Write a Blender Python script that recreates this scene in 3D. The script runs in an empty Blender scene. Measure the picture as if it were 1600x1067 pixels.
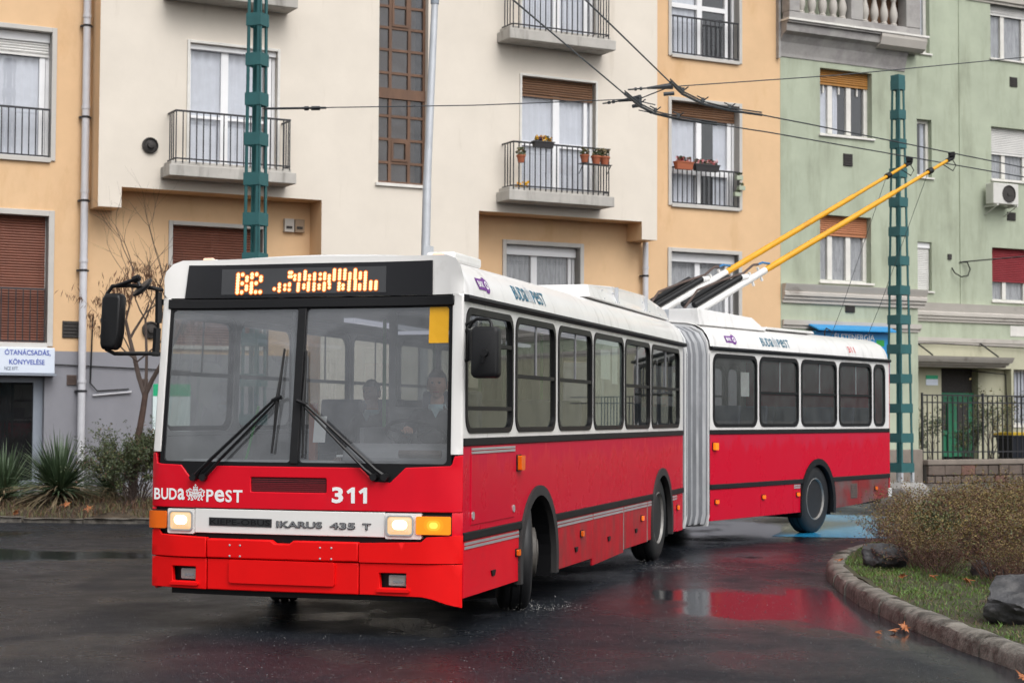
import bpy, bmesh, math, random
import numpy as np
from mathutils import Vector, Matrix, geometry
R = math.radians
sc = bpy.context.scene
col = sc.collection
random.seed(7)
rng = np.random.default_rng(7)

# ------------------------------------------------------------------ camera, sky, sun, exposure
cam_d = bpy.data.cameras.new("camera")
cam = bpy.data.objects.new("camera", cam_d)
col.objects.link(cam)
sc.camera = cam
cam_d.sensor_width = 36.0
cam_d.lens = 2700.0 / 1600.0 * 36.0
cam_d.clip_end = 2000
cam_d.clip_start = 0.1
_p, _r = R(2.46), R(0.26)
fw = Vector((0, math.cos(_p), math.sin(_p)))
r0 = Vector((1, 0, 0)); u0 = r0.cross(fw)
rt = r0 * math.cos(_r) + u0 * math.sin(_r)
up = -r0 * math.sin(_r) + u0 * math.cos(_r)
cam.matrix_world = Matrix(((rt.x, up.x, -fw.x, 0), (rt.y, up.y, -fw.y, 0), (rt.z, up.z, -fw.z, 1.65), (0, 0, 0, 1)))
cam_d.dof.use_dof = True
cam_d.dof.focus_distance = 13.4
cam_d.dof.aperture_fstop = 4.5

SUN_EL, SUN_ROT = R(50), R(150)
world = bpy.data.worlds.new("World")
sc.world = world
world.use_nodes = True
wn = world.node_tree.nodes; wl = world.node_tree.links
wn.clear()
wo = wn.new("ShaderNodeOutputWorld"); bg = wn.new("ShaderNodeBackground")
sky = wn.new("ShaderNodeTexSky"); sky.sky_type = 'NISHITA'; sky.sun_disc = False
sky.sun_elevation = SUN_EL; sky.sun_rotation = SUN_ROT
sky.air_density = 1.0; sky.dust_density = 4.0; sky.ozone_density = 1.0
hs = wn.new("ShaderNodeHueSaturation"); hs.inputs['Saturation'].default_value = 0.16
wl.new(sky.outputs[0], hs.inputs['Color']); wl.new(hs.outputs[0], bg.inputs[0]); wl.new(bg.outputs[0], wo.inputs[0])
bg.inputs[1].default_value = 0.15
sun_d = bpy.data.lights.new("sun", 'SUN'); sun_d.energy = 0.8; sun_d.angle = R(50); sun_d.color = (1, 0.985, 0.965)
sun = bpy.data.objects.new("sun", sun_d); col.objects.link(sun)
sd = Vector((math.sin(SUN_ROT) * math.cos(SUN_EL), math.cos(SUN_ROT) * math.cos(SUN_EL), math.sin(SUN_EL)))
sun.rotation_euler = (-sd).to_track_quat('-Z', 'Y').to_euler()
sc.view_settings.view_transform = 'Standard'
sc.view_settings.look = 'None'
sc.view_settings.gamma = 1.0
sc.view_settings.use_curve_mapping = False
sc.view_settings.exposure = 0.47
sc.cycles.max_bounces = 10
sc.cycles.transparent_max_bounces = 24
sc.cycles.caustics_reflective = False
sc.cycles.caustics_refractive = False

# ------------------------------------------------------------------ materials
MATS = {}
def nodes(name):
    m = bpy.data.materials.new(name); m.use_nodes = True
    nt = m.node_tree
    return m, nt, nt.nodes["Principled BSDF"]

def mat(name, c, rough=0.5, metal=0.0, var=0.08, scale=3.0, stretch=(1, 1, 1), bump=0.0, bscale=60.0, c2=None, fac2=None, coat=0.0, spec=0.5, sub=None):
    """Principled with a noise driven value change, an optional second colour in patches and fine relief."""
    m, nt, b = nodes(name)
    N, L = nt.nodes, nt.links
    tc = N.new("ShaderNodeTexCoord"); mp = N.new("ShaderNodeMapping"); mp.inputs['Scale'].default_value = stretch
    L.new(tc.outputs['Object'], mp.inputs[0])
    nz = N.new("ShaderNodeTexNoise"); nz.inputs['Scale'].default_value = scale; nz.inputs['Detail'].default_value = 6; nz.inputs['Roughness'].default_value = 0.62
    L.new(mp.outputs[0], nz.inputs['Vector'])
    rmp = N.new("ShaderNodeMapRange"); rmp.inputs['From Min'].default_value = 0.3; rmp.inputs['From Max'].default_value = 0.7
    rmp.inputs['To Min'].default_value = 1 - var; rmp.inputs['To Max'].default_value = 1 + var
    L.new(nz.outputs[0], rmp.inputs[0])
    mx = N.new("ShaderNodeMix"); mx.data_type = 'RGBA'; mx.blend_type = 'MULTIPLY'; mx.inputs[0].default_value = 1
    cc = N.new("ShaderNodeCombineColor")
    for i in range(3): L.new(rmp.outputs[0], cc.inputs[i])
    L.new(cc.outputs[0], mx.inputs[7])
    if c2 is not None:
        n2 = N.new("ShaderNodeTexNoise"); n2.inputs['Scale'].default_value = fac2[0]; n2.inputs['Detail'].default_value = 8; n2.inputs['Roughness'].default_value = 0.65
        mp2 = N.new("ShaderNodeMapping"); mp2.inputs['Scale'].default_value = fac2[3] if len(fac2) > 3 else (1, 1, 1); mp2.inputs['Location'].default_value = (3.1, 1.7, 5.3)
        L.new(tc.outputs['Object'], mp2.inputs[0]); L.new(mp2.outputs[0], n2.inputs['Vector'])
        r2 = N.new("ShaderNodeMapRange"); r2.inputs['From Min'].default_value = fac2[1]; r2.inputs['From Max'].default_value = fac2[2]
        L.new(n2.outputs[0], r2.inputs[0])
        m2 = N.new("ShaderNodeMix"); m2.data_type = 'RGBA'
        m2.inputs[6].default_value = (*c, 1); m2.inputs[7].default_value = (*c2, 1)
        L.new(r2.outputs[0], m2.inputs[0]); L.new(m2.outputs[2], mx.inputs[6])
    else:
        mx.inputs[6].default_value = (*c, 1)
    L.new(mx.outputs[2], b.inputs['Base Color'])
    b.inputs['Roughness'].default_value = rough; b.inputs['Metallic'].default_value = metal
    b.inputs['Specular IOR Level'].default_value = spec
    if coat: b.inputs['Coat Weight'].default_value = coat; b.inputs['Coat Roughness'].default_value = 0.08
    if bump:
        nb = N.new("ShaderNodeTexNoise"); nb.inputs['Scale'].default_value = bscale; nb.inputs['Detail'].default_value = 4
        L.new(tc.outputs['Object'], nb.inputs['Vector'])
        bp = N.new("ShaderNodeBump"); bp.inputs['Strength'].default_value = bump; bp.inputs['Distance'].default_value = 0.01
        L.new(nb.outputs[0], bp.inputs['Height']); L.new(bp.outputs[0], b.inputs['Normal'])
    MATS[name] = m
    return m

def emis(name, c, s, base=(0.5, 0.5, 0.5)):
    m, nt, b = nodes(name)
    b.inputs['Base Color'].default_value = (*base, 1); b.inputs['Emission Color'].default_value = (*c, 1); b.inputs['Emission Strength'].default_value = s
    b.inputs['Roughness'].default_value = 0.2
    MATS[name] = m
    return m

def glass(name, tint, refl_ior=1.5, dirt_haze=0.05, dirt_haze_col=(0.3, 0.3, 0.29), rough=0.0, wav=0.0, boost=1.0):
    """Thin pane: tinted transmission, Fresnel reflection, a film of dirt and drops."""
    m = bpy.data.materials.new(name); m.use_nodes = True
    nt = m.node_tree; N, L = nt.nodes, nt.links; N.clear()
    out = N.new("ShaderNodeOutputMaterial")
    tr = N.new("ShaderNodeBsdfTransparent"); tr.inputs[0].default_value = (*tint, 1)
    gl = N.new("ShaderNodeBsdfGlossy"); gl.inputs['Roughness'].default_value = rough; gl.inputs[0].default_value = (0.95, 0.97, 1, 1)
    fr = N.new("ShaderNodeFresnel"); fr.inputs['IOR'].default_value = refl_ior
    ge = N.new("ShaderNodeNewGeometry"); ma = N.new("ShaderNodeMath"); ma.operation = 'MULTIPLY_ADD'; ma.inputs[1].default_value = 1 / refl_ior - refl_ior; ma.inputs[2].default_value = refl_ior
    L.new(ge.outputs['Backfacing'], ma.inputs[0]); L.new(ma.outputs[0], fr.inputs['IOR'])
    mu = N.new("ShaderNodeMath"); mu.operation = 'MULTIPLY'; mu.inputs[1].default_value = boost; mu.use_clamp = True
    L.new(fr.outputs[0], mu.inputs[0])
    # the pane is one sheet: front and back faces reflect alike
    df = N.new("ShaderNodeBsdfDiffuse"); df.inputs[0].default_value = (*dirt_haze_col, 1)
    tc = N.new("ShaderNodeTexCoord"); nz = N.new("ShaderNodeTexNoise"); nz.inputs['Scale'].default_value = 5; nz.inputs['Detail'].default_value = 8; nz.inputs['Roughness'].default_value = 0.7
    L.new(tc.outputs['Object'], nz.inputs['Vector'])
    mr = N.new("ShaderNodeMapRange"); mr.inputs['From Min'].default_value = 0.3; mr.inputs['From Max'].default_value = 0.75; mr.inputs['To Min'].default_value = dirt_haze * 0.5; mr.inputs['To Max'].default_value = dirt_haze * 1.6
    L.new(nz.outputs[0], mr.inputs[0])
    a = N.new("ShaderNodeMixShader"); L.new(mr.outputs[0], a.inputs[0]); L.new(tr.outputs[0], a.inputs[1]); L.new(df.outputs[0], a.inputs[2])
    c = N.new("ShaderNodeMixShader"); L.new(mu.outputs[0], c.inputs[0]); L.new(a.outputs[0], c.inputs[1]); L.new(gl.outputs[0], c.inputs[2])
    if wav:
        nb = N.new("ShaderNodeTexNoise"); nb.inputs['Scale'].default_value = 1.3; nb.inputs['Detail'].default_value = 1
        L.new(tc.outputs['Object'], nb.inputs['Vector'])
        bp = N.new("ShaderNodeBump"); bp.inputs['Strength'].default_value = wav; bp.inputs['Distance'].default_value = 0.02
        L.new(nb.outputs[0], bp.inputs['Height']); L.new(bp.outputs[0], gl.inputs['Normal'])
    L.new(c.outputs[0], out.inputs[0])
    MATS[name] = m
    return m

mat('cream', (0.68, 0.62, 0.54), 0.9, var=0.05, scale=0.9, bump=0.15, bscale=45, c2=(0.54, 0.48, 0.40), fac2=(1.3, 0.60, 0.84, (2.2, 2.2, 0.30)))
mat('orange', (0.67, 0.45, 0.26), 0.9, var=0.06, scale=1.2, bump=0.15, bscale=45, c2=(0.55, 0.34, 0.17), fac2=(1.0, 0.55, 0.8, (1.4, 1.4, 0.5)))
mat('plinth_grey', (0.235, 0.235, 0.26), 0.85, var=0.08, scale=1.5, bump=0.15, bscale=45)
mat('green_plaster', (0.385, 0.425, 0.325), 0.92, var=0.09, scale=1.4, bump=0.25, bscale=40, c2=(0.245, 0.265, 0.195), fac2=(0.9, 0.47, 0.80, (2.2, 2.2, 0.45)))
mat('beige_plaster', (0.42, 0.41, 0.30), 0.92, var=0.07, scale=1.5, bump=0.2, bscale=40, c2=(0.30, 0.29, 0.21), fac2=(1.2, 0.5, 0.75, (1.5, 1.5, 0.5)))
mat('bare_render', (0.36, 0.345, 0.33), 0.95, var=0.12, scale=2.0, bump=0.4, bscale=30, c2=(0.27, 0.255, 0.25), fac2=(1.6, 0.45, 0.6))
mat('moulding', (0.47, 0.44, 0.40), 0.9, var=0.07, scale=2, bump=0.2, bscale=35, c2=(0.20, 0.17, 0.145), fac2=(1.7, 0.58, 0.75, (0.8, 0.8, 2.0)))
mat('slab', (0.42, 0.40, 0.37), 0.9, var=0.10, scale=3, bump=0.25, bscale=40, c2=(0.20, 0.19, 0.17), fac2=(2.5, 0.5, 0.75, (2.0, 2.0, 0.3)))
mat('trim', (0.50, 0.48, 0.45), 0.85, var=0.06, scale=3, bump=0.1)
mat('pvc', (0.78, 0.78, 0.79), 0.35, var=0.03)
mat('old_white', (0.66, 0.64, 0.60), 0.6, var=0.08, scale=6)
mat('curtain', (0.58, 0.60, 0.66), 0.9, var=0.05, scale=4)
mat('lace', (0.30, 0.305, 0.32), 0.95, var=0.35, scale=9, stretch=(2.5, 1, 0.35))
mat('dark_room', (0.035, 0.035, 0.04), 0.9)
mat('shutter_red', (0.17, 0.055, 0.03), 0.55, var=0.12, scale=5)
mat('shutter_crimson', (0.23, 0.018, 0.025), 0.5, var=0.08)
mat('shutter_wood', (0.155, 0.075, 0.035), 0.6, var=0.3, scale=5, stretch=(0.3, 1, 6))
mat('shutter_amber', (0.36, 0.165, 0.035), 0.5, var=0.12)
mat('shutter_orange', (0.44, 0.18, 0.085), 0.5, var=0.12)
mat('shutter_white', (0.66, 0.65, 0.63), 0.5, var=0.05)
mat('stair_wood', (0.125, 0.064, 0.036), 0.6, var=0.25, scale=6, stretch=(1, 1, 0.3))
mat('rail', (0.018, 0.018, 0.022), 0.45, var=0.1)
mat('pipe', (0.55, 0.55, 0.58), 0.45, 0.0, var=0.08, scale=4)
mat('galv', (0.52, 0.54, 0.57), 0.45, 0.35, var=0.08, scale=5)
mat('vent_dark', (0.04, 0.036, 0.034), 0.8, var=0.3, scale=14)
mat('vent_brown', (0.10, 0.07, 0.06), 0.8, var=0.2, scale=14)
mat('meter_brown', (0.28, 0.20, 0.13), 0.6)
mat('aluminium', (0.26, 0.29, 0.34), 0.5, 0.2)
mat('sign_white', (0.66, 0.72, 0.82), 0.35, var=0.02)
mat('sign_blue_text', (0.03, 0.07, 0.40), 0.5)
mat('sign_dark_text', (0.03, 0.06, 0.13), 0.5)
mat('sign_cyan', (0.015, 0.25, 0.55), 0.4, var=0.05)
mat('sign_green', (0.01, 0.36, 0.17), 0.4, var=0.05)
mat('sign_pale', (0.62, 0.72, 0.72), 0.4)
mat('door_green', (0.018, 0.15, 0.075), 0.45, var=0.15)
mat('ac_white', (0.58, 0.57, 0.54), 0.5)
mat('pole_green', (0.024, 0.108, 0.112), 0.5, var=0.12, scale=5)
mat('concrete', (0.30, 0.29, 0.275), 0.85, var=0.15, scale=4, bump=0.4, bscale=30, c2=(0.19, 0.185, 0.175), fac2=(2, 0.5, 0.7))
mat('kerb', (0.20, 0.18, 0.155), 0.5, var=0.35, scale=6, bump=0.9, bscale=40, c2=(0.055, 0.048, 0.038), fac2=(6, 0.44, 0.62))
mat('stone', (0.105, 0.080, 0.066), 0.8, var=0.3, scale=4, bump=0.6, bscale=18)
mat('stone_red', (0.135, 0.068, 0.052), 0.8, var=0.3, scale=4, bump=0.6, bscale=18)
mat('mortar', (0.075, 0.068, 0.06), 0.9, var=0.2, bump=0.4)
mat('coping', (0.19, 0.16, 0.135), 0.8, var=0.15, scale=4, bump=0.4, bscale=25)
mat('rock', (0.040, 0.040, 0.043), 0.55, var=0.40, scale=9, bump=0.9, bscale=24, c2=(0.082, 0.078, 0.077), fac2=(7, 0.48, 0.72))
mat('soil', (0.050, 0.036, 0.025), 0.85, var=0.35, scale=9, bump=1.0, bscale=25, c2=(0.085, 0.062, 0.038), fac2=(4, 0.4, 0.65))
mat('turf', (0.040, 0.044, 0.016), 0.85, var=0.3, scale=8, bump=1.0, bscale=35, c2=(0.060, 0.043, 0.026), fac2=(3, 0.45, 0.62))
mat('grit_pale', (0.21, 0.21, 0.212), 0.7, spec=0.1)
mat('grit_dark', (0.06, 0.06, 0.062), 0.7, spec=0.1)
mat('pavement', (0.12, 0.115, 0.11), 0.35, var=0.15, scale=3, bump=0.2)
mat('blade_green', (0.085, 0.165, 0.022), 0.5, var=0.35, scale=5)
mat('blade_dry', (0.16, 0.12, 0.058), 0.7, var=0.3, scale=5)
mat('yucca', (0.068, 0.105, 0.055), 0.45, var=0.3, scale=6)
mat('yucca_dry', (0.22, 0.17, 0.10), 0.8, var=0.2)
mat('bark', (0.07, 0.042, 0.032), 0.85, var=0.25, scale=9, bump=0.6, bscale=25)
mat('twig', (0.062, 0.042, 0.034), 0.8, var=0.25)
mat('twig_red', (0.125, 0.070, 0.055), 0.8, var=0.3, scale=8)
mat('pod', (0.13, 0.062, 0.032), 0.8, var=0.3)
mat('leaf_shrub', (0.048, 0.066, 0.026), 0.5, var=0.4, scale=5)
mat('leaf_yellow', (0.175, 0.125, 0.034), 0.6, var=0.35, scale=4)
mat('leaf_rust', (0.105, 0.046, 0.026), 0.7, var=0.35, scale=4)
mat('leaf_olive', (0.085, 0.10, 0.032), 0.6, var=0.35, scale=4)
mat('dead_leaf', (0.42, 0.15, 0.055), 0.6, var=0.3, scale=14)
mat('rose_leaf', (0.055, 0.085, 0.045), 0.5, var=0.3)
mat('terracotta', (0.36, 0.105, 0.048), 0.7, var=0.12)
mat('planter_black', (0.035, 0.033, 0.035), 0.5)
mat('petal_yellow', (0.80, 0.43, 0.01), 0.6, var=0.12, scale=20)
mat('petal_purple', (0.05, 0.02, 0.09), 0.6)
mat('petal_red', (0.38, 0.05, 0.055), 0.6, var=0.3, scale=20)
mat('petal_pink', (0.60, 0.28, 0.28), 0.6, var=0.2)
mat('patch_blue', (0.015, 0.22, 0.42), 0.2, var=0.3, scale=4)
mat('green_paint', (0.02, 0.22, 0.05), 0.25, var=0.3, scale=4)
# bus
mat('bus_white', (0.74, 0.73, 0.715), 0.32, var=0.05, scale=2.2, coat=0.3, c2=(0.40, 0.385, 0.36), fac2=(2.0, 0.55, 0.85, (1.5, 3.5, 0.6)))
mat('bus_white_front', (0.76, 0.745, 0.72), 0.3, var=0.03, coat=0.3, c2=(0.58, 0.56, 0.52), fac2=(3, 0.62, 0.85))
mat('bumper_red', (0.74, 0.0035, 0.004), 0.45, var=0.05, scale=3, spec=0.22)
mat('front_red', (0.66, 0.003, 0.016), 0.36, var=0.05, scale=3, spec=0.3, c2=(0.60, 0.012, 0.026), fac2=(2.5, 0.56, 0.7))
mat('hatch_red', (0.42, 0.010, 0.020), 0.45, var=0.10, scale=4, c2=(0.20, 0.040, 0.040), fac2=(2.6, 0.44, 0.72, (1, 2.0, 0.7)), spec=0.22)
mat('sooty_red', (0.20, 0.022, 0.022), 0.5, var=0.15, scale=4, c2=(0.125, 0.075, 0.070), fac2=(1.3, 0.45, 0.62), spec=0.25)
mat('rubber', (0.008, 0.008, 0.009), 0.55, var=0.2, scale=10, spec=0.3)
mat('black_plastic', (0.008, 0.008, 0.009), 0.42, var=0.15, spec=0.35)
mat('gasket', (0.005, 0.005, 0.006), 0.45, spec=0.3)
mat('dusty_black', (0.024, 0.022, 0.022), 0.7, var=0.2, scale=6)
mat('tyre', (0.011, 0.011, 0.012), 0.55, var=0.25, scale=14)
mat('rim', (0.26, 0.25, 0.235), 0.5, 0.3, var=0.25, scale=8)
mat('rim_dirty', (0.075, 0.068, 0.060), 0.6, 0.1, var=0.4, scale=10)
mat('chrome', (0.66, 0.66, 0.68), 0.22, 0.9)
mat('alu_strip', (0.55, 0.56, 0.57), 0.38, 0.6, var=0.1)
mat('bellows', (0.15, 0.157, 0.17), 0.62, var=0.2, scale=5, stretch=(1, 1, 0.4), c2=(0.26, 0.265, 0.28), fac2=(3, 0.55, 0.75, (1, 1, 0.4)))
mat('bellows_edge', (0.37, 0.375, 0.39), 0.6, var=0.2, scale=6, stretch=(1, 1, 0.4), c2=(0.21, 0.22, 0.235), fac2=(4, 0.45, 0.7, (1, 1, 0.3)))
mat('bellows_hoop', (0.66, 0.66, 0.66), 0.5, var=0.1)
mat('interior', (0.33, 0.335, 0.34), 0.7, var=0.05)
mat('interior_dark', (0.06, 0.062, 0.066), 0.7)
mat('seat_blue', (0.05, 0.06, 0.10), 0.8, var=0.2, scale=20)
mat('seat_shell', (0.25, 0.25, 0.26), 0.5)
mat('rail_green', (0.03, 0.33, 0.06), 0.35)
mat('rail_orange', (0.6, 0.13, 0.03), 0.4)
mat('display_dark', (0.007, 0.007, 0.009), 0.3, var=0.2, spec=0.35)
mat('display_grey', (0.040, 0.041, 0.044), 0.3, var=0.1)
mat('text_white', (0.85, 0.85, 0.85), 0.4, var=0.02)
mat('text_blue', (0.02, 0.12, 0.19), 0.5, var=0.1)
mat('text_grey', (0.46, 0.50, 0.53), 0.5)
mat('text_red', (0.60, 0.04, 0.05), 0.5)
mat('purple', (0.14, 0.025, 0.22), 0.5)
mat('plate_black', (0.022, 0.022, 0.024), 0.5)
mat('grille_red', (0.15, 0.006, 0.012), 0.7, var=0.3, scale=60)
mat('sticker_yellow', (0.80, 0.41, 0.012), 0.5, var=0.03)
mat('pole_yellow', (0.72, 0.34, 0.012), 0.42, var=0.10, scale=4, c2=(0.50, 0.22, 0.02), fac2=(3, 0.6, 0.75))
mat('amber', (0.75, 0.13, 0.005), 0.25, var=0.06)
mat('wire', (0.045, 0.05, 0.055), 0.5, 0.3)
mat('blue_cable', (0.03, 0.18, 0.42), 0.5)
mat('paper', (0.80, 0.80, 0.80), 0.8)
mat('skin', (0.46, 0.25, 0.18), 0.55, var=0.06)
mat('hair', (0.025, 0.018, 0.014), 0.6)
mat('jacket', (0.018, 0.018, 0.025), 0.8)
mat('shirt', (0.36, 0.50, 0.56), 0.8)
mat('trouser', (0.03, 0.03, 0.035), 0.8)
mat('bin_black', (0.013, 0.016, 0.024), 0.45)
mat('bin_yellow', (0.62, 0.42, 0.03), 0.4)
mat('bin_blue', (0.04, 0.22, 0.42), 0.4)
emis('led', (1.0, 0.37, 0.055), 1.9)
emis('led_halo', (1.0, 0.20, 0.008), 0.42, (0.3, 0.06, 0.01))  # glow around the LED dots, put into a surface of its own
emis('bulb', (1.0, 0.80, 0.46), 2.0, (0.8, 0.8, 0.8))
emis('headlamp', (1.0, 0.60, 0.26), 0.62, (0.25, 0.23, 0.2))
emis('amber_lit', (1.0, 0.21, 0.008), 0.55, (0.8, 0.2, 0.01))
emis('amber_core', (1.0, 0.50, 0.08), 1.2, (0.8, 0.2, 0.01))
emis('amber_mid', (1.0, 0.26, 0.012), 0.60, (0.8, 0.2, 0.01))
emis('amber_warm', (1.0, 0.34, 0.025), 0.85, (0.8, 0.2, 0.01))
emis('marker_lit', (1.0, 0.17, 0.01), 0.35, (0.8, 0.15, 0.01))
emis('roof_lamp', (1.0, 0.55, 0.30), 0.4, (0.8, 0.5, 0.4))
emis('tube_light', (0.85, 0.85, 1.0), 0.35)
glass('window_glass', (0.97, 0.975, 0.98), 1.75, 0.09, (0.40, 0.41, 0.43), wav=0.02)
glass('stair_glass', (0.35, 0.36, 0.38), 1.6, 0.30, (0.16, 0.16, 0.17))
glass('shop_glass', (0.35, 0.37, 0.40), 1.6, 0.10, (0.12, 0.12, 0.13))
glass('bus_glass', (0.50, 0.52, 0.50), 1.42, 0.06, (0.12, 0.13, 0.11), wav=0.015)
glass('rear_glass', (0.66, 0.68, 0.67), 1.85, 0.22, (0.20, 0.215, 0.21), wav=0.015)  # film paler than on the side glass, standing in for reflections in the panes
glass('door_glass', (0.50, 0.56, 0.53), 1.7, 0.22, (0.34, 0.42, 0.38))
glass('windscreen_glass', (0.60, 0.62, 0.63), 1.85, 0.15, (0.37, 0.38, 0.40), wav=0.02)
glass('lens', (0.9, 0.9, 0.9), 1.5, 0.02)

def windscreen():
    m = bpy.data.materials['windscreen_glass']; N, L = m.node_tree.nodes, m.node_tree.links
    tc = [q for q in N if q.type == 'TEX_COORD'][0]; mr = [q for q in N if q.type == 'MAP_RANGE'][0]; a = [q for q in N if q.type == 'MIX_SHADER'][0]
    def vm(x, y):
        n = N.new('ShaderNodeVectorMath'); n.operation = 'DISTANCE'
        mp = N.new('ShaderNodeVectorMath'); mp.operation = 'MULTIPLY'; mp.inputs[1].default_value = (1, 0, 1); L.new(tc.outputs['Object'], mp.inputs[0])
        L.new(mp.outputs[0], n.inputs[0]); n.inputs[1].default_value = (x, 0, y); return n.outputs['Value']
    def mt(op, x, y):
        n = N.new('ShaderNodeMath'); n.operation = op; n.use_clamp = op == 'MULTIPLY'
        for i, q in enumerate((x, y)):
            if isinstance(q, (int, float)): n.inputs[i].default_value = q
            else: L.new(q, n.inputs[i])
        return n.outputs[0]
    out = None
    for x, z in ((-0.88, 1.17), (0.70, 1.19)):
        r = N.new('ShaderNodeMapRange'); r.inputs['From Min'].default_value = 1.20; r.inputs['From Max'].default_value = 1.235; L.new(vm(x, z), r.inputs[0])
        out = r.outputs[0] if out is None else mt('MINIMUM', out, r.outputs[0])
    vo = N.new('ShaderNodeTexVoronoi'); vo.inputs['Scale'].default_value = 34; L.new(tc.outputs['Object'], vo.inputs['Vector'])
    sc_ = N.new('ShaderNodeSeparateColor'); L.new(vo.outputs['Color'], sc_.inputs[0])
    dr = N.new('ShaderNodeMapRange'); dr.inputs['From Min'].default_value = 0.10; dr.inputs['From Max'].default_value = 0.20; dr.inputs['To Min'].default_value = 1; dr.inputs['To Max'].default_value = 0; L.new(vo.outputs['Distance'], dr.inputs[0])
    pk = N.new('ShaderNodeMapRange'); pk.inputs['From Min'].default_value = 0.72; pk.inputs['From Max'].default_value = 0.76; L.new(sc_.outputs[0], pk.inputs[0])
    film = mt('ADD', mr.outputs[0], mt('MULTIPLY', out, 0.10))
    film = mt('ADD', film, mt('MULTIPLY', mt('MULTIPLY', dr.outputs[0], pk.outputs[0]), 0.16))
    L.new(film, a.inputs[0])
windscreen()

def red_side():
    """Side paint: clean wet red below, a dustier dry band whose lower edge runs in drips."""
    m, nt, b = nodes('side_red'); N, L = nt.nodes, nt.links
    tc = N.new("ShaderNodeTexCoord"); sp = N.new("ShaderNodeSeparateXYZ"); L.new(tc.outputs['Object'], sp.inputs[0])
    mp = N.new("ShaderNodeMapping"); mp.inputs['Scale'].default_value = (1, 5.5, 0.5); L.new(tc.outputs['Object'], mp.inputs[0])
    nz = N.new("ShaderNodeTexNoise"); nz.inputs['Scale'].default_value = 1.3; nz.inputs['Detail'].default_value = 7; nz.inputs['Roughness'].default_value = 0.65; L.new(mp.outputs[0], nz.inputs['Vector'])
    ad = N.new("ShaderNodeMath"); ad.operation = 'MULTIPLY_ADD'; ad.inputs[1].default_value = 0.75; L.new(nz.outputs[0], ad.inputs[0]); L.new(sp.outputs[2], ad.inputs[2])
    mr = N.new("ShaderNodeMapRange"); mr.inputs['From Min'].default_value = 1.62; mr.inputs['From Max'].default_value = 1.72; L.new(ad.outputs[0], mr.inputs[0])
    n2 = N.new("ShaderNodeTexNoise"); n2.inputs['Scale'].default_value = 2.6; n2.inputs['Detail'].default_value = 6; L.new(tc.outputs['Object'], n2.inputs['Vector'])
    m2 = N.new("ShaderNodeMapRange"); m2.inputs['From Min'].default_value = 0.35; m2.inputs['From Max'].default_value = 0.7; m2.inputs['To Max'].default_value = 0.18; L.new(n2.outputs[0], m2.inputs[0])
    mx = N.new("ShaderNodeMath"); mx.operation = 'MAXIMUM'; L.new(mr.outputs[0], mx.inputs[0]); L.new(m2.outputs[0], mx.inputs[1])
    mc = N.new("ShaderNodeMix"); mc.data_type = 'RGBA'; mc.inputs[6].default_value = (0.54, 0.003, 0.024, 1); mc.inputs[7].default_value = (0.50, 0.014, 0.042, 1)
    L.new(mx.outputs[0], mc.inputs[0]); L.new(mc.outputs[2], b.inputs['Base Color'])
    b.inputs['Specular IOR Level'].default_value = 0.14
    rr_ = N.new("ShaderNodeMapRange"); rr_.inputs['To Min'].default_value = 0.26; rr_.inputs['To Max'].default_value = 0.5; L.new(mx.outputs[0], rr_.inputs[0]); L.new(rr_.outputs[0], b.inputs['Roughness'])
    MATS['side_red'] = m
red_side()

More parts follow.
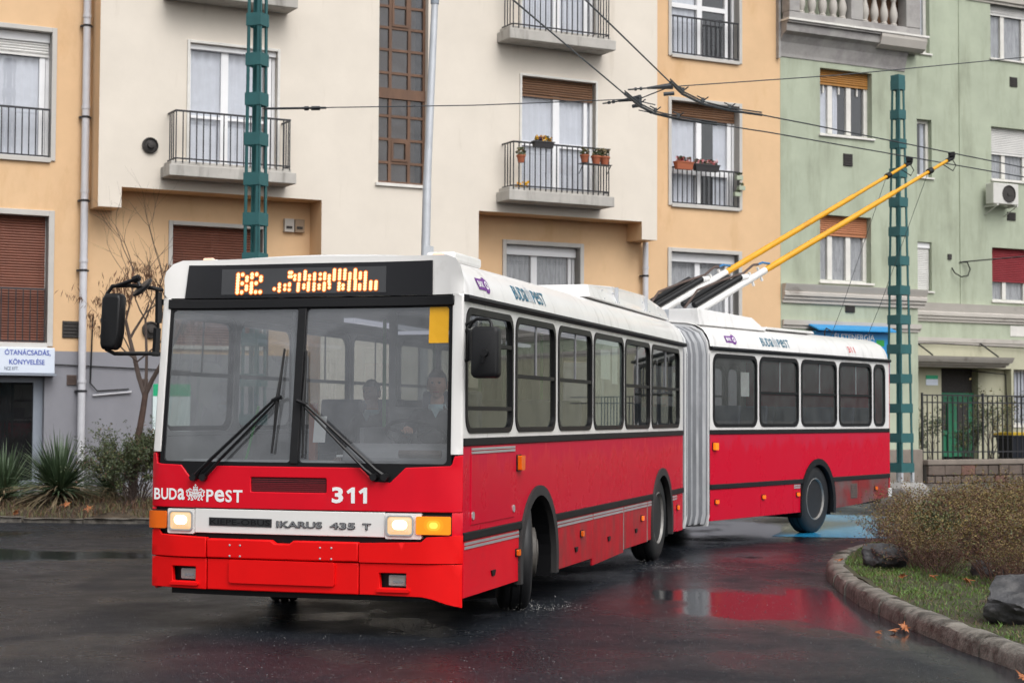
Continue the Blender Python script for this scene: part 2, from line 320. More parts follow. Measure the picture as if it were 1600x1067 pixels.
def asphalt():
    m, nt, b = nodes('asphalt'); N, L = nt.nodes, nt.links
    tc = N.new("ShaderNodeTexCoord")
    def noise(s, d=5, st=(1, 1, 1), ro=0.6, loc=(0, 0, 0)):
        mp = N.new("ShaderNodeMapping"); mp.inputs['Scale'].default_value = st; mp.inputs['Location'].default_value = loc
        L.new(tc.outputs['Object'], mp.inputs[0])
        n = N.new("ShaderNodeTexNoise"); n.inputs['Scale'].default_value = s; n.inputs['Detail'].default_value = d; n.inputs['Roughness'].default_value = ro
        L.new(mp.outputs[0], n.inputs['Vector']); return n.outputs[0]
    def rng_(x, a, b_, c=0, d=1):
        r = N.new("ShaderNodeMapRange"); r.inputs['From Min'].default_value = a; r.inputs['From Max'].default_value = b_; r.inputs['To Min'].default_value = c; r.inputs['To Max'].default_value = d
        L.new(x, r.inputs[0]); return r.outputs[0]
    def math_(op, x, y):
        n = N.new("ShaderNodeMath"); n.operation = op
        for i, q in enumerate((x, y)):
            if isinstance(q, (int, float)): n.inputs[i].default_value = q
            else: L.new(q, n.inputs[i])
        return n.outputs[0]
    sp = N.new("ShaderNodeSeparateXYZ"); L.new(tc.outputs['Object'], sp.inputs[0])
    def blob(cx, cy, rx, ry, k=0.34, rot=0.0):
        # 1 inside an ellipse, falling to 0: the hollows where water stands
        c_, s_ = math.cos(rot), math.sin(rot)
        dx = math_('ADD', sp.outputs[0], -cx); dy = math_('ADD', sp.outputs[1], -cy)
        ax = math_('DIVIDE', math_('ADD', math_('MULTIPLY', dx, c_), math_('MULTIPLY', dy, s_)), rx)
        ay = math_('DIVIDE', math_('ADD', math_('MULTIPLY', dy, c_), math_('MULTIPLY', dx, -s_)), ry)
        d2 = math_('ADD', math_('MULTIPLY', ax, ax), math_('MULTIPLY', ay, ay))
        return rng_(d2, 0, 1.6, k, 0)
    pn = noise(0.55, 6, (1.0, 0.55, 1), 0.55, (3, 0, 0))
    acc = math_('ADD', math_('MULTIPLY', pn, 1.7), -0.36)
    for q in [(-6.4, 20.3, 3.0, 0.9, 0.62), (-8.5, 23.8, 4.0, 0.8, 0.5), (2.3, 18.6, 1.7, 4.8, 0.24), (1.9, 14.2, 1.2, 2.6, 0.22), (2.85, 14.6, 0.28, 2.4), (3.15, 11.4, 0.35, 1.2), (4.6, 26.0, 4.0, 3.6)]:
        acc = math_('ADD', acc, blob(*q))
    wet = rng_(acc, 0.55, 0.90)
    damp = rng_(noise(0.9, 6, (1, 1, 1), 0.6, (7, 2, 0)), 0.36, 0.62)
    grain = noise(110, 3, ro=0.7)
    grain2 = noise(38, 4, ro=0.7, loc=(1, 5, 0))
    agg = N.new("ShaderNodeTexVoronoi"); agg.inputs['Scale'].default_value = 90; L.new(tc.outputs['Object'], agg.inputs['Vector'])
    # base colour: dark binder, paler stones
    st = rng_(agg.outputs['Distance'], 0.0, 0.55, 1.0, 0.0)
    f1 = math_('MULTIPLY', st, rng_(grain2, 0.42, 0.62))
    mc = N.new("ShaderNodeMix"); mc.data_type = 'RGBA'; mc.inputs[6].default_value = (0.0105, 0.0122, 0.0160, 1); mc.inputs[7].default_value = (0.105, 0.118, 0.142, 1)
    L.new(math_('MULTIPLY', f1, 0.8), mc.inputs[0])
    sk = N.new("ShaderNodeTexVoronoi"); sk.inputs['Scale'].default_value = 24; L.new(tc.outputs['Object'], sk.inputs['Vector'])
    sks = N.new("ShaderNodeSeparateColor"); L.new(sk.outputs['Color'], sks.inputs[0])
    speck = math_('MULTIPLY', rng_(sk.outputs['Distance'], 0.10, 0.22, 1, 0), rng_(sks.outputs[0], 0.70, 0.74))
    ms = N.new("ShaderNodeMix"); ms.data_type = 'RGBA'; ms.inputs[7].default_value = (0.20, 0.195, 0.19, 1); L.new(math_('MULTIPLY', speck, 0.8), ms.inputs[0]); L.new(mc.outputs[2], ms.inputs[6])
    mot = rng_(noise(16, 5, ro=0.75, loc=(4, 9, 0)), 0.3, 0.7, 0.55, 1.45)
    big = math_('MULTIPLY', mot, rng_(noise(0.35, 4), 0.3, 0.7, 0.75, 1.2))
    mm = N.new("ShaderNodeMix"); mm.data_type = 'RGBA'; mm.blend_type = 'MULTIPLY'; mm.inputs[0].default_value = 1
    cc = N.new("ShaderNodeCombineColor")
    for i in range(3): L.new(big, cc.inputs[i])
    L.new(ms.outputs[2], mm.inputs[6]); L.new(cc.outputs[0], mm.inputs[7]); L.new(mm.outputs[2], b.inputs['Base Color'])
    dry = math_('MULTIPLY', rng_(damp, 0, 1, 0.52, 0.23), 1.0)
    ro = N.new("ShaderNodeMix"); ro.data_type = 'FLOAT'; L.new(wet, ro.inputs[0]); L.new(dry, ro.inputs[2]); ro.inputs[3].default_value = 0.085
    L.new(ro.outputs[0], b.inputs['Roughness'])
    b.inputs['IOR'].default_value = 1.33
    b.inputs['Specular Tint'].default_value = (0.86, 0.93, 1.0, 1)
    sl = N.new('ShaderNodeMapRange'); sl.inputs['To Min'].default_value = 0.24; sl.inputs['To Max'].default_value = 0.36; L.new(wet, sl.inputs[0]); L.new(sl.outputs[0], b.inputs['Specular IOR Level'])
    h = math_('ADD', math_('ADD', math_('MULTIPLY', st, 0.4), math_('MULTIPLY', grain, 0.6)), grain2)
    bs = rng_(wet, 0, 1, 0.50, 0.03)
    bp = N.new("ShaderNodeBump"); bp.inputs['Distance'].default_value = 0.012; L.new(bs, bp.inputs['Strength']); L.new(h, bp.inputs['Height'])
    L.new(bp.outputs[0], b.inputs['Normal'])
    MATS['asphalt'] = m
asphalt()

# ------------------------------------------------------------------ helpers
def tag(o, label=None, cat=None, group=None, kind=None):
    if label: o['label'] = label
    if cat: o['category'] = cat
    if group: o['group'] = group
    if kind: o['kind'] = kind
    return o

def empty(name, loc=(0, 0, 0), rz=0.0):
    o = bpy.data.objects.new(name, None); col.objects.link(o)
    o.location = loc; o.rotation_euler = (0, 0, rz); o.empty_display_size = 0.2
    return o

class MB:
    def __init__(s): s.v = []; s.f = []; s.m = []
    def add(s, v, f, mi=0):
        n = len(s.v); s.v.extend([tuple(p) for p in v]); s.f.extend([tuple(i + n for i in q) for q in f]); s.m.extend([mi] * len(f)); return s
    def box(s, x0, x1, y0, y1, z0, z1, mi=0):
        v = [(x, y, z) for z in (z0, z1) for y in (y0, y1) for x in (x0, x1)]
        return s.add(v, [(0, 2, 3, 1), (4, 5, 7, 6), (0, 1, 5, 4), (2, 6, 7, 3), (0, 4, 6, 2), (1, 3, 7, 5)], mi)
    def quad(s, a, b, c, d, mi=0): return s.add([a, b, c, d], [(0, 1, 2, 3)], mi)
    def tube(s, pts, r, n=6, mi=0, cap=True):
        P = [Vector(p) for p in pts]
        rs = r if isinstance(r, (list, tuple)) else [r] * len(P)
        vs = []; fs = []
        prev = None
        for i, p in enumerate(P):
            t = (P[min(i + 1, len(P) - 1)] - P[max(i - 1, 0)])
            if t.length < 1e-9: t = Vector((0, 0, 1))
            t.normalize()
            if prev is None:
                a = t.orthogonal().normalized()
            else:
                a = prev - t * prev.dot(t)
                a = a.normalized() if a.length > 1e-6 else t.orthogonal().normalized()
            prev = a; b = t.cross(a)
            for k in range(n):
                w = 2 * math.pi * k / n
                vs.append(p + (a * math.cos(w) + b * math.sin(w)) * rs[i])
        for i in range(len(P) - 1):
            for k in range(n):
                fs.append((i * n + k, i * n + (k + 1) % n, (i + 1) * n + (k + 1) % n, (i + 1) * n + k))
        if cap and n > 2:
            fs.append(tuple(range(n - 1, -1, -1))); fs.append(tuple((len(P) - 1) * n + k for k in range(n)))
        return s.add(vs, fs, mi)
    def lathe(s, prof, M=Matrix(), n=24, mi=0, closed=False):
        """prof: (radius, height) pairs, turned about local z, then moved by M."""
        vs = []; fs = []
        for (r, h) in prof:
            for k in range(n):
                w = 2 * math.pi * k / n
                vs.append(M @ Vector((r * math.cos(w), r * math.sin(w), h)))
        m = len(prof)
        for i in range(m if closed else m - 1):
            j = (i + 1) % m
            for k in range(n):
                fs.append((i * n + k, i * n + (k + 1) % n, j * n + (k + 1) % n, j * n + k))
        if not closed:
            if prof[0][0] > 1e-6: fs.append(tuple(range(n - 1, -1, -1)))
            if prof[-1][0] > 1e-6: fs.append(tuple((m - 1) * n + k for k in range(n)))
        return s.add(vs, fs, mi)
    def prism(s, poly, fn, d0, d1, mi=0):
        """poly of 2-D points; fn(a, b, d) gives the 3-D point."""
        n = len(poly)
        vs = [fn(a, b, d0) for a, b in poly] + [fn(a, b, d1) for a, b in poly]
        fs = [tuple(range(n)), tuple(range(2 * n - 1, n - 1, -1))] + [(i, (i + 1) % n, n + (i + 1) % n, n + i) for i in range(n)]
        return s.add(vs, fs, mi)
    def grid(s, fn, nu, nv, mi=0):
        vs = [fn(i / nu, j / nv) for j in range(nv + 1) for i in range(nu + 1)]
        fs = [(j * (nu + 1) + i, j * (nu + 1) + i + 1, (j + 1) * (nu + 1) + i + 1, (j + 1) * (nu + 1) + i) for j in range(nv) for i in range(nu)]
        return s.add(vs, fs, mi)
    def mesh(s, name, mats, smooth=0, fix=True):
        me = bpy.data.meshes.new(name)
        me.from_pydata(s.v, [], s.f)
        for k in mats: me.materials.append(MATS[k])
        if len(mats) > 1: me.polygons.foreach_set('material_index', s.m)
        if fix and len(s.f) < 60000:
            bm = bmesh.new(); bm.from_mesh(me); bmesh.ops.recalc_face_normals(bm, faces=bm.faces); bm.to_mesh(me); bm.free()
        if smooth:
            me.polygons.foreach_set('use_smooth', [True] * len(me.polygons))
            me.set_sharp_from_angle(angle=R(smooth))
        me.update()
        return me
    def build(s, name, mats, parent=None, smooth=0, bevel=0, label=None, fix=True):
        if isinstance(mats, str): mats = [mats]
        o = bpy.data.objects.new(name, s.mesh(name, mats, smooth, fix)); col.objects.link(o)
        if parent is not None:
            o.parent = parent
            if parent.name in SHIFT: o.location = SHIFT[parent.name]
            if parent.name in REAR_FLAG: pass
        if bevel:
            b = o.modifiers.new('bevel', 'BEVEL'); b.width = bevel; b.segments = 2; b.limit_method = 'ANGLE'; b.angle_limit = R(40)
        if label: o['label'] = label
        return o
SHIFT = {}; REAR_FLAG = set()

def inst(name, me, parent=None, M=None):
    o = bpy.data.objects.new(name, me); col.objects.link(o)
    if parent is not None:
        o.parent = parent
        if M is None and parent.name in SHIFT: o.location = SHIFT[parent.name]
    if M is not None: o.matrix_basis = M
    return o

def copy_tree(o, parent=None):
    c = o.copy(); col.objects.link(c)
    if parent is not None: c.parent = parent
    for ch in list(o.children): copy_tree(ch, c)
    return c

def pip(p, poly):
    x, y = p; c = False; n = len(poly)
    for i in range(n):
        x1, y1 = poly[i]; x2, y2 = poly[i - 1]
        if (y1 > y) != (y2 > y) and x < (x2 - x1) * (y - y1) / (y2 - y1) + x1: c = not c
    return c

def dens(poly, g):
    out = []
    for i, p in enumerate(poly):
        q = poly[(i + 1) % len(poly)]
        n = max(1, int(math.ceil(math.hypot(q[0] - p[0], q[1] - p[1]) / g)))
        out += [(p[0] + (q[0] - p[0]) * k / n, p[1] + (q[1] - p[1]) * k / n) for k in range(n)]
    return out

def rr(a0, b0, a1, b1, r, n=5):
    """rounded rectangle as a 2-D loop"""
    if r <= 0: return [(a0, b0), (a1, b0), (a1, b1), (a0, b1)]
    out = []
    for cx, cy, s in ((a1 - r, b0 + r, -90), (a1 - r, b1 - r, 0), (a0 + r, b1 - r, 90), (a0 + r, b0 + r, 180)):
        for k in range(n + 1):
            w = R(s + 90 * k / n); out.append((cx + r * math.cos(w), cy + r * math.sin(w)))
    return out

def patch(mb, surf, outer, holes=(), off=0.0, thick=0.01, g=0.25, mi=0):
    """A panel cut from a curved surface: the outline (with holes) is meshed in 2-D, laid on surf(a, b, off) and given a thickness."""
    loops = [dens(outer, g)] + [dens(h, g) for h in holes]
    pts = []; edges = []
    for lp in loops:
        n = len(pts); pts += lp; edges += [(n + i, n + (i + 1) % len(lp)) for i in range(len(lp))]
    nb = len(pts)
    if g < 2:
        xs = [p[0] for p in outer]; ys = [p[1] for p in outer]
        a = min(xs) + g / 2
        while a < max(xs):
            b = min(ys) + g / 2
            while b < max(ys):
                if pip((a, b), outer) and not any(pip((a, b), h) for h in holes) and min((a - q[0]) ** 2 + (b - q[1]) ** 2 for q in pts[:nb]) > (g * 0.35) ** 2: pts.append((a + 1e-4 * len(pts) % 1e-3, b))
                b += g
            a += g
    r = geometry.delaunay_2d_cdt([Vector(p) for p in pts], edges, [], 0, 1e-6)
    V = [tuple(p) for p in r[0]]
    F = []
    for f in r[2]:
        c = (sum(V[i][0] for i in f) / len(f), sum(V[i][1] for i in f) / len(f))
        if pip(c, outer) and not any(pip(c, h) for h in holes): F.append(tuple(f))
    n = len(V)
    vs = [surf(a, b, off) for a, b in V]
    fs = list(F)
    if thick:
        vs += [surf(a, b, off - thick) for a, b in V]
        fs += [tuple(n + i for i in reversed(f)) for f in F]
        cnt = {}
        for f in F:
            for i in range(len(f)):
                e = (f[i], f[(i + 1) % len(f)])
                k = (min(e), max(e)); cnt.setdefault(k, []).append(e)
        for k, l in cnt.items():
            if len(l) == 1:
                i, j = l[0]; fs.append((j, i, n + i, n + j))
    return mb.add(vs, fs, mi)

_txt = {}
def text_pts(s, bold=0.0, spacing=1.0):
    key = (s, bold, spacing)
    if key not in _txt:
        cu = bpy.data.curves.new('t', 'FONT'); cu.body = s; cu.offset = bold; cu.resolution_u = 3; cu.space_character = spacing
        ob = bpy.data.objects.new('t', cu); col.objects.link(ob)
        dg = bpy.context.evaluated_depsgraph_get(); dg.update()
        me = bpy.data.meshes.new_from_object(ob.evaluated_get(dg))
        v = [(p.co.x, p.co.y) for p in me.vertices]; f = [tuple(p.vertices) for p in me.polygons]
        bpy.data.objects.remove(ob); bpy.data.curves.remove(cu); bpy.data.meshes.remove(me)
        _txt[key] = (v, f)
    return _txt[key]

def text(mb, s, surf, a0, b0, a1, b1, off, bold=0.0, mi=0, spacing=1.0, thick=0.0):
    """lettering fitted to the box a0..a1, b0..b1 on a surface"""
    v, f = text_pts(s, bold, spacing)
    x0 = min(p[0] for p in v); x1 = max(p[0] for p in v); y0 = min(p[1] for p in v); y1 = max(p[1] for p in v)
    q = [(a0 + (x - x0) / (x1 - x0) * (a1 - a0), b0 + (y - y0) / (y1 - y0) * (b1 - b0)) for x, y in v]
    mb.add([surf(a, b, off) for a, b in q], f, mi)
    if thick:
        n = len(q)
        cnt = {}
        for g in f:
            for i in range(len(g)):
                e = (g[i], g[(i + 1) % len(g)]); cnt.setdefault((min(e), max(e)), []).append(e)
        vs = [surf(a, b, off) for a, b in q] + [surf(a, b, off - thick) for a, b in q]
        mb.add(vs, [(l[0][1], l[0][0], n + l[0][0], n + l[0][1]) for l in cnt.values() if len(l) == 1], mi)

def word(mb, glyphs, surf, a0, b0, a1, b1, off, bold, mi=0, gap=0.12):
    """unicase word: every glyph stretched to the same height"""
    ws = []
    for gch in glyphs:
        v, f = text_pts(gch, bold)
        w = max(p[0] for p in v) - min(p[0] for p in v); h = max(p[1] for p in v) - min(p[1] for p in v)
        ws.append(w / h)
    tot = sum(ws) + gap * (len(ws) - 1)
    k = (a1 - a0) / tot; a = a0
    for gch, w in zip(glyphs, ws):
        text(mb, gch, surf, a, b0, a + w * k, b1, off, bold, mi); a += (w + gap) * k
exec_order = None

# ------------------------------------------------------------------ ground, road, pavements
def sheet(name, pts, z, m, label=None):
    mb = MB(); mb.add([(x, y, z) for x, y in pts], [tuple(range(len(pts)))])
    o = mb.build(name, m); tag(o, kind='structure'); return o
sheet('ground', [(-600, -600), (600, -600), (600, 600), (-600, 600)], -0.012, 'soil')
sheet('road', [(-120, -60), (120, -60), (120, 70), (-120, 70)], 0.0, 'asphalt')

FA = Vector((0, 34.3, 0)); FRZ = R(28)
FM = Matrix.Translation(FA) @ Matrix.Rotation(FRZ, 4, 'Z')
def fw_(u, y, z=0.0): return FM @ Vector((u, y, z))       # facade frame to world: u along the wall, y into it

# pavement in front of the green house
pv = MB()
pts = [fw_(u, y) for u, y in ((5.6, -1.7), (40, -1.7), (40, 0.6), (5.6, 0.6))]
pv.prism([(p.x, p.y) for p in pts], lambda a, b, d: (a, b, d), 0.0, 0.13)
tag(pv.build('pavement', 'pavement', bevel=0.02), kind='structure')
# blue patch on the road behind the trolleybus
bp_ = MB(); bp_.add([(3.6, 24.0, 0.004), (5.4, 23.6, 0.004), (7.3, 28.6, 0.004), (5.2, 29.4, 0.004)], [(0, 1, 2, 3)])
tag(bp_.build('blue_patch', 'patch_blue'), kind='structure')
# planted strip along the cream block, with its low kerb
def bed_z(x, y): return 0.08 + 0.05 * math.sin(x * 2.1 + y) + 0.04 * math.sin(x * 5.3 - y * 3.7) + 0.10 * min(1, max(0, (y - 26.6) / 1.2))
def bed_front(x): return 26.44 + (x + 7.8) * -0.08
bed = MB()
def bedp(i, j):
    x = -22 + 20.5 * i
    y0 = bed_front(x) + 0.14
    q = (x * 0.0)
    ywall = 34.3 + 0.6 / math.cos(FRZ) + x * math.tan(FRZ)
    y = y0 + (ywall + 0.1 - y0) * j
    return (x, y, bed_z(x, y) if j > 0.01 else 0.03)
bed.grid(bedp, 120, 34)
tag(bed.build('flower_bed', 'soil', smooth=60), kind='structure')

def kerb_run(name, path, w, h, seg, m='kerb'):
    """kerb as separate stones along a path; returns the parent"""
    root = empty(name); tag(root, kind='structure')
    P = [Vector((x, y, 0)) for x, y in path]
    # resample
    L = [0.0]
    for a, b in zip(P, P[1:]): L.append(L[-1] + (b - a).length)
    def at(s):
        for i in range(len(P) - 1):
            if s <= L[i + 1] or i == len(P) - 2:
                t = (s - L[i]) / (L[i + 1] - L[i]); return P[i].lerp(P[i + 1], t), (P[i + 1] - P[i]).normalized()
    s = 0.0; k = 0
    while s < L[-1] - 0.05:
        e = min(L[-1], s + seg * random.uniform(0.9, 1.1))
        mb = MB(); n = 5
        jz = random.uniform(-0.012, 0.012); jw = random.uniform(-0.012, 0.012)
        prof = [(-0.012, -0.05), (0.0, h * 0.58), (0.022, h * 0.84), (0.065, h * 0.985), (w - 0.04, h), (w - 0.01, h * 0.93), (w, h * 0.75), (w, -0.05)]
        vs = []; fs = []
        for q in range(n + 1):
            p, t = at(s + 0.014 + (e - s - 0.028) * q / n)
            nrm = Vector((t.y, -t.x, 0))
            for (a, z) in prof:
                r_ = random.uniform(-0.006, 0.006)
                vs.append(p + nrm * (a + jw + r_) + Vector((0, 0, z + jz + (r_ if z > 0 else 0))))
        c = len(prof)
        for q in range(n):
            for a in range(c - 1): fs.append((q * c + a, q * c + a + 1, (q + 1) * c + a + 1, (q + 1) * c + a))
        fs.append(tuple(range(c))); fs.append(tuple(n * c + a for a in range(c - 1, -1, -1)))
        mb.add(vs, fs); mb.build('kerb_stone', m, root, smooth=35)
        s = e
    return root
kerb_run('bed_kerb', [(-1.5, bed_front(-1.5)), (-14, bed_front(-14))], -0.14, 0.075, 1.0)

# island on the right
KP = [(4.6, 4.0), (4.05, 6.5), (3.72, 8.6), (3.50, 9.9), (3.34, 11.3), (3.2, 12.4), (3.09, 13.9), (3.06, 15.2), (3.12, 16.5), (3.23, 17.7), (3.38, 18.6), (3.62, 19.5), (4.05, 20.5), (4.75, 21.4), (5.8, 22.1), (8, 22.9), (12, 23.8), (20, 25)]
kerb_run('island_kerb', KP, 0.19, 0.145, 0.80)
def isl_z(x, y): return 0.125 + 0.025 * math.sin(x * 1.7 + y * 0.9) + 0.012 * math.sin(x * 6.1 - y * 4.3) + 0.10 * min(1, max(0, (x - 3.6) / 2.5))
isl = MB()
KI = []
for i, (x, y) in enumerate(KP):
    a = Vector(KP[max(0, i - 1)]); b = Vector(KP[min(len(KP) - 1, i + 1)]); t = (b - a).normalized(); KI.append((x + t.y * 0.15, y - t.x * 0.15))
rows = []
def islp(i, j):
    f = i * (len(KI) - 1); k = min(int(f), len(KI) - 2); t = f - k
    x = KI[k][0] + (KI[k + 1][0] - KI[k][0]) * t; y = KI[k][1] + (KI[k + 1][1] - KI[k][1]) * t
    tx, ty = 13.0, 13.0
    jj = j * j
    px, py = x + (tx - x) * jj, y + (ty - y) * jj
    return (px, py, isl_z(px, py) if j > 0 else 0.12)
isl.grid(islp, 150, 40)
tag(isl.build('island_turf', 'turf', smooth=60), kind='structure')
def in_island(x, y): return pip((x, y), KI + [(20, 4)])

# ------------------------------------------------------------------ buildings: helpers
def wall(mb, us, zs, code, y, d_out, d_hole, mi=0, mo=0, mh=0):
    """A wall of cells: code(u, z) 0 = solid, 1 = outside, 2 = opening; every border gets a reveal of that depth."""
    us = sorted(set(round(q, 4) for q in us)); zs = sorted(set(round(q, 4) for q in zs))
    nu, nz = len(us) - 1, len(zs) - 1
    C = [[code((us[i] + us[i + 1]) / 2, (zs[j] + zs[j + 1]) / 2) for j in range(nz)] for i in range(nu)]
    for i in range(nu):
        for j in range(nz):
            if C[i][j]: continue
            u0, u1, z0, z1 = us[i], us[i + 1], zs[j], zs[j + 1]
            mb.quad((u0, y, z0), (u1, y, z0), (u1, y, z1), (u0, y, z1), mi)
            for di, dj, a, b in ((-1, 0, (u0, z0), (u0, z1)), (1, 0, (u1, z1), (u1, z0)), (0, -1, (u1, z0), (u0, z0)), (0, 1, (u0, z1), (u1, z1))):
                ii, jj = i + di, j + dj
                c = C[ii][jj] if 0 <= ii < nu and 0 <= jj < nz else 1
                if c:
                    d = d_hole if c == 2 else d_out
                    if d <= 0: continue
                    mb.quad((a[0], y, a[1]), (b[0], y, b[1]), (b[0], y + d, b[1]), (a[0], y + d, a[1]), mh if c == 2 else mo)

def holes_code(holes, extra=None):
    def code(u, z):
        for (a, b, c, d) in holes:
            if a < u < b and c < z < d: return 2
        return extra(u, z) if extra else 0
    return code

def cloth(u0, u1, z0, z1, y, folds, amp, seed):
    mb = MB(); rnd = random.Random(seed); ph = rnd.uniform(0, 6)
    n = max(8, int((u1 - u0) * 22))
    vs = []; fs = []
    for j in range(2):
        for i in range(n + 1):
            t = i / n
            vs.append((u0 + (u1 - u0) * t, y + amp * math.sin(ph + t * folds * 6.28 + 0.7 * math.sin(t * 9 + ph)) * (0.8 if j else 1.1), z0 if j == 0 else z1))
    for i in range(n): fs.append((i, i + 1, n + 2 + i, n + 1 + i))
    mb.add(vs, fs); return mb

def slats(mb, u0, u1, z0, z1, y, pitch, mi=0, depth=0.02):
    """roller shutter: every slat its own rounded ridge"""
    z = z1
    while z > z0 + 0.01:
        a = max(z0, z - pitch)
        prof = [(y + depth, z), (y + depth * 0.25, z - (z - a) * 0.18), (y, z - (z - a) * 0.5), (y + depth * 0.3, a + (z - a) * 0.14), (y + depth, a + (z - a) * 0.04)]
        vs = [(u, p[0], p[1]) for u in (u0, u1) for p in prof]
        n = len(prof)
        mb.add(vs, [(i, i + 1, n + i + 1, n + i) for i in range(n - 1)], mi)
        z = a

def window(b, u0, u1, z0, z1, y, sett=0.16, fr=0.06, mull=((0.5, 0.12),), trans=(), shutter=None, curt=('curtain', 0.0, 1.0), trim=0.0, gl='window_glass', frm='pvc', box=0.0, sill=True, lower=None, trimm='trim', label=None, partial=None):
    """frame (a part) with panes, curtain, shutter, surround and sill as sub-parts"""
    yf = y + sett
    mb = MB()
    mb.box(u0, u0 + fr, yf, yf + 0.07, z0, z1); mb.box(u1 - fr, u1, yf, yf + 0.07, z0, z1)
    mb.box(u0 + fr, u1 - fr, yf, yf + 0.07, z0, z0 + fr); mb.box(u0 + fr, u1 - fr, yf, yf + 0.07, z1 - fr, z1)
    ms = []
    for f, w in mull:
        c = u0 + (u1 - u0) * f; mb.box(c - w / 2, c + w / 2, yf - 0.012, yf + 0.06, z0 + fr, z1 - fr); ms.append((c - w / 2, c + w / 2))
    for tz, tw, a, c in trans:
        mb.box(u0 + (u1 - u0) * a, u0 + (u1 - u0) * c, yf - 0.008, yf + 0.05, z0 + (z1 - z0) * tz - tw / 2, z0 + (z1 - z0) * tz + tw / 2)
    # unlit room behind, one box
    d = 1.2
    mb.quad((u0, yf + d, z0), (u1, yf + d, z0), (u1, yf + d, z1), (u0, yf + d, z1), 1)
    for a in (u0, u1): mb.quad((a, yf + 0.07, z0), (a, yf + d, z0), (a, yf + d, z1), (a, yf + 0.07, z1), 1)
    for c in (z0, z1): mb.quad((u0, yf + 0.07, c), (u1, yf + 0.07, c), (u1, yf + d, c), (u0, yf + d, c), 1)
    o = mb.build('window', [frm, 'dark_room'], b, label=label)
    edges = [u0 + fr] + [q for m_ in ms for q in m_] + [u1 - fr]
    for k in range(0, len(edges), 2):
        p = MB(); p.quad((edges[k], yf + 0.03, z0 + fr), (edges[k + 1], yf + 0.03, z0 + fr), (edges[k + 1], yf + 0.03, z1 - fr), (edges[k], yf + 0.03, z1 - fr))
        p.build('pane', gl, o, fix=False)
    if curt:
        ranges = partial or ((0.0, 1.0),)
        for q, (a, c) in enumerate(ranges):
            ua, uc = u0 + fr + (u1 - u0 - 2 * fr) * a, u0 + fr + (u1 - u0 - 2 * fr) * c
            cloth(ua, uc, z0 + 0.04 + (z1 - z0) * curt[1], z0 + (z1 - z0) * curt[2] - 0.04, yf + 0.075, max(3, int((uc - ua) * 7)), 0.022, int(u0 * 100 + z0 * 7 + q)).build('curtain', curt[0], o, smooth=80)
    if box:
        bx = MB(); bx.box(u0 + 0.005, u1 - 0.005, yf - 0.075, yf + 0.055, z1 - box, z1 - 0.004); bx.build('shutter_box', 'pvc', o, bevel=0.012)
    if shutter:
        m_, f = shutter
        s_ = MB(); zt = z1 - box - 0.002
        slats(s_, u0 + 0.02, u1 - 0.02, zt - (zt - z0) * f, zt, yf - 0.045, 0.048)
        s_.box(u0 + 0.02, u1 - 0.02, yf - 0.04, yf - 0.02, zt - (zt - z0) * f - 0.045, zt - (zt - z0) * f - 0.002)
        s_.build('shutter', m_, o, smooth=25)
    if trim:
        t_ = MB(); w = trim
        t_.box(u0 - w, u0, y - 0.035, y + sett, z0 - w * 0.6, z1 + w); t_.box(u1, u1 + w, y - 0.035, y + sett, z0 - w * 0.6, z1 + w)
        t_.box(u0 + 0.001, u1 - 0.001, y - 0.035, y + sett, z1 + 0.001, z1 + w)
        t_.box(u0 + 0.001, u1 - 0.001, y - 0.06, y + sett, z0 - w, z0 - 0.001)
        t_.build('surround', trimm, o, bevel=0.006)
    elif sill:
        t_ = MB(); t_.box(u0 - 0.04, u1 + 0.06, y - 0.05, y + sett, z0 - 0.05, z0 - 0.002); t_.build('sill', trimm if trimm != 'trim' else 'old_white', o, bevel=0.006)
    return o

_bars = {}
def railing(b, u0, u1, z0, z1, y, pitch, returns=0.0, low=0.06, knuckles=False, m='rail'):
    """rails (a part) with every bar a sub-part"""
    mb = MB()
    mb.box(u0, u1, y - 0.02, y + 0.02, z1 - 0.02, z1 + 0.012); lowr = MB(); lowr.box(u0, u1, y - 0.012, y + 0.012, z0 + low, z0 + low + 0.025)
    if returns:
        for u in (u0, u1):
            mb.box(u - 0.014, u + 0.014, y + 0.021, y + returns, z1 - 0.02, z1 + 0.010); lowr.box(u - 0.010, u + 0.010, y + 0.013, y + returns, z0 + low, z0 + low + 0.025)
    o = mb.build('balcony_railing', m, b); lowr.build('bottom_rail', m, o)
    key = (round(z1 - z0, 3), low)
    if key not in _bars:
        q = MB(); q.box(-0.009, 0.009, -0.009, 0.009, 0, z1 - z0 - 0.022 + 0.0); _bars[key] = q.mesh('bar', [m])
    n = max(2, int(round((u1 - u0) / pitch)))
    for i in range(n + 1):
        inst('bar', _bars[key], o, Matrix.Translation((u0 + 0.012 + (u1 - u0 - 0.024) * i / n, y, z0)))
    if returns:
        for u in (u0, u1):
            for k in range(1, 4): inst('bar', _bars[key], o, Matrix.Translation((u, y + returns * k / 4, z0)))
    return o

def house(name, u, y, label, cat, group=None):
    o = empty(name, fw_(u, y), FRZ); tag(o, label, cat, group)
    SHIFT[o.name] = (-u, -y, 0); return o
def fthing(name, u, y, z, label, cat, group=None):
    o = empty(name, fw_(u, y, z), FRZ); tag(o, label, cat, group); SHIFT[o.name] = (-u, -y, -z); return o

# ------------------------------------------------------------------ apartment block (orange walls, cream bays)
AB = house('apartment_building', -2.5, 0.6, 'cream and orange plastered apartment block with narrow balconies and a tall brown stair window', 'building')
YO, YC = 0.6, 0.0
TOP = 13.2
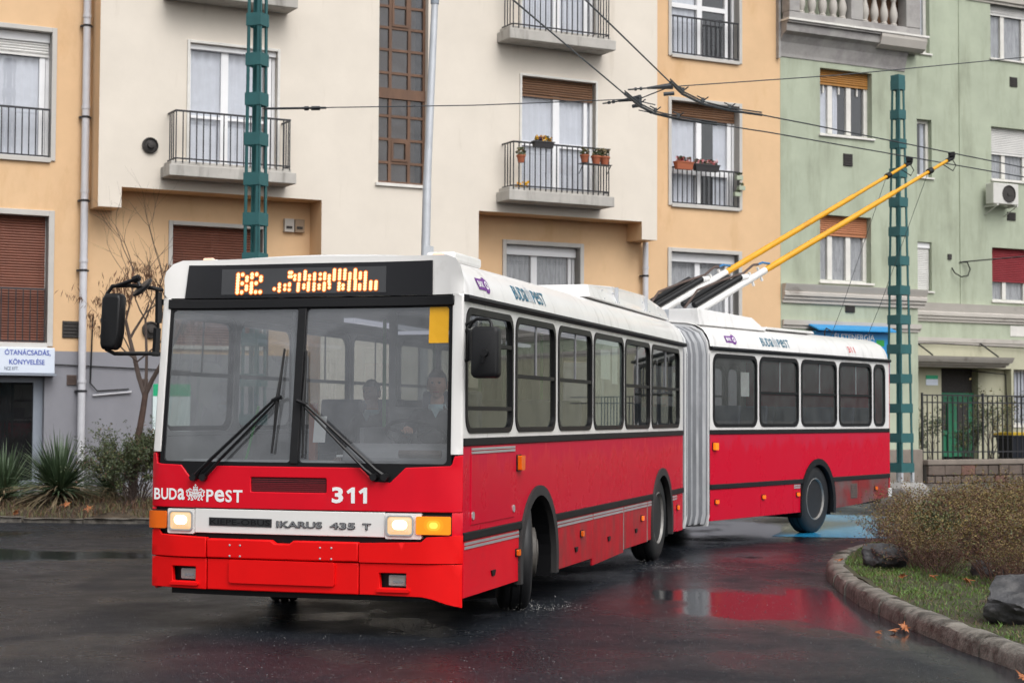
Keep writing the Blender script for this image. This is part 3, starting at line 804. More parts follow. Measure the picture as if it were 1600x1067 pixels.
# openings u0 u1 z0 z1
W1 = (-10.75, -9.01, 6.19, 8.44); W2 = (-10.75, -9.02, 2.90, 5.15); W0 = (-10.75, -9.01, 9.46, 11.7)
Bw = (-6.76, -5.02, 2.92, 5.13); Ew = (0.17, 1.90, 2.92, 5.13)
F1 = (4.15, 5.92, 9.42, 11.66); F2 = (4.15, 5.92, 6.20, 8.42); F3 = (4.15, 5.90, 2.92, 5.17)
SH = (-12.2, -9.05, 0.35, 2.34)
m_ = MB()
oh = [W0, W1, W2, Bw, Ew, F1, F2, F3, SH]
us = [-13.5, -8.2, 7.04, -6.9, -3.5] + [q for h in oh for q in h[:2]]; zs = [-0.3, 2.76, TOP] + [q for h in oh for q in h[2:]]
wall(m_, us, zs, holes_code(oh, lambda u, z: 1 if z < 2.76 else 0), YO, 0.30, 0.24, 0, 0, 1)
m_.build('wall', ['orange', 'trim'], AB)
m_ = MB(); wall(m_, us, zs, holes_code([SH], lambda u, z: 1 if z > 2.76 else 0), YO - 0.02, 0.02, 0.24, 0, 0, 0)
m_.build('plinth_wall', 'plinth_grey', AB)
# cream bays
Aw = (-6.66, -4.98, 6.19, 8.40); A2 = (-6.66, -4.98, 9.46, 11.6); Dw = (0.19, 1.91, 6.16, 8.46); D2 = (0.19, 1.91, 9.40, 11.6); ST = (-2.92, -1.88, 6.10, 12.6)
ch = [Aw, A2, Dw, D2, ST]
us = [-8.30, -7.88, -4.07, -0.755, 3.04, 3.415] + [q for h in ch for q in h[:2]]; zs = [-0.3, 5.315, 5.685, TOP] + [q for h in ch for q in h[2:]]
def bay(u, z):
    if z > 5.685 or -4.07 < u < -0.755: return 0
    if z > 5.315 and (u < -7.88 or u > 3.04): return 0
    return 1
m_ = MB(); wall(m_, us, zs, holes_code(ch, bay), YC, 0.598, 0.24, 0, 1, 0)
m_.build('bay_wall', ['cream', 'orange'], AB)
m_ = MB(); m_.box(-13.5, 7.04, YO + 0.3, 12, TOP, TOP + 0.2); m_.box(-13.5, 7.04, -0.5, YO + 0.29, TOP + 0.01, TOP + 0.25); m_.box(-13.5, -13.3, YO + 0.3, 12, -0.3, TOP - 0.01); m_.box(-13.3, 7.0, 11.8, 12, -0.3, TOP - 0.01)
m_.build('roof', 'slab', AB)
# windows
window(AB, *W1, YO, trim=0.085, box=0.17, shutter=('shutter_white', 0.10), mull=((0.42, 0.16), (0.93, 0.1)), sett=0.2)
window(AB, *W2, YO, trim=0.10, shutter=('shutter_red', 0.985), sett=0.2, curt=None, label='window closed by a brick red roller shutter')
window(AB, *W0, YO, trim=0.085, box=0.17)
window(AB, *Bw, YO, trim=0.075, shutter=('shutter_red', 0.985), sett=0.18, curt=None, label='window closed by a brick red roller shutter')
window(AB, *Ew, YO, trim=0.085, box=0.20, mull=((0.44, 0.14), (0.93, 0.07)), sett=0.22, curt=('lace', 0, 1))
window(AB, *F1, YO, trim=0.075, box=0.16, mull=((0.48, 0.13), (0.88, 0.08)), sett=0.18, partial=((0, 0.44),), trans=((0.50, 0.10, 0.0, 0.88),))
window(AB, *F2, YO, trim=0.075, shutter=('shutter_wood', 0.135), mull=((0.47, 0.13), (0.92, 0.1)), sett=0.18, partial=((0, 0.42), (0.72, 0.95)), trans=((0.34, 0.16, 0.0, 0.92),))
window(AB, *F3, YO, trim=0.085, box=0.20, mull=((0.46, 0.13), (0.90, 0.09)), sett=0.2, curt=('lace', 0, 1))
window(AB, *Aw, YC, trim=0.05, mull=((0.415, 0.14), (0.93, 0.08)), sett=0.12, trans=((0.40, 0.05, 0.02, 0.93),), partial=((0, 0.9),), frm='pvc', trimm='old_white', box=0.10)
window(AB, *A2, YC, trim=0.05, mull=((0.42, 0.14),), sett=0.12)
window(AB, *Dw, YC, trim=0.045, shutter=('shutter_wood', 0.15), mull=((0.50, 0.15), (0.90, 0.08)), sett=0.12, trimm='old_white', trans=((0.42, 0.09, 0.02, 0.93),))
window(AB, *D2, YC, trim=0.045, mull=((0.50, 0.15), (0.90, 0.08)), sett=0.12, trimm='old_white')
# stair window: brown grid, three columns
mb = MB(); u0, u1, z0, z1 = ST; yf = 0.13
cu = [u0, u0 + 0.295, u0 + 0.70, u1]
zz = [6.10, 6.52, 6.93, 7.35, 7.62, 8.12, 8.60, 9.10, 9.56, 10.05, 10.5, 11.0, 11.5, 12.05, 12.6]
zb = [6.10, 6.55, 7.02, 7.42, 7.86, 8.08, 8.50, 8.93, 9.36, 9.78, 10.2, 10.7, 11.2, 11.7, 12.6]
for a in (u0 + 0.02, cu[1], cu[2], u1 - 0.02): mb.box(a - 0.03, a + 0.03, yf, yf + 0.07, z0, z1)
for z in [6.13, 6.52, 6.97, 7.42, 8.26, 8.71, 9.14, 9.56, 10.0, 10.45, 11.0, 11.5, 12.0]: mb.box(u0, u1, yf + 0.004, yf + 0.06, z - 0.025, z + 0.025)
mb.box(u0, u1, yf - 0.02, yf + 0.08, 7.76, 7.96)
for za, zc in ((6.55, 6.95), (9.17, 9.97)):
    for a in (cu[1] + 0.03, cu[2] - 0.075): mb.box(a, a + 0.045, yf - 0.012, yf + 0.05, za, zc)
    for z in (za, zc - 0.045): mb.box(cu[1] + 0.075, cu[2] - 0.075, yf - 0.012, yf + 0.05, z, z + 0.045)
mb.quad((u0, 1.6, z0), (u1, 1.6, z0), (u1, 1.6, z1), (u0, 1.6, z1), 1)
for a in (u0 + .001, u1 - .001): mb.quad((a, 0.24, z0), (a, 1.6, z0), (a, 1.6, z1), (a, 0.24, z1), 1)
stw = mb.build('stair_window', ['stair_wood', 'dark_room'], AB, label='tall brown wooden stair window of small panes')
rowz = [6.15, 6.52, 6.97, 7.42, 7.76, 7.96, 8.26, 8.71, 9.14, 9.56, 10.0, 10.45, 11.0, 11.5, 12.0, 12.6]
for a, b in zip(cu, cu[1:]):
    for c, d in zip(rowz, rowz[1:]):
        if c == 7.76: continue
        p = MB(); p.quad((a + 0.02, yf + 0.035, c), (b - 0.02, yf + 0.035 + random.uniform(-.004, .004), c), (b - 0.02, yf + 0.035, d), (a + 0.02, yf + 0.035, d)); p.build('pane', 'stair_glass', stw, fix=False)
mb = MB(); mb.box(ST[0] - 0.06, ST[1] + 0.06, -0.05, 0.12, 6.04, 6.098); mb.build('sill', 'old_white', stw)
# balcony slabs and railings
for (a, b, z) in ((-7.18, -4.79, 5.88), (-7.18, -4.79, 9.13), (-0.37, 2.04, 5.87), (-0.37, 2.07, 9.06)):
    mb = MB(); mb.box(a, b, -0.55, -0.001, z, z + 0.20); mb.box(a + 0.06, b - 0.06, -0.45, -0.002, z + 0.201, z + 0.28); mb.build('balcony_slab', 'slab', AB, bevel=0.012)
railing(AB, -7.05, -4.88, 6.13, 7.06, -0.46, 0.125, returns=0.45)
railing(AB, -0.24, 1.97, 6.10, 7.04, -0.46, 0.125, returns=0.45)
railing(AB, -0.26, 1.96, 9.30, 10.32, -0.46, 0.125, returns=0.45)
railing(AB, -7.05, -4.88, 9.38, 10.35, -0.46, 0.125, returns=0.45)
railing(AB, -10.72, -9.03, 6.20, 7.05, 0.57, 0.125, low=0.0)
railing(AB, -10.72, -9.06, 2.91, 3.85, 0.57, 0.125, low=0.0)
railing(AB, 4.17, 5.89, 9.44, 10.25, 0.57, 0.125, low=0.0)
railing(AB, 4.17, 5.89, 6.21, 6.98, 0.57, 0.125, low=0.0)
# drainpipes with collars
def pipe(b, u, y, z0, z1, r, joints, name='drainpipe'):
    mb = MB(); mb.tube([(u, y, z0), (u, y, z1)], r, 12)
    for z in joints: mb.tube([(u, y, z), (u, y, z + 0.06)], r * 1.13, 12)
    o = mb.build(name, 'pipe', b, smooth=50)
    for z in joints:
        c = MB(); c.box(u - r * 1.5, u + r * 1.5, y + r * 0.2, y + r + 0.04, z - 0.16, z - 0.13); c.tube([(u, y, z - 0.165), (u, y, z - 0.125)], r * 1.10, 12); c.build('pipe_clip', 'rail', o)
pipe(AB, -8.42, YO - 0.13, 0.1, TOP, 0.068, (2.2, 4.35, 5.6, 7.1, 8.75))
pipe(AB, 3.43, YO - 0.13, 0.1, 5.31, 0.062, (2.4, 4.75))
# vents, meter boxes
def round_vent(b, u, y, z, r):
    M = Matrix.Translation((u, y, z)) @ Matrix.Rotation(R(90), 4, 'X')
    mb = MB(); mb.lathe([(r, 0.0), (r, 0.05), (r * 0.86, 0.065), (r * 0.80, 0.03), (r * 0.45, 0.05), (r * 0.35, 0.09), (0.0001, 0.10)], M, 20)
    mb.build('round_vent', 'vent_dark', b, smooth=40)
round_vent(AB, -7.38, YC, 6.46, 0.145)
round_vent(AB, -7.15, YO, 3.18, 0.16)
def grille(b, u0, u1, z0, z1, y, m='vent_dark', name='vent_grille'):
    mb = MB(); mb.box(u0, u1, y - 0.02, y + 0.01, z0, z1)
    n = 5
    for i in range(n):
        z = z0 + (z1 - z0) * (i + 0.2) / n; mb.box(u0 + 0.02, u1 - 0.02, y - 0.035, y - 0.021, z, z + (z1 - z0) / n * 0.55)
    return mb.build(name, m, b)
grille(AB, -8.75, -8.44, 3.0, 3.30, YO)
grille(AB, -8.66, -8.49, 2.16, 2.34, YO - 0.02, 'vent_brown'); grille(AB, -7.33, -7.19, 2.13, 2.29, YO - 0.02, 'vent_brown')
for a in (-4.61, -4.40):
    mb_m = 'moulding' if a < -4.5 else 'meter_brown'
    mb = MB(); mb.box(a, a + 0.19, YO - 0.09, YO - 0.001, 5.11, 5.36); mb.box(a + 0.03, a + 0.15, YO - 0.10, YO - 0.091, 5.17, 5.22, 1); mb.build('meter_box', [mb_m, 'vent_dark'], AB, bevel=0.008)
# cables along the plinth
mb = MB(); mb.tube([(-8.9, YO - 0.05, 2.52), (-8.2, YO - 0.05, 2.5), (-6.4, YO - 0.05, 2.44)], 0.012, 5); mb.tube([(-8.22, YO - 0.06, 3.4), (-8.25, YO - 0.06, 2.2), (-8.12, YO - 0.06, 2.06), (-7.55, YO - 0.06, 2.10)], 0.014, 6); mb.build('cable', 'rubber', AB, smooth=60)
mb = MB(); mb.tube([(-8.2, YO - 0.05, 1.98), (-7.5, YO - 0.06, 2.05)], 0.018, 6); mb.build('conduit', 'pipe', AB, smooth=60)
# shop front at the far left
mb = MB(); u0, u1, z0, z1 = SH
for a, b in ((u0, u0 + 0.1), (u1 - 0.16, u1), (-10.5, -10.4)): mb.box(a, b, YO + 0.12, YO + 0.2, z0, z1)
mb.box(u0, u1, YO + 0.125, YO + 0.195, z1 - 0.14, z1 - 0.001); mb.box(u0, u1, YO + 0.125, YO + 0.195, z0, z0 + 0.12)
mb.quad((u0, 3.4, z0), (u1, 3.4, z0), (u1, 3.4, z1), (u0, 3.4, z1), 1)
for a in (u0, u1): mb.quad((a, YO + 0.24, z0), (a, 3.4, z0), (a, 3.4, z1), (a, YO + 0.24, z1), 1)
mb.quad((u0, YO + 0.24, z1), (u1, YO + 0.24, z1), (u1, 3.4, z1), (u0, 3.4, z1), 1); mb.quad((u0, YO + 0.24, z0), (u1, YO + 0.24, z0), (u1, 3.4, z0), (u0, 3.4, z0), 1)
shf = mb.build('shop_window', ['aluminium', 'dark_room'], AB)
for a, b in ((u0 + 0.1, -10.5), (-10.4, u1 - 0.16)):
    p = MB(); p.quad((a, YO + 0.16, z0 + 0.12), (b, YO + 0.16, z0 + 0.12), (b, YO + 0.16, z1 - 0.14), (a, YO + 0.16, z1 - 0.14)); p.build('pane', 'shop_glass', shf, fix=False)

# things fixed to or standing on the block
sg = fthing('shop_sign', -9.9, 0.45, 2.3, 'white shop sign board with blue Hungarian lettering above the shop window at far left', 'sign')
mb = MB(); mb.box(-11.4, -8.93, 0.34, 0.578, 2.350, 2.805); mb.build('sign_box', 'sign_white', sg, bevel=0.015)
mb = MB(); mb.box(-11.42, -8.90, 0.33, 0.578, 2.315, 2.347); mb.build('sign_edge', 'aluminium', sg)
SF = lambda a, b, off: (a, 0.338 - off, b)
mb = MB(); text(mb, 'ÓTANÁCSADÁS,', SF, -9.80, 2.655, -9.01, 2.780, 0.003, 0.014); text(mb, 'KÖNYVELÉSE', SF, -9.72, 2.505, -9.11, 2.615, 0.003, 0.014); mb.build('lettering', 'sign_blue_text', sg)
mb = MB(); text(mb, 'NCE KFT.', SF, -9.80, 2.405, -9.56, 2.465, 0.003, 0.0); mb.build('small_lettering', 'sign_dark_text', sg)

po = fthing('wall_poster', -6.85, 0.5, 1.0, 'green and white poster board on the grey plinth behind the bare tree', 'poster')
mb = MB(); mb.box(-7.10, -6.40, 0.545, 0.578, 0.95, 2.20); mb.build('board', 'sign_pale', po)
PF = lambda a, b, off: (a, 0.544 - off, b)
mb = MB(); mb.quad(PF(-7.10, 1.98, .002), PF(-6.40, 1.98, .002), PF(-6.40, 2.2, .002), PF(-7.10, 2.2, .002)); mb.quad(PF(-7.10, .95, .002), PF(-6.40, .95, .002), PF(-6.40, 1.12, .002), PF(-7.10, 1.12, .002)); mb.build('green_band', 'sign_green', po, fix=False)

def flowers(mb, u0, u1, y, z, n, mis, sp=0.08, h=0.10, seed=0):
    rnd = random.Random(seed)
    for k in range(n):
        c = Vector((rnd.uniform(u0, u1), y + rnd.uniform(-0.05, 0.05), z + rnd.uniform(0, h)))
        s = rnd.uniform(0.5, 1) * sp; a = Vector((rnd.uniform(-1, 1), rnd.uniform(-1, 1), rnd.uniform(-1, 1))).normalized(); b = a.orthogonal().normalized() * s; c2 = a.cross(b)
        mb.add([c - b, c + c2 * 0.7, c + b, c - c2 * 0.7], [(0, 1, 2, 3)], rnd.choice(mis))
def planter(u0, u1, y, z, d, h, pm, fl, label, cat='flower box', group=None, n=60, seed=1, fh=0.12):
    t = fthing('flower_box', (u0 + u1) / 2, y, z, label, cat, group)
    mb = MB(); e = 0.02
    mb.add([(u0 + e, y - d / 2 + e, z), (u1 - e, y - d / 2 + e, z), (u1 - e, y + d / 2 - e, z), (u0 + e, y + d / 2 - e, z), (u0, y - d / 2, z + h), (u1, y - d / 2, z + h), (u1, y + d / 2, z + h), (u0, y + d / 2, z + h)], [(0, 3, 2, 1), (4, 5, 6, 7), (0, 1, 5, 4), (1, 2, 6, 5), (2, 3, 7, 6), (3, 0, 4, 7)])
    mb.box(u0 - 0.01, u1 + 0.01, y - d / 2 - 0.01, y + d / 2 + 0.01, z + h + 0.001, z + h + 0.025)
    mb.build('trough', pm, t)
    f = MB(); flowers(f, u0 + 0.03, u1 - 0.03, y, z + h + 0.01, n, list(range(len(fl))) , 0.045, fh, seed); f.build('flowers', fl, t, fix=False)
    return t
planter(0.18, 0.62, -0.52, 6.95, 0.14, 0.10, 'planter_black', ['petal_yellow', 'petal_yellow', 'leaf_shrub', 'petal_purple'], 'black flower box of yellow and purple pansies on the balcony rail', n=110)
planter(4.20, 4.62, 0.50, 6.93, 0.15, 0.14, 'terracotta', ['petal_red', 'petal_pink', 'leaf_shrub'], 'terracotta flower box with pinkish red flowers on the window rail beside the black one', n=110, seed=3)
planter(4.68, 5.30, 0.50, 6.93, 0.15, 0.12, 'planter_black', ['petal_red', 'petal_pink', 'leaf_shrub', 'leaf_shrub'], 'black flower box with pink flowers beside the terracotta one on the window rail', n=140, seed=4)
def pot(u, y, z, r, label, seed, plant='leaf_shrub', hangs=True):
    t = fthing('flower_pot', u, y, z, label, 'flower pot', 'terracotta pots on the balcony with the yellow pansies')
    mb = MB(); mb.lathe([(r * 0.68, 0), (r * 0.95, r * 1.35), (r * 1.1, r * 1.36), (r * 1.1, r * 1.7), (r * 0.9, r * 1.7), (r * 0.85, r * 1.4)], Matrix.Translation((u, y, z)), 14); mb.build('pot', 'terracotta', t, smooth=40)
    f = MB(); flowers(f, u - r, u + r, y, z + r * 1.6, 45, [0, 1], 0.05, 0.16, seed); f.build('plant', [plant, 'blade_dry'], t, fix=False)
pot(-0.10, -0.53, 6.62, 0.085, 'small terracotta pot hanging at the left end of the balcony rail with pansies', 5)
pot(1.33, -0.56, 6.72, 0.09, 'terracotta pot leftmost of the three on the balcony shelf', 6)
pot(1.60, -0.56, 6.70, 0.10, 'terracotta pot in the middle of the three on the balcony shelf', 7)
pot(1.80, -0.56, 6.70, 0.10, 'terracotta pot rightmost of the three on the balcony shelf', 8)
sh_ = MB(); sh_.box(1.22, 1.92, -0.66, -0.485, 6.685, 6.698); sh_.tube([(1.25, -0.66, 6.69), (1.25, -0.48, 6.5)], 0.008, 4); sh_.tube([(1.89, -0.66, 6.69), (1.89, -0.48, 6.5)], 0.008, 4)
t = fthing('pot_shelf', 1.57, -0.5, 6.68, 'thin dark wire shelf carrying terracotta pots outside the balcony rail', 'shelf'); sh_.build('shelf_board', 'rail', t)
t = fthing('flower_clump', -0.05, -0.42, 6.16, 'low clump of yellow flowers at the foot of the balcony railing', 'flowers'); f = MB(); flowers(f, -0.12, 0.12, -0.40, 6.16, 50, [0, 1], 0.045, 0.10, 9); f.build('petals', ['petal_yellow', 'petal_yellow'], t, fix=False)
t = fthing('hanging_planters', 5.83, 0.5, 6.4, 'small pale green planters hung in a column beside the window rail', 'planter')
for i, (du, z) in enumerate(((0.0, 6.80), (0.06, 6.58), (-0.05, 6.44))):
    mb = MB(); mb.box(5.76 + du, 5.92 + du, 0.44, 0.53, z, z + 0.09); flowers(mb, 5.77 + du, 5.91 + du, 0.48, z + 0.09, 14, [1], 0.04, 0.07, i); mb.build('planter', ['green_plaster', 'leaf_shrub'], t)

# ------------------------------------------------------------------ green apartment house
GB = house('green_apartment_house', 9.0, 0.6, 'weathered pale green plastered apartment house with concrete balcony and grey mouldings', 'building')
YG, YR = 0.6, 4.6
G1 = (8.15, 9.64, 8.02, 9.52); G2 = (8.14, 9.60, 4.70, 6.20); G0 = (9.3, 10.9, 10.6, 13.0)
m_ = MB(); gh = [G1, G2]
us = [7.045, 10.97] + [q for h in gh for q in h[:2]]; zs = [-0.3, 0.9, 14.2] + [q for h in gh for q in h[2:]]
wall(m_, us, zs, holes_code(gh), YG, 4.2, 0.22); m_.build('wall', 'green_plaster', GB)
m_ = MB(); m_.box(7.06, 11.04, YG - 0.07, YG - 0.001, -0.3, 0.92); m_.build('plinth', 'coping', GB, bevel=0.02)
N1 = (14.35, 14.93, 11.26, 13.4); N2 = (14.35, 14.98, 7.97, 9.50); N3 = (14.35, 14.96, 4.97, 6.26)
DH = (15.25, 17.72, 0.3, 2.97); W4 = (17.68, 19.3, 1.45, 2.96)
Hs = []
for k in range(6):
    o_ = k * 5.2
    Hs += [(17.07 + o_, 19.2 + o_, 11.38, 13.05), (17.07 + o_, 19.2 + o_, 8.08, 9.52), (17.07 + o_, 19.2 + o_, 4.80, 6.24)]
rh = [N1, N2, N3, DH, (17.8, 19.3, 1.45, 2.96)] + Hs
us = [10.9, 48] + [q for h in rh for q in h[:2]]; zs = [-0.3, 3.70, 14.2] + [q for h in rh for q in h[2:]]
m_ = MB(); wall(m_, us, zs, holes_code(rh, lambda u, z: 1 if z < 3.7 else 0), YR, 0.3, 0.25); m_.build('recessed_wall', 'green_plaster', GB)
m_ = MB(); wall(m_, us, zs, holes_code(rh, lambda u, z: 1 if z > 3.7 else 0), YR - 0.012, 0.012, 0.25); m_.build('ground_floor_wall', 'beige_plaster', GB)
m_ = MB(); m_.box(7.05, 10.97, YG + 4.3, 14, 14.2, 14.35); m_.box(10.98, 48, YR + 0.3, 14, 14.2, 14.36); m_.box(7.05, 10.96, YG - 0.2, YG + 4.29, 14.201, 14.4); m_.box(47.8, 48, YR + 0.3, 14, -0.3, 14.19); m_.box(7.05, 47.7, 13.8, 14, -0.3, 14.19); m_.build('roof', 'slab', GB)
CT = [(0.895, 0.035, 0.03, 0.97)]
def hung(h, shut, box=0.0, b=GB, y=YG, mid=True, **k):
    tr = [(0.80, 0.04, 0.0, 1.0)] if mid else []
    return window(b, *h, y, mull=((0.27, 0.13), (0.63, 0.13), (0.94, 0.05)), shutter=shutter_or(shut), trans=tr, sett=0.17, frm='old_white', box=box, fr=0.055, **k)
def shutter_or(s): return s
w_ = hung(G1, ('shutter_amber', 0.20), partial=((0.0, 0.25), (0.3, 0.45)), label='window with a half-open sash under an amber shutter')
for f in (0.15, 0.45, 0.80):
    m_ = MB(); c = G1[0] + (G1[1] - G1[0]) * f; m_.box(c - 0.018, c + 0.018, YG + 0.165, YG + 0.21, G1[3] - 0.53, G1[3] - 0.32); m_.build('glazing_bar', 'old_white', w_)
m_ = MB(); m_.add([(9.60, YG + 0.16, 8.10), (9.52, YG - 0.16, 8.10), (9.52, YG - 0.16, 8.95), (9.60, YG + 0.16, 8.95)], [(0, 1, 2, 3)])
w_ = hung(G2, ('shutter_orange', 0.27), curt=('lace', 0, 1))
window(GB, *N1, YR, mull=(), sett=0.14, frm='old_white', fr=0.09)
window(GB, *N2, YR, mull=(), sett=0.14, frm='old_white', fr=0.09, curt=('curtain', 0, 1), partial=((0.7, 1),))
window(GB, *N3, YR, mull=(), sett=0.14, frm='old_white', fr=0.09, shutter=('shutter_white', 0.97), box=0.16, curt=None)
SHT = [('shutter_white', 0.25), ('shutter_white', 0.48), ('shutter_crimson', 0.60)]
for k, h in enumerate(Hs):
    s_ = SHT[k % 3] if k < 3 else random.choice([('shutter_white', 0.2), ('shutter_orange', 0.35), ('shutter_wood', 0.15), None])
    hung(h, s_, y=YR, curt=('lace', 0, 1), mid=(k % 3 == 0), label='window under a crimson shutter' if k == 2 else None)
window(GB, 17.8, 19.3, 1.45, 2.96, YR, mull=((0.5, 0.08),), sett=0.14, frm='old_white', fr=0.07)
m_ = MB()
for i in range(12): m_.box(17.83 + i * 0.13, 17.85 + i * 0.13, YR + 0.02, YR + 0.04, 1.46, 2.95)
m_.box(17.8, 19.3, YR + 0.041, YR + 0.055, 2.2, 2.24)
m_.build('window_bars', 'rail', GB)
# mouldings
def mould(u0, u1, z0, z1, y, prof, ret=0.0):
    """prof: (height fraction, projection)"""
    m_ = MB(); pts = [(0.0, 0.0)] + list(prof) + [(1.0, 0.0)]
    n = len(pts)
    vs = [(u, y - p, z0 + (z1 - z0) * h) for u in (u0, u1) for h, p in pts]
    m_.add(vs, [(i, i + 1, n + i + 1, n + i) for i in range(n - 1)] + [tuple(range(n)), tuple(range(2 * n - 1, n - 1, -1))]); return m_
m_ = mould(7.07, 11.15, 4.18, 4.60, YG, [(0.0, 0.05), (0.2, 0.05), (0.2, 0.09), (0.38, 0.09), (0.38, 0.13), (0.55, 0.13), (0.6, 0.10), (0.93, 0.16), (1.0, 0.17)]); m_.build('moulding', 'moulding', GB)
m_ = mould(7.07, 11.02, 3.62, 3.80, YG, [(0.0, 0.03), (0.3, 0.03), (0.4, 0.07), (1.0, 0.08)]); m_.build('moulding', 'moulding', GB)
m_ = mould(10.99, 47.5, 4.18, 4.66, YR, [(0.0, 0.05), (0.15, 0.05), (0.15, 0.09), (0.32, 0.09), (0.32, 0.13), (0.5, 0.13), (0.55, 0.10), (0.93, 0.15), (1.0, 0.16)]); m_.build('moulding', 'moulding', GB)
m_ = mould(10.99, 47.5, 3.58, 3.76, YR, [(0.0, 0.02), (0.3, 0.03), (0.4, 0.05), (1.0, 0.06)]); m_.build('moulding', 'moulding', GB)
m_ = mould(16.2, 47.5, 12.86, 13.12, YR, [(0.0, 0.03), (0.3, 0.03), (0.3, 0.08), (1.0, 0.10)]); m_.build('moulding', 'moulding', GB)
m_ = MB(); m_.box(15.93, 15.99, YR - 0.022, YR - 0.001, 4.67, 14.1); m_.build('wall_strip', 'green_plaster', GB)
m_ = MB(); m_.box(17.70, 18.6, YR - 0.014, YR - 0.001, 3.86, 4.14); m_.build('paint_patch', 'old_white', GB)
grille(GB, 8.80, 9.06, 7.34, 7.62, YG); grille(GB, 8.84, 9.11, 4.02, 4.165, YG); grille(GB, 17.75, 18.02, 10.66, 10.92, YR); grille(GB, 17.62, 17.92, 7.0, 7.22, YR)
m_ = MB(); m_.box(15.5, 15.62, YR - 0.04, YR - 0.001, 5.84, 5.98); m_.build('junction_box', 'vent_dark', GB)
# balcony of bare concrete with turned balusters
m_ = MB()
prof = [(0.0, 0.02), (0.10, 0.03), (0.42, 0.10), (0.62, 0.20), (0.70, 0.32), (0.94, 0.34), (0.94, 0.40), (1.0, 0.40)]
m_ = mould(6.98, 10.60, 9.66, 10.40, YG, prof); m_.build('balcony_slab', 'bare_render', GB)
m_ = MB(); m_.box(6.96, 10.98, YG - 0.44, YG - 0.01, 10.402, 10.45); m_.build('balcony_edge', 'old_white', GB)
m_ = mould(9.6, 10.93, 10.08, 10.395, YG, [(0, 0.26), (0.2, 0.36), (0.75, 0.42), (1.0, 0.42)]); m_.build('balcony_bracket', 'moulding', GB)
m_ = MB(); m_.box(7.0, 10.75, YG - 0.40, YG - 0.14, 10.452, 10.60); m_.box(7.0, 10.75, YG - 0.40, YG - 0.12, 11.35, 11.55)
for a, w in ((7.0, 0.28), (8.72, 0.34), (10.32, 0.42)): m_.box(a, a + w, YG - 0.41, YG - 0.11, 10.601, 11.349)
m_.build('balustrade', 'bare_render', GB, bevel=0.015)
bprof = [(0.075, 0.0), (0.085, 0.05), (0.06, 0.07), (0.075, 0.12), (0.10, 0.22), (0.095, 0.32), (0.055, 0.48), (0.05, 0.56), (0.07, 0.60), (0.055, 0.64), (0.08, 0.70), (0.08, 0.75)]
q = MB(); q.lathe(bprof, n=10); bme = q.mesh('baluster', ['moulding'], 40)
for a in [7.42, 7.72, 8.02, 8.32, 8.58, 9.22, 9.50, 9.78, 10.06]: inst('baluster', bme, GB, Matrix.Translation((a - 9.0, YG - 0.26 - 0.6, 10.60)))
m_ = MB(); m_.box(9.2, 10.96, YG - 0.005, YG - 0.001, 10.46, 13); m_.build('balcony_door', 'shutter_wood', GB)
m_ = MB()
for a in (6.98,): m_.box(6.93, 6.99, YG - 0.1, YG, 9.6, 14.1)
m_.build('edge_plaster', 'bare_render', GB)
# ground floor: porch, canopy, green door
m_ = MB(); DY = YR + 0.50
m_.quad((16.78, YR + 0.25, 0.3), (17.72, YR + 0.25, 0.3), (17.72, YR + 0.25, 2.97), (16.78, YR + 0.25, 2.97)); m_.quad((16.78, YR + 0.25, 0.3), (16.78, DY, 0.3), (16.78, DY, 2.97), (16.78, YR + 0.25, 2.97))
m_.quad((15.25, YR + 0.25, 0.3), (15.25, DY, 0.3), (15.25, DY, 2.97), (15.25, YR + 0.25, 2.97)); m_.quad((15.25, YR + 0.25, 2.969), (17.72, YR + 0.25, 2.969), (17.72, DY, 2.969), (15.25, DY, 2.969)); m_.build('porch', 'beige_plaster', GB)
m_ = MB(); m_.box(15.26, 16.77, DY - 0.04, DY + 0.02, 0.6, 2.30); m_.box(15.26, 16.77, DY - 0.10, DY - 0.041, 2.18, 2.32)
for a in (15.32, 16.06):
    m_.box(a, a + 0.10, DY - 0.09, DY - 0.041, 0.62, 2.17); m_.box(a + 0.52, a + 0.62, DY - 0.09, DY - 0.041, 0.62, 2.17)
    for z in (0.62, 1.2, 2.07): m_.box(a + 0.101, a + 0.519, DY - 0.088, DY - 0.041, z, z + 0.10)
    m_.box(a + 0.16, a + 0.46, DY - 0.07, DY - 0.041, 0.78, 1.14)
    m_.box(a + 0.12, a + 0.50, DY - 0.052, DY - 0.041, 1.32, 2.05, 1)
m_.box(15.26, 16.77, DY - 0.02, DY + 0.02, 2.33, 2.96, 1)
m_.build('door', ['door_green', 'vent_dark'], GB, label='double leaf dark green entrance door')
m_ = mould(13.7, 17.05, 2.97, 3.24, YR, [(0, 0.50), (0.22, 0.52), (0.22, 0.62), (0.45, 0.64), (0.45, 0.74), (0.75, 0.80), (1.0, 0.84)]); m_.build('canopy', 'moulding', GB)
m_ = MB()
for a in (14.35, 16.6): m_.tube([(a, YR - 0.7, 3.26), (a, YR - 0.02, 3.64)], 0.022, 5)
m_.build('canopy_tie', 'rail', GB)
m_ = MB(); m_.tube([(11.2, YR - 0.09, 3.58), (13, YR - 0.09, 3.55), (15, YR - 0.09, 3.6), (19, YR - 0.09, 3.52)], 0.014, 5); m_.tube([(16.3, YR - 0.02, 2.9), (17.5, YR - 0.03, 2.82), (17.55, YR - 0.03, 0.7)], 0.02, 5); m_.build('cable', 'rubber', GB)
m_ = MB(); m_.box(14.72, 15.12, YR - 0.03, YR - 0.013, 2.50, 2.66); m_.box(14.72, 15.12, YR - 0.03, YR - 0.013, 2.661, 2.76, 1); m_.build('number_plate', ['sign_white', 'sign_green'], GB)

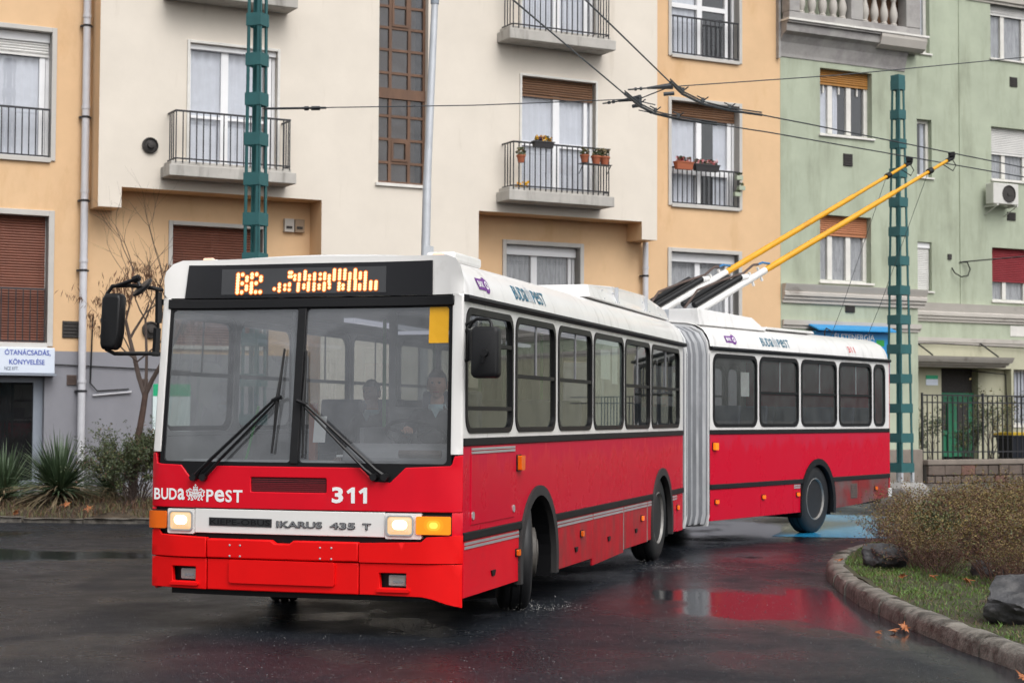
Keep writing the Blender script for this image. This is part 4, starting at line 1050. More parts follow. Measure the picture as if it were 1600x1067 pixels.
t = fthing('shop_sign', 8.9, 0.35, 2.9, 'blue sign board of a shop on the green house seen over the bus roof', 'sign')
m_ = MB(); m_.box(7.84, 9.95, 0.38, 0.528, 2.5, 3.58); m_.build('board', 'sign_cyan', t, bevel=0.01)
m_ = MB(); m_.add([(7.75, 0.18, 3.60), (10.02, 0.18, 3.60), (10.02, 0.52, 3.72), (7.75, 0.52, 3.72), (7.75, 0.18, 3.57), (10.02, 0.18, 3.57), (10.02, 0.52, 3.69), (7.75, 0.52, 3.69)], [(0, 1, 2, 3), (7, 6, 5, 4), (0, 4, 5, 1), (1, 5, 6, 2), (2, 6, 7, 3), (3, 7, 4, 0)]); m_.build('sign_hood', 'sign_cyan', t)
BF = lambda a, b, off: (a, 0.379 - off, b)
m_ = MB(); text(m_, 'ÉLETENERGIA', BF, 8.36, 3.385, 9.50, 3.545, 0.003, 0.012); text(m_, 'Ó', BF, 9.18, 3.12, 9.32, 3.34, 0.003, 0.012); m_.build('lettering', 'text_white', t)
m_ = MB(); m_.quad(BF(9.55, 3.26, .003), BF(9.78, 3.26, .003), BF(9.78, 3.40, .003), BF(9.55, 3.40, .003)); m_.build('green_panel', 'rail_green', t, fix=False)

t = fthing('air_conditioner', 17.1, 4.3, 7.35, 'off-white outdoor air conditioner box with round fan on the green wall', 'air conditioner')
m_ = MB(); m_.box(16.72, 17.62, 4.16, 4.46, 7.36, 7.92); m_.build('casing', 'ac_white', t, bevel=0.02)
m_ = MB(); M = Matrix.Translation((17.27, 4.155, 7.64)) @ Matrix.Rotation(R(90), 4, 'X'); m_.lathe([(0.235, -0.01), (0.235, 0.012), (0.215, 0.016), (0.21, -0.004), (0.05, -0.004), (0.05, 0.012), (0.0001, 0.014)], M, 24); m_.build('fan_grille', 'vent_dark', t, smooth=30)
m_ = MB()
for a in (16.8, 17.5):
    m_ = MB(); m_.box(a, a + 0.04, 4.1, 4.599, 7.30, 7.355); m_.tube([(a + 0.02, 4.15, 7.30), (a + 0.02, 4.59, 7.10)], 0.015, 5)
    m_.build('bracket', 'ac_white', t)

# front garden with stone wall, fence, bins, plants
gz_ = MB(); gz_.box(11.05, 22, 0.75, 5.7, -0.1, 0.55)
g = gz_.build('garden_bed', 'soil'); g.matrix_world = FM; tag(g, kind='structure')
GW = fthing('garden_wall', 13.0, 0.45, 0.0, 'low brown stone garden wall with a pale coping in front of the green house', 'wall')
m_ = MB(); m_.box(11.06, 22, 0.46, 0.74, 0.0, 0.56); m_.build('wall_core', 'mortar', GW)
m_ = MB(); m_.box(11.04, 22.02, 0.36, 0.80, 0.56, 0.68); m_.build('coping', 'coping', GW, bevel=0.02)
rs_ = random.Random(4)
for row, (z0, z1) in enumerate(((0.14, 0.31), (0.32, 0.555))):
    u = 11.07
    while u < 16.5:
        w = rs_.uniform(0.28, 0.55) if row else rs_.uniform(0.18, 0.36)
        m_ = MB(); d = rs_.uniform(0.0, 0.025)
        v = []
        for yy in (0.40 - d, 0.47):
            for (a, c) in ((u, z0), (u + w - 0.018, z0), (u + w - 0.018, z1 - 0.012), (u, z1 - 0.012)): v.append((a + rs_.uniform(-.008, .008), yy, c + rs_.uniform(-.008, .008)))
        m_.add(v, [(0, 1, 2, 3), (7, 6, 5, 4), (0, 4, 5, 1), (1, 5, 6, 2), (2, 6, 7, 3), (3, 7, 4, 0)])
        m_.build('stone', 'stone_red' if rs_.random() < 0.15 else 'stone', GW, bevel=0.018)
        u += w
GF = fthing('garden_fence', 13.0, 0.6, 0.68, 'thin dark iron bar fence standing on the stone garden wall', 'fence')
m_ = MB()
for z in (2.16, 1.99, 0.84): m_.box(11.05, 20, 0.588, 0.612, z, z + 0.03)
m_.build('fence_rail', 'rail', GF)
q = MB(); q.box(-0.011, 0.011, -0.011, 0.011, 0, 1.49); fb = q.mesh('fence_bar', ['rail'])
q = MB(); q.box(-0.02, 0.02, -0.02, 0.02, 0, 1.55); fpst = q.mesh('fence_post', ['rail'])
for i in range(48):
    p_ = i % 12 == 0
    inst('fence_post' if p_ else 'fence_bar', fpst if p_ else fb, GF, Matrix.Translation((11.08 + i * 0.155 - 13.0, 0.0, 0.0)))
def wheelie(u, y, z, lidm, label):
    t = fthing('refuse_bin', u, y, z, label, 'refuse bin', 'wheeled bins behind the garden fence')
    m_ = MB(); v = []
    for (s, zz) in ((0.22, z + 0.06), (0.29, z + 0.62)):
        v += [(u - s, y - s, zz), (u + s, y - s, zz), (u + s, y + s, zz), (u - s, y + s, zz)]
    m_.add(v, [(3, 2, 1, 0), (4, 5, 6, 7), (0, 1, 5, 4), (1, 2, 6, 5), (2, 3, 7, 6), (3, 0, 4, 7)]); m_.box(u - 0.32, u + 0.32, y - 0.32, y + 0.32, z + 0.622, z + 0.68); m_.build('bin_body', 'bin_black', t, bevel=0.02)
    m_ = MB(); m_.prism([(-0.33, 0), (0.33, 0), (0.33, 0.035), (0.1, 0.075), (-0.33, 0.075)], lambda a, b, d: (u + d, y + a, z + 0.682 + b), -0.32, 0.32); m_.build('bin_lid', lidm, t, bevel=0.01)
    m_ = MB()
    for a in (-0.2, 0.2):
        m_.lathe([(0.08, -0.02), (0.09, -0.015), (0.09, 0.015), (0.08, 0.02)], Matrix.Translation((u + a, y + 0.2, z + 0.09)) @ Matrix.Rotation(R(90), 4, 'Y'), 12)
    m_.build('bin_wheel', 'rubber', t)
wheelie(14.75, 1.5, 0.55, 'bin_yellow', 'black refuse bin with a yellow lid behind the garden fence')
wheelie(15.50, 1.5, 0.55, 'bin_blue', 'black refuse bin with a blue lid behind the garden fence')

# ------------------------------------------------------------------ lattice poles, lamp post, overhead wires
def lattice_pole(x, y, z0, z1, w0, w1, wtop, rot, label, pitch=0.585, gap_base=0.0):
    t = empty('overhead_line_pole', (x, y, z0), rot); tag(t, label, 'pole', 'green lattice poles carrying the overhead wires')
    H_ = z1 - z0
    def half(z): return (w0 + (w1 - w0) * z / H_) / 2
    cs = ((-1, -1), (1, -1), (1, 1), (-1, 1))
    for sx, sy in cs:
        mb = MB()
        a0, a1 = half(0), half(H_); L = 0.048; T = 0.010
        for dx, dy in ((L, T), (T, L)):
            v = []
            for z, a in ((0, a0), (H_ - 0.01, a1)):
                v += [(sx * a, sy * a, z), (sx * (a - dx), sy * a, z), (sx * (a - dx), sy * (a - dy), z), (sx * a, sy * (a - dy), z)]
            mb.add(v, [(0, 1, 2, 3), (7, 6, 5, 4), (0, 4, 5, 1), (1, 5, 6, 2), (2, 6, 7, 3), (3, 7, 4, 0)])
        mb.build('corner_angle', 'pole_green', t)
    n = int(H_ / pitch)
    for i in range(n + 1):
        z = 0.25 + i * pitch * (H_ - 0.45) / (n * pitch)
        a = half(z) + 0.004; hh = 0.088
        mb = MB()
        for k in range(4):
            v = []
            for zz in (z - hh, z + hh):
                for d in (0, 0.008):
                    b = a + d
                    c = {0: ((-b, -a - d), (b, -a - d)), 1: ((a + d, -b), (a + d, b)), 2: ((b, a + d), (-b, a + d)), 3: ((-a - d, b), (-a - d, -b))}[k]
                    v += [(c[0][0], c[0][1], zz), (c[1][0], c[1][1], zz)]
            mb.add(v, [(0, 1, 5, 4), (2, 6, 7, 3), (0, 4, 6, 2), (1, 3, 7, 5), (4, 5, 7, 6), (0, 2, 3, 1)])
        mb.build('batten_plate', 'pole_green', t)
    mb = MB(); a = half(H_) + 0.012; mb.box(-a, a, -a, a, H_ - 0.26, H_); mb.build('cap', 'pole_green', t, bevel=0.004)
    return t
pr = lattice_pole(7.40, 33.0, 0.45, 8.22, 0.37, 0.172, 0.2, R(39), 'green lattice pole on a concrete foot beside the rear end of the trolleybus')
mb = MB()
for sx in (-1, 1):
    for sy in (-1, 1): mb.box(sx * 0.165 - 0.028, sx * 0.165 + 0.028, sy * 0.165 - 0.028, sy * 0.165 + 0.028, -0.02, 0.16)
mb.build('pole_stub', 'galv', pr)
mb = MB(); mb.box(-0.40, 0.40, -0.40, 0.40, -0.46, -0.14); mb.add([(-.40, -.40, -.139), (.40, -.40, -.139), (.40, .40, -.139), (-.40, .40, -.139), (-.3, -.3, -.03), (.3, -.3, -.03), (.3, .3, -.03), (-.3, .3, -.03)], [(4, 5, 6, 7), (0, 1, 5, 4), (1, 2, 6, 5), (2, 3, 7, 6), (3, 0, 4, 7)]); mb.build('foot', 'concrete', pr, bevel=0.02)
pl = lattice_pole(-3.585, 24.0, 0.2, 9.6, 0.275, 0.185, 0.2, R(-22), 'green lattice pole rising behind the front of the trolleybus')
mb = MB(); mb.box(-0.35, 0.35, -0.35, 0.35, -0.2, 0.02); mb.build('foot', 'concrete', pl, bevel=0.02)
lp = empty('street_lamp', (-1.30, 24.6, 0.0)); tag(lp, 'slim galvanised lamp post behind the roof of the trolleybus', 'lamp post')
mb = MB(); mb.tube([(0, 0, 0), (0.075, 0, 5.0)], [0.075, 0.062], 14); mb.tube([(0.075, 0, 5.0), (0.17, 0, 7.62)], [0.058, 0.050], 14); mb.build('post', 'galv', lp, smooth=50)
mb = MB(); mb.tube([(0.168, 0, 7.55), (0.172, 0, 7.70)], 0.062, 12); mb.tube([(0.172, 0, 7.70), (0.2, 0, 9.5)], 0.035, 10); mb.build('upper_post', 'aluminium', lp, smooth=50)
mb = MB(); mb.tube([(0.2, 0, 9.4), (0.2, -0.5, 9.7), (0.2, -1.0, 9.75)], 0.03, 8); mb.box(0.08, 0.32, -1.7, -1.0, 9.70, 9.82); mb.build('lamp_head', 'galv', lp, smooth=40)

ZW = 5.75; KW = (ZW - 1.65) / (5.6 - 1.65)
def wpt(x, y, z=ZW): return (x * KW, y * KW, z)
wa = [(-1.6, 9.5), (-0.01, 16.28), (1.46, 21.4)]
ca = [(1.37, 21.05), (1.62, 21.9), (1.86, 22.45), (2.2, 22.85), (2.76, 23.26)]
wa2 = [(2.7, 23.2), (3.55, 23.88), (8.4, 28.24), (18, 37)]
wb = [(-0.9, 9.5), (0.68, 16.27), (1.89, 20.43)]
cb = [(1.86, 20.3), (2.08, 21.05), (2.4, 21.72), (2.8, 22.18), (3.26, 22.5)]
wb2 = [(3.2, 22.45), (4.0, 23.2), (8.07, 27.15), (18, 36.5)]
def wire_thing(name, paths, r, label, cat, group=None, m='wire', n=5):
    p0 = paths[0][0]
    t = empty(name, p0); tag(t, label, cat, group)
    mb = MB()
    for p in paths: mb.tube([Vector(q) - Vector(p0) for q in p], r, n)
    mb.build('cable', m, t, smooth=60); return t
t1 = wire_thing('contact_wire', [[wpt(*q) for q in wa], [wpt(*q) for q in wa2]], 0.010, 'trolley contact wire carrying the lower curved rail, nearer the bus', 'overhead wire', 'pair of trolley contact wires')
t2 = wire_thing('contact_wire', [[wpt(*q) for q in wb], [wpt(*q) for q in wb2]], 0.010, 'trolley contact wire carrying the upper curved rail, farther right', 'overhead wire', 'pair of trolley contact wires')
for t, c in ((t1, ca), (t2, cb)):
    mb = MB(); p0 = t.location
    P = [Vector(wpt(*q)) - p0 for q in c]
    mb.tube([p + Vector((0, 0, 0.0)) for p in P], 0.019, 6); mb.tube([p + Vector((0, 0, 0.035)) for p in P], 0.010, 5)
    mb.build('curve_rail', 'wire', t, smooth=60)
    for q in P[1:4]:
        mb = MB(); mb.box(q.x - 0.02, q.x + 0.02, q.y - 0.04, q.y + 0.04, q.z + 0.02, q.z + 0.075); mb.tube([q + Vector((0, 0, 0.07)), q + Vector((-0.07, 0.03, 0.11))], 0.009, 5); mb.tube([q + Vector((0.02, 0, 0.05)), q + Vector((0.07, -0.04, 0.085))], 0.009, 5); mb.build('hanger', 'wire', t)
# span wires with insulators
pA = (-3.5, 24.0, 5.92); pB = (1.60, 23.2, 5.93); pC = (2.05, 22.9, 5.95); pD = (1.98 * KW, 21.7 * KW, 5.97); pE = (9.5, 25.5, 7.2)
t = wire_thing('span_wire', [[pA, (-2.9, 23.9, 5.915)], [(-2.9, 23.9, 5.915), (-0.5, 23.55, 5.90), pB]], 0.0075, 'thin span wire from the left lattice pole to the curved trolley rails', 'span wire')
mb = MB(); o_ = Vector(pA)
for u in (0.62, 0.72, 0.78): 
    q = Vector((u - 0.0, -0.105 * u, -0.005)); mb.tube([q + Vector((-0.03, 0.004, 0)), q + Vector((0.03, -0.004, 0))], 0.03, 8)
mb.tube([(0.05, 0, 0), (0.9, -0.12, -0.006)], 0.016, 6)
mb.build('insulator', 'wire', t)
def pull_off(p, q, t):
    p0 = t.location; d = (Vector(q) - Vector(p)).normalized(); m = Vector(p) - p0
    mb = MB(); mb.tube([m - d * 0.45, m + d * 0.05], 0.010, 6)
    for k in (-0.35, -0.28): mb.tube([m + d * (k - 0.015), m + d * (k + 0.015)], 0.022, 8)
    mb.tube([m - d * 0.20, m - d * 0.02, m + d * 0.14], [0.014, 0.030, 0.045], 8); mb.tube([m + d * 0.02 + Vector((0, 0, -0.10)), m + d * 0.16 + Vector((0, 0, -0.10))], 0.026, 8)
    mb.build('insulator', 'wire', t)
pull_off(pB, pC, t)
t = wire_thing('span_wire', [[pB, wpt(1.86, 22.45, ZW + 0.12)], [pB, (pB[0] + 0.25, pB[1] - .1, 5.72), wpt(2.2, 22.85, ZW + 0.05)], [(pB[0] + 0.1, pB[1], 5.78), wpt(2.4, 22.95, 5.74)], [wpt(1.62, 21.9, ZW + .1), pD]], 0.008, 'short bridle wires between the two curved trolley rails', 'span wire')
pull_off((pD[0] - 0.1, pD[1], pD[2]), (pD[0] + 1, pD[1], pD[2] + 0.1), t)
wire_thing('span_wire', [[pD, (4.5, 23.6, 6.35), pE, (16, 28, 8.3)]], 0.0075, 'thin span wire rising from the curved trolley rails to the upper right', 'span wire')
pF = fw_(15.9, YR - 0.02, 5.78)
wire_thing('service_cable', [[fw_(15.62, YR - .03, 5.62), fw_(15.66, YR - .1, 5.48), fw_(15.85, YR - .14, 5.38), fw_(16.08, YR - .14, 5.42), fw_(16.18, YR - .12, 5.6), fw_(16.1, YR - .1, 5.78), pF], [pF, fw_(17.5, YR - 0.9, 5.95), fw_(20, YR - 2.6, 6.5)]], 0.018, 'loose black service cable looping from the green wall to the right', 'cable', m='rubber')

# ------------------------------------------------------------------ the trolleybus
YAW = R(16.35); BEND = R(18.5); HW = 1.265
BUS = empty('articulated_trolleybus', (-1.5767, 13.1561, 0.0), -YAW)
tag(BUS, 'red and white articulated trolleybus number 311 turning on the wet road', 'trolleybus')
JY = 9.46
MREAR = Matrix.Translation((0, JY, 0)) @ Matrix.Rotation(-BEND, 4, 'Z') @ Matrix.Translation((0, 0.72, 0))
def rear(o): o.matrix_basis = MREAR; return o
LEN1, LEN2 = 8.74, 5.83

def lean(x, z):
    t = min(max((z - 1.27) / 1.2, 0), 1.3); return 0.15 * t * (1 - min(abs(x) / HW, 1) ** 4)
def front(a, z, off=0.0):
    s = 1 if a >= 0 else -1; q = abs(a); r = 0.05; e = HW - r
    tum = 0.07 * max(0.0, min(1.2, z - 1.3)) / 1.2 if a < 0 else 0.0
    if q <= e:
        x, y, nx, ny = q, -0.03 - 0.06 * (1 - (q / e) ** 2), 0.0, -1.0
    else:
        w = min((q - e) / r, math.pi / 2 + 0.6)
        x, y, nx, ny = e + r * math.sin(w), -0.03 + r * (1 - math.cos(w)), math.sin(w), -math.cos(w)
        if w > math.pi / 2:
            x, y, nx, ny = HW, -0.03 + r + (w - math.pi / 2) * r, 1.0, 0.0
    if a < 0: x -= tum * (q / HW) ** 3
    return (s * (x + nx * off), y + lean(s * min(q, HW), z) + ny * off, z)
def bumper_surf(a, z, off=0.0):
    t = min(1, max(0, (abs(a) - 1.0) / 0.25)); t = t * t * (3 - 2 * t)
    return front(a, z, off * (1 - 0.80 * t))
def side(s, z, off=0.0): return (HW + off, s, z)
def lside(s, z, off=0.0): return (-(HW + off) + (0.07 * max(0.0, min(1.2, z - 1.3)) / 1.2) * max(0, 1 - s / 2.5), s, z)
SD = {1: side, -1: lside}

WIN1 = [(0.06, 1.315), (1.385, 2.655), (2.745, 4.03), (4.09, 5.415), (5.475, 6.765), (6.835, 8.50)]
WIN2 = [(0.07, 1.32), (1.38, 2.60), (2.67, 3.88), (3.95, 5.15), (5.22, 5.67)]
ZB, ZT = 1.515, 2.465
ARCH1 = [(2.11, 0.62), (7.43, 0.61)]; ARCH2 = [(3.22, 0.58)]
def arch_loop(c, r, z0=0.20, k=1.06, cut=None, n=18):
    rx, rz, zc = r, 1.06 - 0.42, 0.42
    return [(c + rx * math.cos(w), zc + rz * math.sin(w)) for w in [math.pi * i / n for i in range(n + 1)]]

def body(L, wins, arches, is_rear):
    P = rear if is_rear else (lambda o: o)
    s0 = 0.02 if not is_rear else 0.0
    for sg in (1, -1):
        S = SD[sg] if not is_rear else (side if sg == 1 else (lambda s, z, off=0.0: (-(HW + off), s, z)))
        hs = [rr(a, ZB, b, ZT, 0.13) for a, b in wins]
        mb = MB(); patch(mb, S, [(s0, 1.482), (L, 1.482), (L, 2.50), (s0, 2.50)], hs, 0.0, 0.035, 0.3)
        P(mb.build('upper_panel', 'bus_white', BUS, smooth=40))
        mb = MB(); patch(mb, S, [(s0, 1.482), (L, 1.482), (L, 2.54), (s0, 2.54)], [rr(a, ZB, b, ZT, 0.13) for a, b in wins], -0.04, 0.01, 0.5)
        patch(mb, S, [(s0, 1.07), (L, 1.07), (L, 1.478), (s0, 1.478)], [], -0.04, 0.01, 2.5)
        P(mb.build('lining', 'interior', BUS))
        # red skin above the rubbing strip, arches cut out
        out = [(s0, 0.785)]
        for c, r in arches:
            lp = arch_loop(c, r); lp = [q for q in lp if q[1] > 0.785]
            lp = sorted(lp, key=lambda q: q[0])
            rx, rz = r, 0.64
            dz = math.sqrt(max(0, 1 - ((0.785 - 0.42) / rz) ** 2)) * rx
            out += [(c - dz, 0.785)] + lp + [(c + dz, 0.785)]
        out += [(L, 0.785), (L, 1.422), (s0, 1.422)]
        mb = MB(); patch(mb, S, out, [], 0.0, 0.03, 0.4)
        P(mb.build('lower_panel', 'side_red', BUS, smooth=40))
        mb = MB(); patch(mb, S, [(s0 + 0.005, 1.423), (L, 1.423), (L, 1.481), (s0 + 0.005, 1.481)], [], 0.012, 0.04, 3); P(mb.build('belt_strip', 'rubber', BUS, bevel=0.006))
        # rubbing strip pieces between the arches
        cuts = [s0 + 0.005] + [q for c, r in arches for q in (c - r * 0.855, c + r * 0.855)] + [L]
        for a, b in zip(cuts[::2], cuts[1::2]):
            mb = MB(); patch(mb, S, [(a, 0.722), (b, 0.722), (b, 0.784), (a, 0.784)], [], 0.014, 0.04, 3); P(mb.build('rubbing_strip', 'rubber' if not is_rear else 'black_plastic', BUS, bevel=0.006))
        # arch lips and inner liners
        for c, r in arches:
            o_ = arch_loop(c, r + 0.0); i_ = [(c + (x - c) * (1 - 0.085 / r), 0.42 + (z - 0.42) * (1 - 0.085 / 0.64)) for x, z in o_]
            base = 0.27
            loop = [(o_[0][0] - 0.01, base)] + o_ + [(o_[-1][0] + 0.01, base), (i_[-1][0], base)] + list(reversed(i_)) + [(i_[0][0], base)]
            mb = MB(); patch(mb, S, loop, [], 0.022, 0.06, 0.2); P(mb.build('wheel_arch', 'dusty_black' if not is_rear else 'rubber', BUS, smooth=35))
            mb = MB()
            k = len(i_)
            vs = [S(x, z, -0.03) for x, z in [(i_[0][0], 0.24)] + i_ + [(i_[-1][0], 0.24)]] + [S(x, z, -0.62) for x, z in [(i_[0][0], 0.24)] + i_ + [(i_[-1][0], 0.24)]]
            n = k + 2
            mb.add(vs, [(i, i + 1, n + i + 1, n + i) for i in range(n - 1)] + [tuple(range(n, 2 * n))]); P(mb.build('arch_liner', 'gasket', BUS))
        # windows
        for k, (a, b) in enumerate(wins):
            door = (sg == 1 and not is_rear and k == 3)
            o_ = rr(a + 0.002, ZB + 0.002, b - 0.002, ZT - 0.002, 0.128); w = 0.042
            i_ = rr(a + w, ZB + w, b - w, ZT - w - 0.012, 0.10)
            mb = MB(); patch(mb, S, o_, [i_], 0.010, 0.035, 0.4)
            f = P(mb.build('side_window', 'gasket', BUS, smooth=35))
            mid = []
            if sg == 1 and not is_rear and k == 0: mid = [1.705, 2.20]
            elif door or (is_rear and k in (0, 4)): mid = []
            else: mid = [1.975]
            zz = [ZB + w] + mid + [ZT - w - 0.012]
            for z in mid:
                mb = MB(); patch(mb, S, [(a + w, z - 0.016), (b - w, z - 0.016), (b - w, z + 0.016), (a + w, z + 0.016)], [], 0.006, 0.03, 3); mb.build('sliding_rail', 'gasket', f)
            if mid and len(mid) == 1:
                c = a + (b - a) * 0.53; mb = MB(); patch(mb, S, [(c - 0.006, mid[0] + 0.016), (c + 0.006, mid[0] + 0.016), (c + 0.006, ZT - w - 0.012), (c - 0.006, ZT - w - 0.012)], [], -0.004, 0.012, 3); mb.build('sliding_rail', 'seat_shell', f)
            gl = 'door_glass' if door else 'rear_glass' if is_rear else 'bus_glass'
            if mid:
                for q, (c, d) in enumerate(zip(zz, zz[1:])):
                    mb = MB(); patch(mb, S, rr(a + w - .005, c + (0.004 if q else -.004), b - w + .005, d - (0.004 if q < len(zz) - 2 else -.004), 0.03), [], -0.012 - 0.003 * q, 0, 3); mb.build('pane', gl, f, fix=False)
            else:
                mb = MB(); patch(mb, S, rr(a + w - .005, ZB + w - .005, b - w + .005, ZT - w - .008, 0.095), [], -0.010, 0, 3); mb.build('pane', gl, f, fix=False)
        # rain gutter
        mb = MB()
        pr_ = [(0.0, 2.500), (0.035, 2.505), (0.045, 2.525), (0.035, 2.548), (0.0, 2.552)]
        a, b = (s0 + 0.0, L + (0.06 if not is_rear else 0))
        vs = [(sg * (HW + p - (0.0)) + (0 if sg == 1 else 0), s, z) for s in (a, b) for p, z in pr_]; n = len(pr_)
        if sg == -1 and not is_rear: vs = [(x + 0.07 * max(0, 1 - y / 2.5), y, z) for x, y, z in vs]
        mb.add(vs, [(i, i + 1, n + i + 1, n + i) for i in range(n - 1)] + [tuple(range(n)), tuple(range(2 * n - 1, n - 1, -1))])
        P(mb.build('rain_gutter', 'rubber', BUS))
    # roof: coves and crown lofted along the length
    prof = [(HW, 2.553), (HW - 0.012, 2.62), (HW - 0.05, 2.70), (HW - 0.115, 2.775), (HW - 0.21, 2.828), (HW - 0.34, 2.86), (0.6, 2.885), (0.3, 2.895)]
    prof = prof + [(0, 2.898)] + [(-x, z) for x, z in reversed(prof)]
    if is_rear: rows = [(0.0, 0.0), (L - 0.10, 0.0), (L - 0.03, 0.02), (L + 0.01, 0.07), (L + 0.02, 0.10)]
    else: rows = [(0.06, 0.10), (0.075, 0.05), (0.13, 0.015), (0.3, 0.0), (L, 0.0)]
    mb = MB(); n = len(prof); vs = []
    for s, ins in rows:
        for x, z in prof:
            zz = 2.553 + (z - 2.553) * (1 - ins * 1.6); xx = x * (1 - ins * 0.35)
            y = s
            if not is_rear: y = s + lean(x, zz) * max(0, 1 - (s - 0.06) / 0.3) - 0.06 * (1 - (x / HW) ** 2) * max(0, 1 - (s - 0.06) / 0.3); xx += (0.07 * max(0, 1 - s / 2.5) if x < -0.9 else 0.07 * max(0, 1 - s / 2.5) * max(0, -x / 0.9))
            vs.append((xx, y, zz))
    m = len(rows)
    mb.add(vs, [(j * n + i, j * n + i + 1, (j + 1) * n + i + 1, (j + 1) * n + i) for j in range(m - 1) for i in range(n - 1)] + ([tuple((m - 1) * n + i for i in range(n))] if is_rear else [tuple(range(n))]))
    P(mb.build('roof', 'bus_white', BUS, smooth=32))
    # floor, ceiling and underframe
    e = [0.16 if not is_rear else 0.0] + [q for c, r in arches for q in (c - r - 0.02, c + r + 0.02)] + [L - (0.03 if is_rear else 0)]
    mb = MB(); fl_ = [(-HW + 0.06, e[0])]
    for c, r in arches: fl_ += [(-HW + 0.06, c - r - 0.02), (-HW + 0.68, c - r - 0.02), (-HW + 0.68, c + r + 0.02), (-HW + 0.06, c + r + 0.02)]
    fl_ += [(-HW + 0.06, e[-1])]; fl_ += [(-x, y) for x, y in reversed(fl_)]
    mb.prism(fl_, lambda a, b, d: (a, b, d), 0.80, 0.86); P(mb.build('floor', 'interior_dark', BUS))
    mb = MB(); mb.box(-HW + 0.14, HW - 0.06, 0.45 if not is_rear else 0.0, L - 0.05, 2.53, 2.56); P(mb.build('ceiling', 'interior', BUS))
    mb = MB(); e = [0.12] + [q for c, r in arches for q in (c - r, c + r)] + [L - 0.1]
    for a, b in zip(e[::2], e[1::2]): mb.box(-HW + 0.10, HW - 0.10, a, b, 0.34, 0.79)
    for c, r in arches: mb.box(-0.55, 0.55, c - r - 0.01, c + r + 0.01, 0.36, 0.78); mb.tube([(-0.95, c, 0.5), (0.95, c, 0.5)], 0.09, 8)
    P(mb.build('chassis', 'gasket', BUS))
body(LEN1, WIN1, ARCH1, False)
body(LEN2, WIN2, ARCH2, True)

# skirt panels below the rubbing strip (hatches with handles)
def hatch(a, b, z0, z1, m, rr_=False, zl=None, handle=None, strip=True, sg=1, lip=0.0):
    S = side if sg == 1 else lside
    mb = MB(); patch(mb, S, [(a + 0.004, z0), (b - 0.004, zl if zl is not None else z0), (b - 0.004, z1), (a + 0.004, z1)], [], 0.0, 0.025, 0.6)
    o = mb.build('hatch', m, BUS, bevel=0.004)
    if rr_: rear(o)
    if strip:
        q = MB()
        for zz in (z1 - 0.022, z1 - 0.052): patch(q, S, [(a + 0.02, zz - 0.010), (b - 0.02, zz - 0.010), (b - 0.02, zz + 0.010), (a + 0.02, zz + 0.010)], [], 0.006, 0.008, 3)
        q.build('vent_strip', 'alu_strip', o)
    if handle:
        q = MB(); s_, z_ = handle; patch(q, S, [(s_ - 0.055, z_ + 0.02), (s_ + 0.055, z_ + 0.02), (s_ + 0.03, z_ - 0.025), (s_ - 0.03, z_ - 0.025)], [], 0.012, 0.02, 3); q.build('handle', 'black_plastic', o)
    return o
for sg in (1, -1):
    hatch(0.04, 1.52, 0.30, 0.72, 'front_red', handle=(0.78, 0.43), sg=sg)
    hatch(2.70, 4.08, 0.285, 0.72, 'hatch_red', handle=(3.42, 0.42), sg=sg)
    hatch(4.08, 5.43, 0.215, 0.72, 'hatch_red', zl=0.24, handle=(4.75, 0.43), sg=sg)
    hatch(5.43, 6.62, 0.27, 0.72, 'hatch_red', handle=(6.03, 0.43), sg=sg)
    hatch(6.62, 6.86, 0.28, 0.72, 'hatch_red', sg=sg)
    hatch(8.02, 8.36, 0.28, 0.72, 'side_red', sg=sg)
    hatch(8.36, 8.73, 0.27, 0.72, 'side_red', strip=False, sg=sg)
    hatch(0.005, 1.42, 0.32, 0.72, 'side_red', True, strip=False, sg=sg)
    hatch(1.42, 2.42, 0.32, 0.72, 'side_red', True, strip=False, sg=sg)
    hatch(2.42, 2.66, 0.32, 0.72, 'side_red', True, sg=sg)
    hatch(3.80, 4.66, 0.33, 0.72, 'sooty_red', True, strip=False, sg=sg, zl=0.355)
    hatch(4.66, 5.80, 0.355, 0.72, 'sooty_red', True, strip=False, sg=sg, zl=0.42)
for s_ in (5.43, 6.62):
    mb = MB(); patch(mb, side, [(s_ - 0.012, 0.27), (s_ + 0.012, 0.27), (s_ + 0.012, 0.66), (s_ - 0.012, 0.66)], [], 0.004, 0.02, 1); mb.build('edge_strip', 'rim', BUS)
# service flap beside the driver
mb = MB(); patch(mb, side, [(0.20, 0.83), (1.36, 0.83), (1.36, 1.41), (0.20, 1.41)], [], 0.007, 0.012, 0.6); hf = mb.build('hatch', 'side_red', BUS, bevel=0.004, label='tall service flap below the driver window')
mb = MB()
for zz in (1.398, 1.372): patch(mb, side, [(0.2, zz - 0.009), (1.36, zz - 0.009), (1.36, zz + 0.009), (0.2, zz + 0.009)], [], 0.013, 0.008, 3)
mb.build('vent_strip', 'alu_strip', hf)
for s_, z_ in ((0.235, 0.90), (1.325, 0.90)):
    mb = MB(); patch(mb, side, rr(s_ - 0.025, z_ - 0.03, s_ + 0.025, z_ + 0.03, 0.02), [], 0.016, 0.01, 1); mb.build('handle', 'alu_strip', hf)
mb = MB(); patch(mb, side, [(4.36, 0.45), (4.60, 0.45), (4.60, 0.67), (4.36, 0.67)], [], 0.003, 0.004, 3)
for i in range(6): patch(mb, side, [(4.38, 0.465 + i * 0.034), (4.58, 0.465 + i * 0.034), (4.58, 0.48 + i * 0.034), (4.38, 0.48 + i * 0.034)], [], 0.010, 0.006, 3)
rear(mb.build('vent_grille', 'vent_brown', BUS))
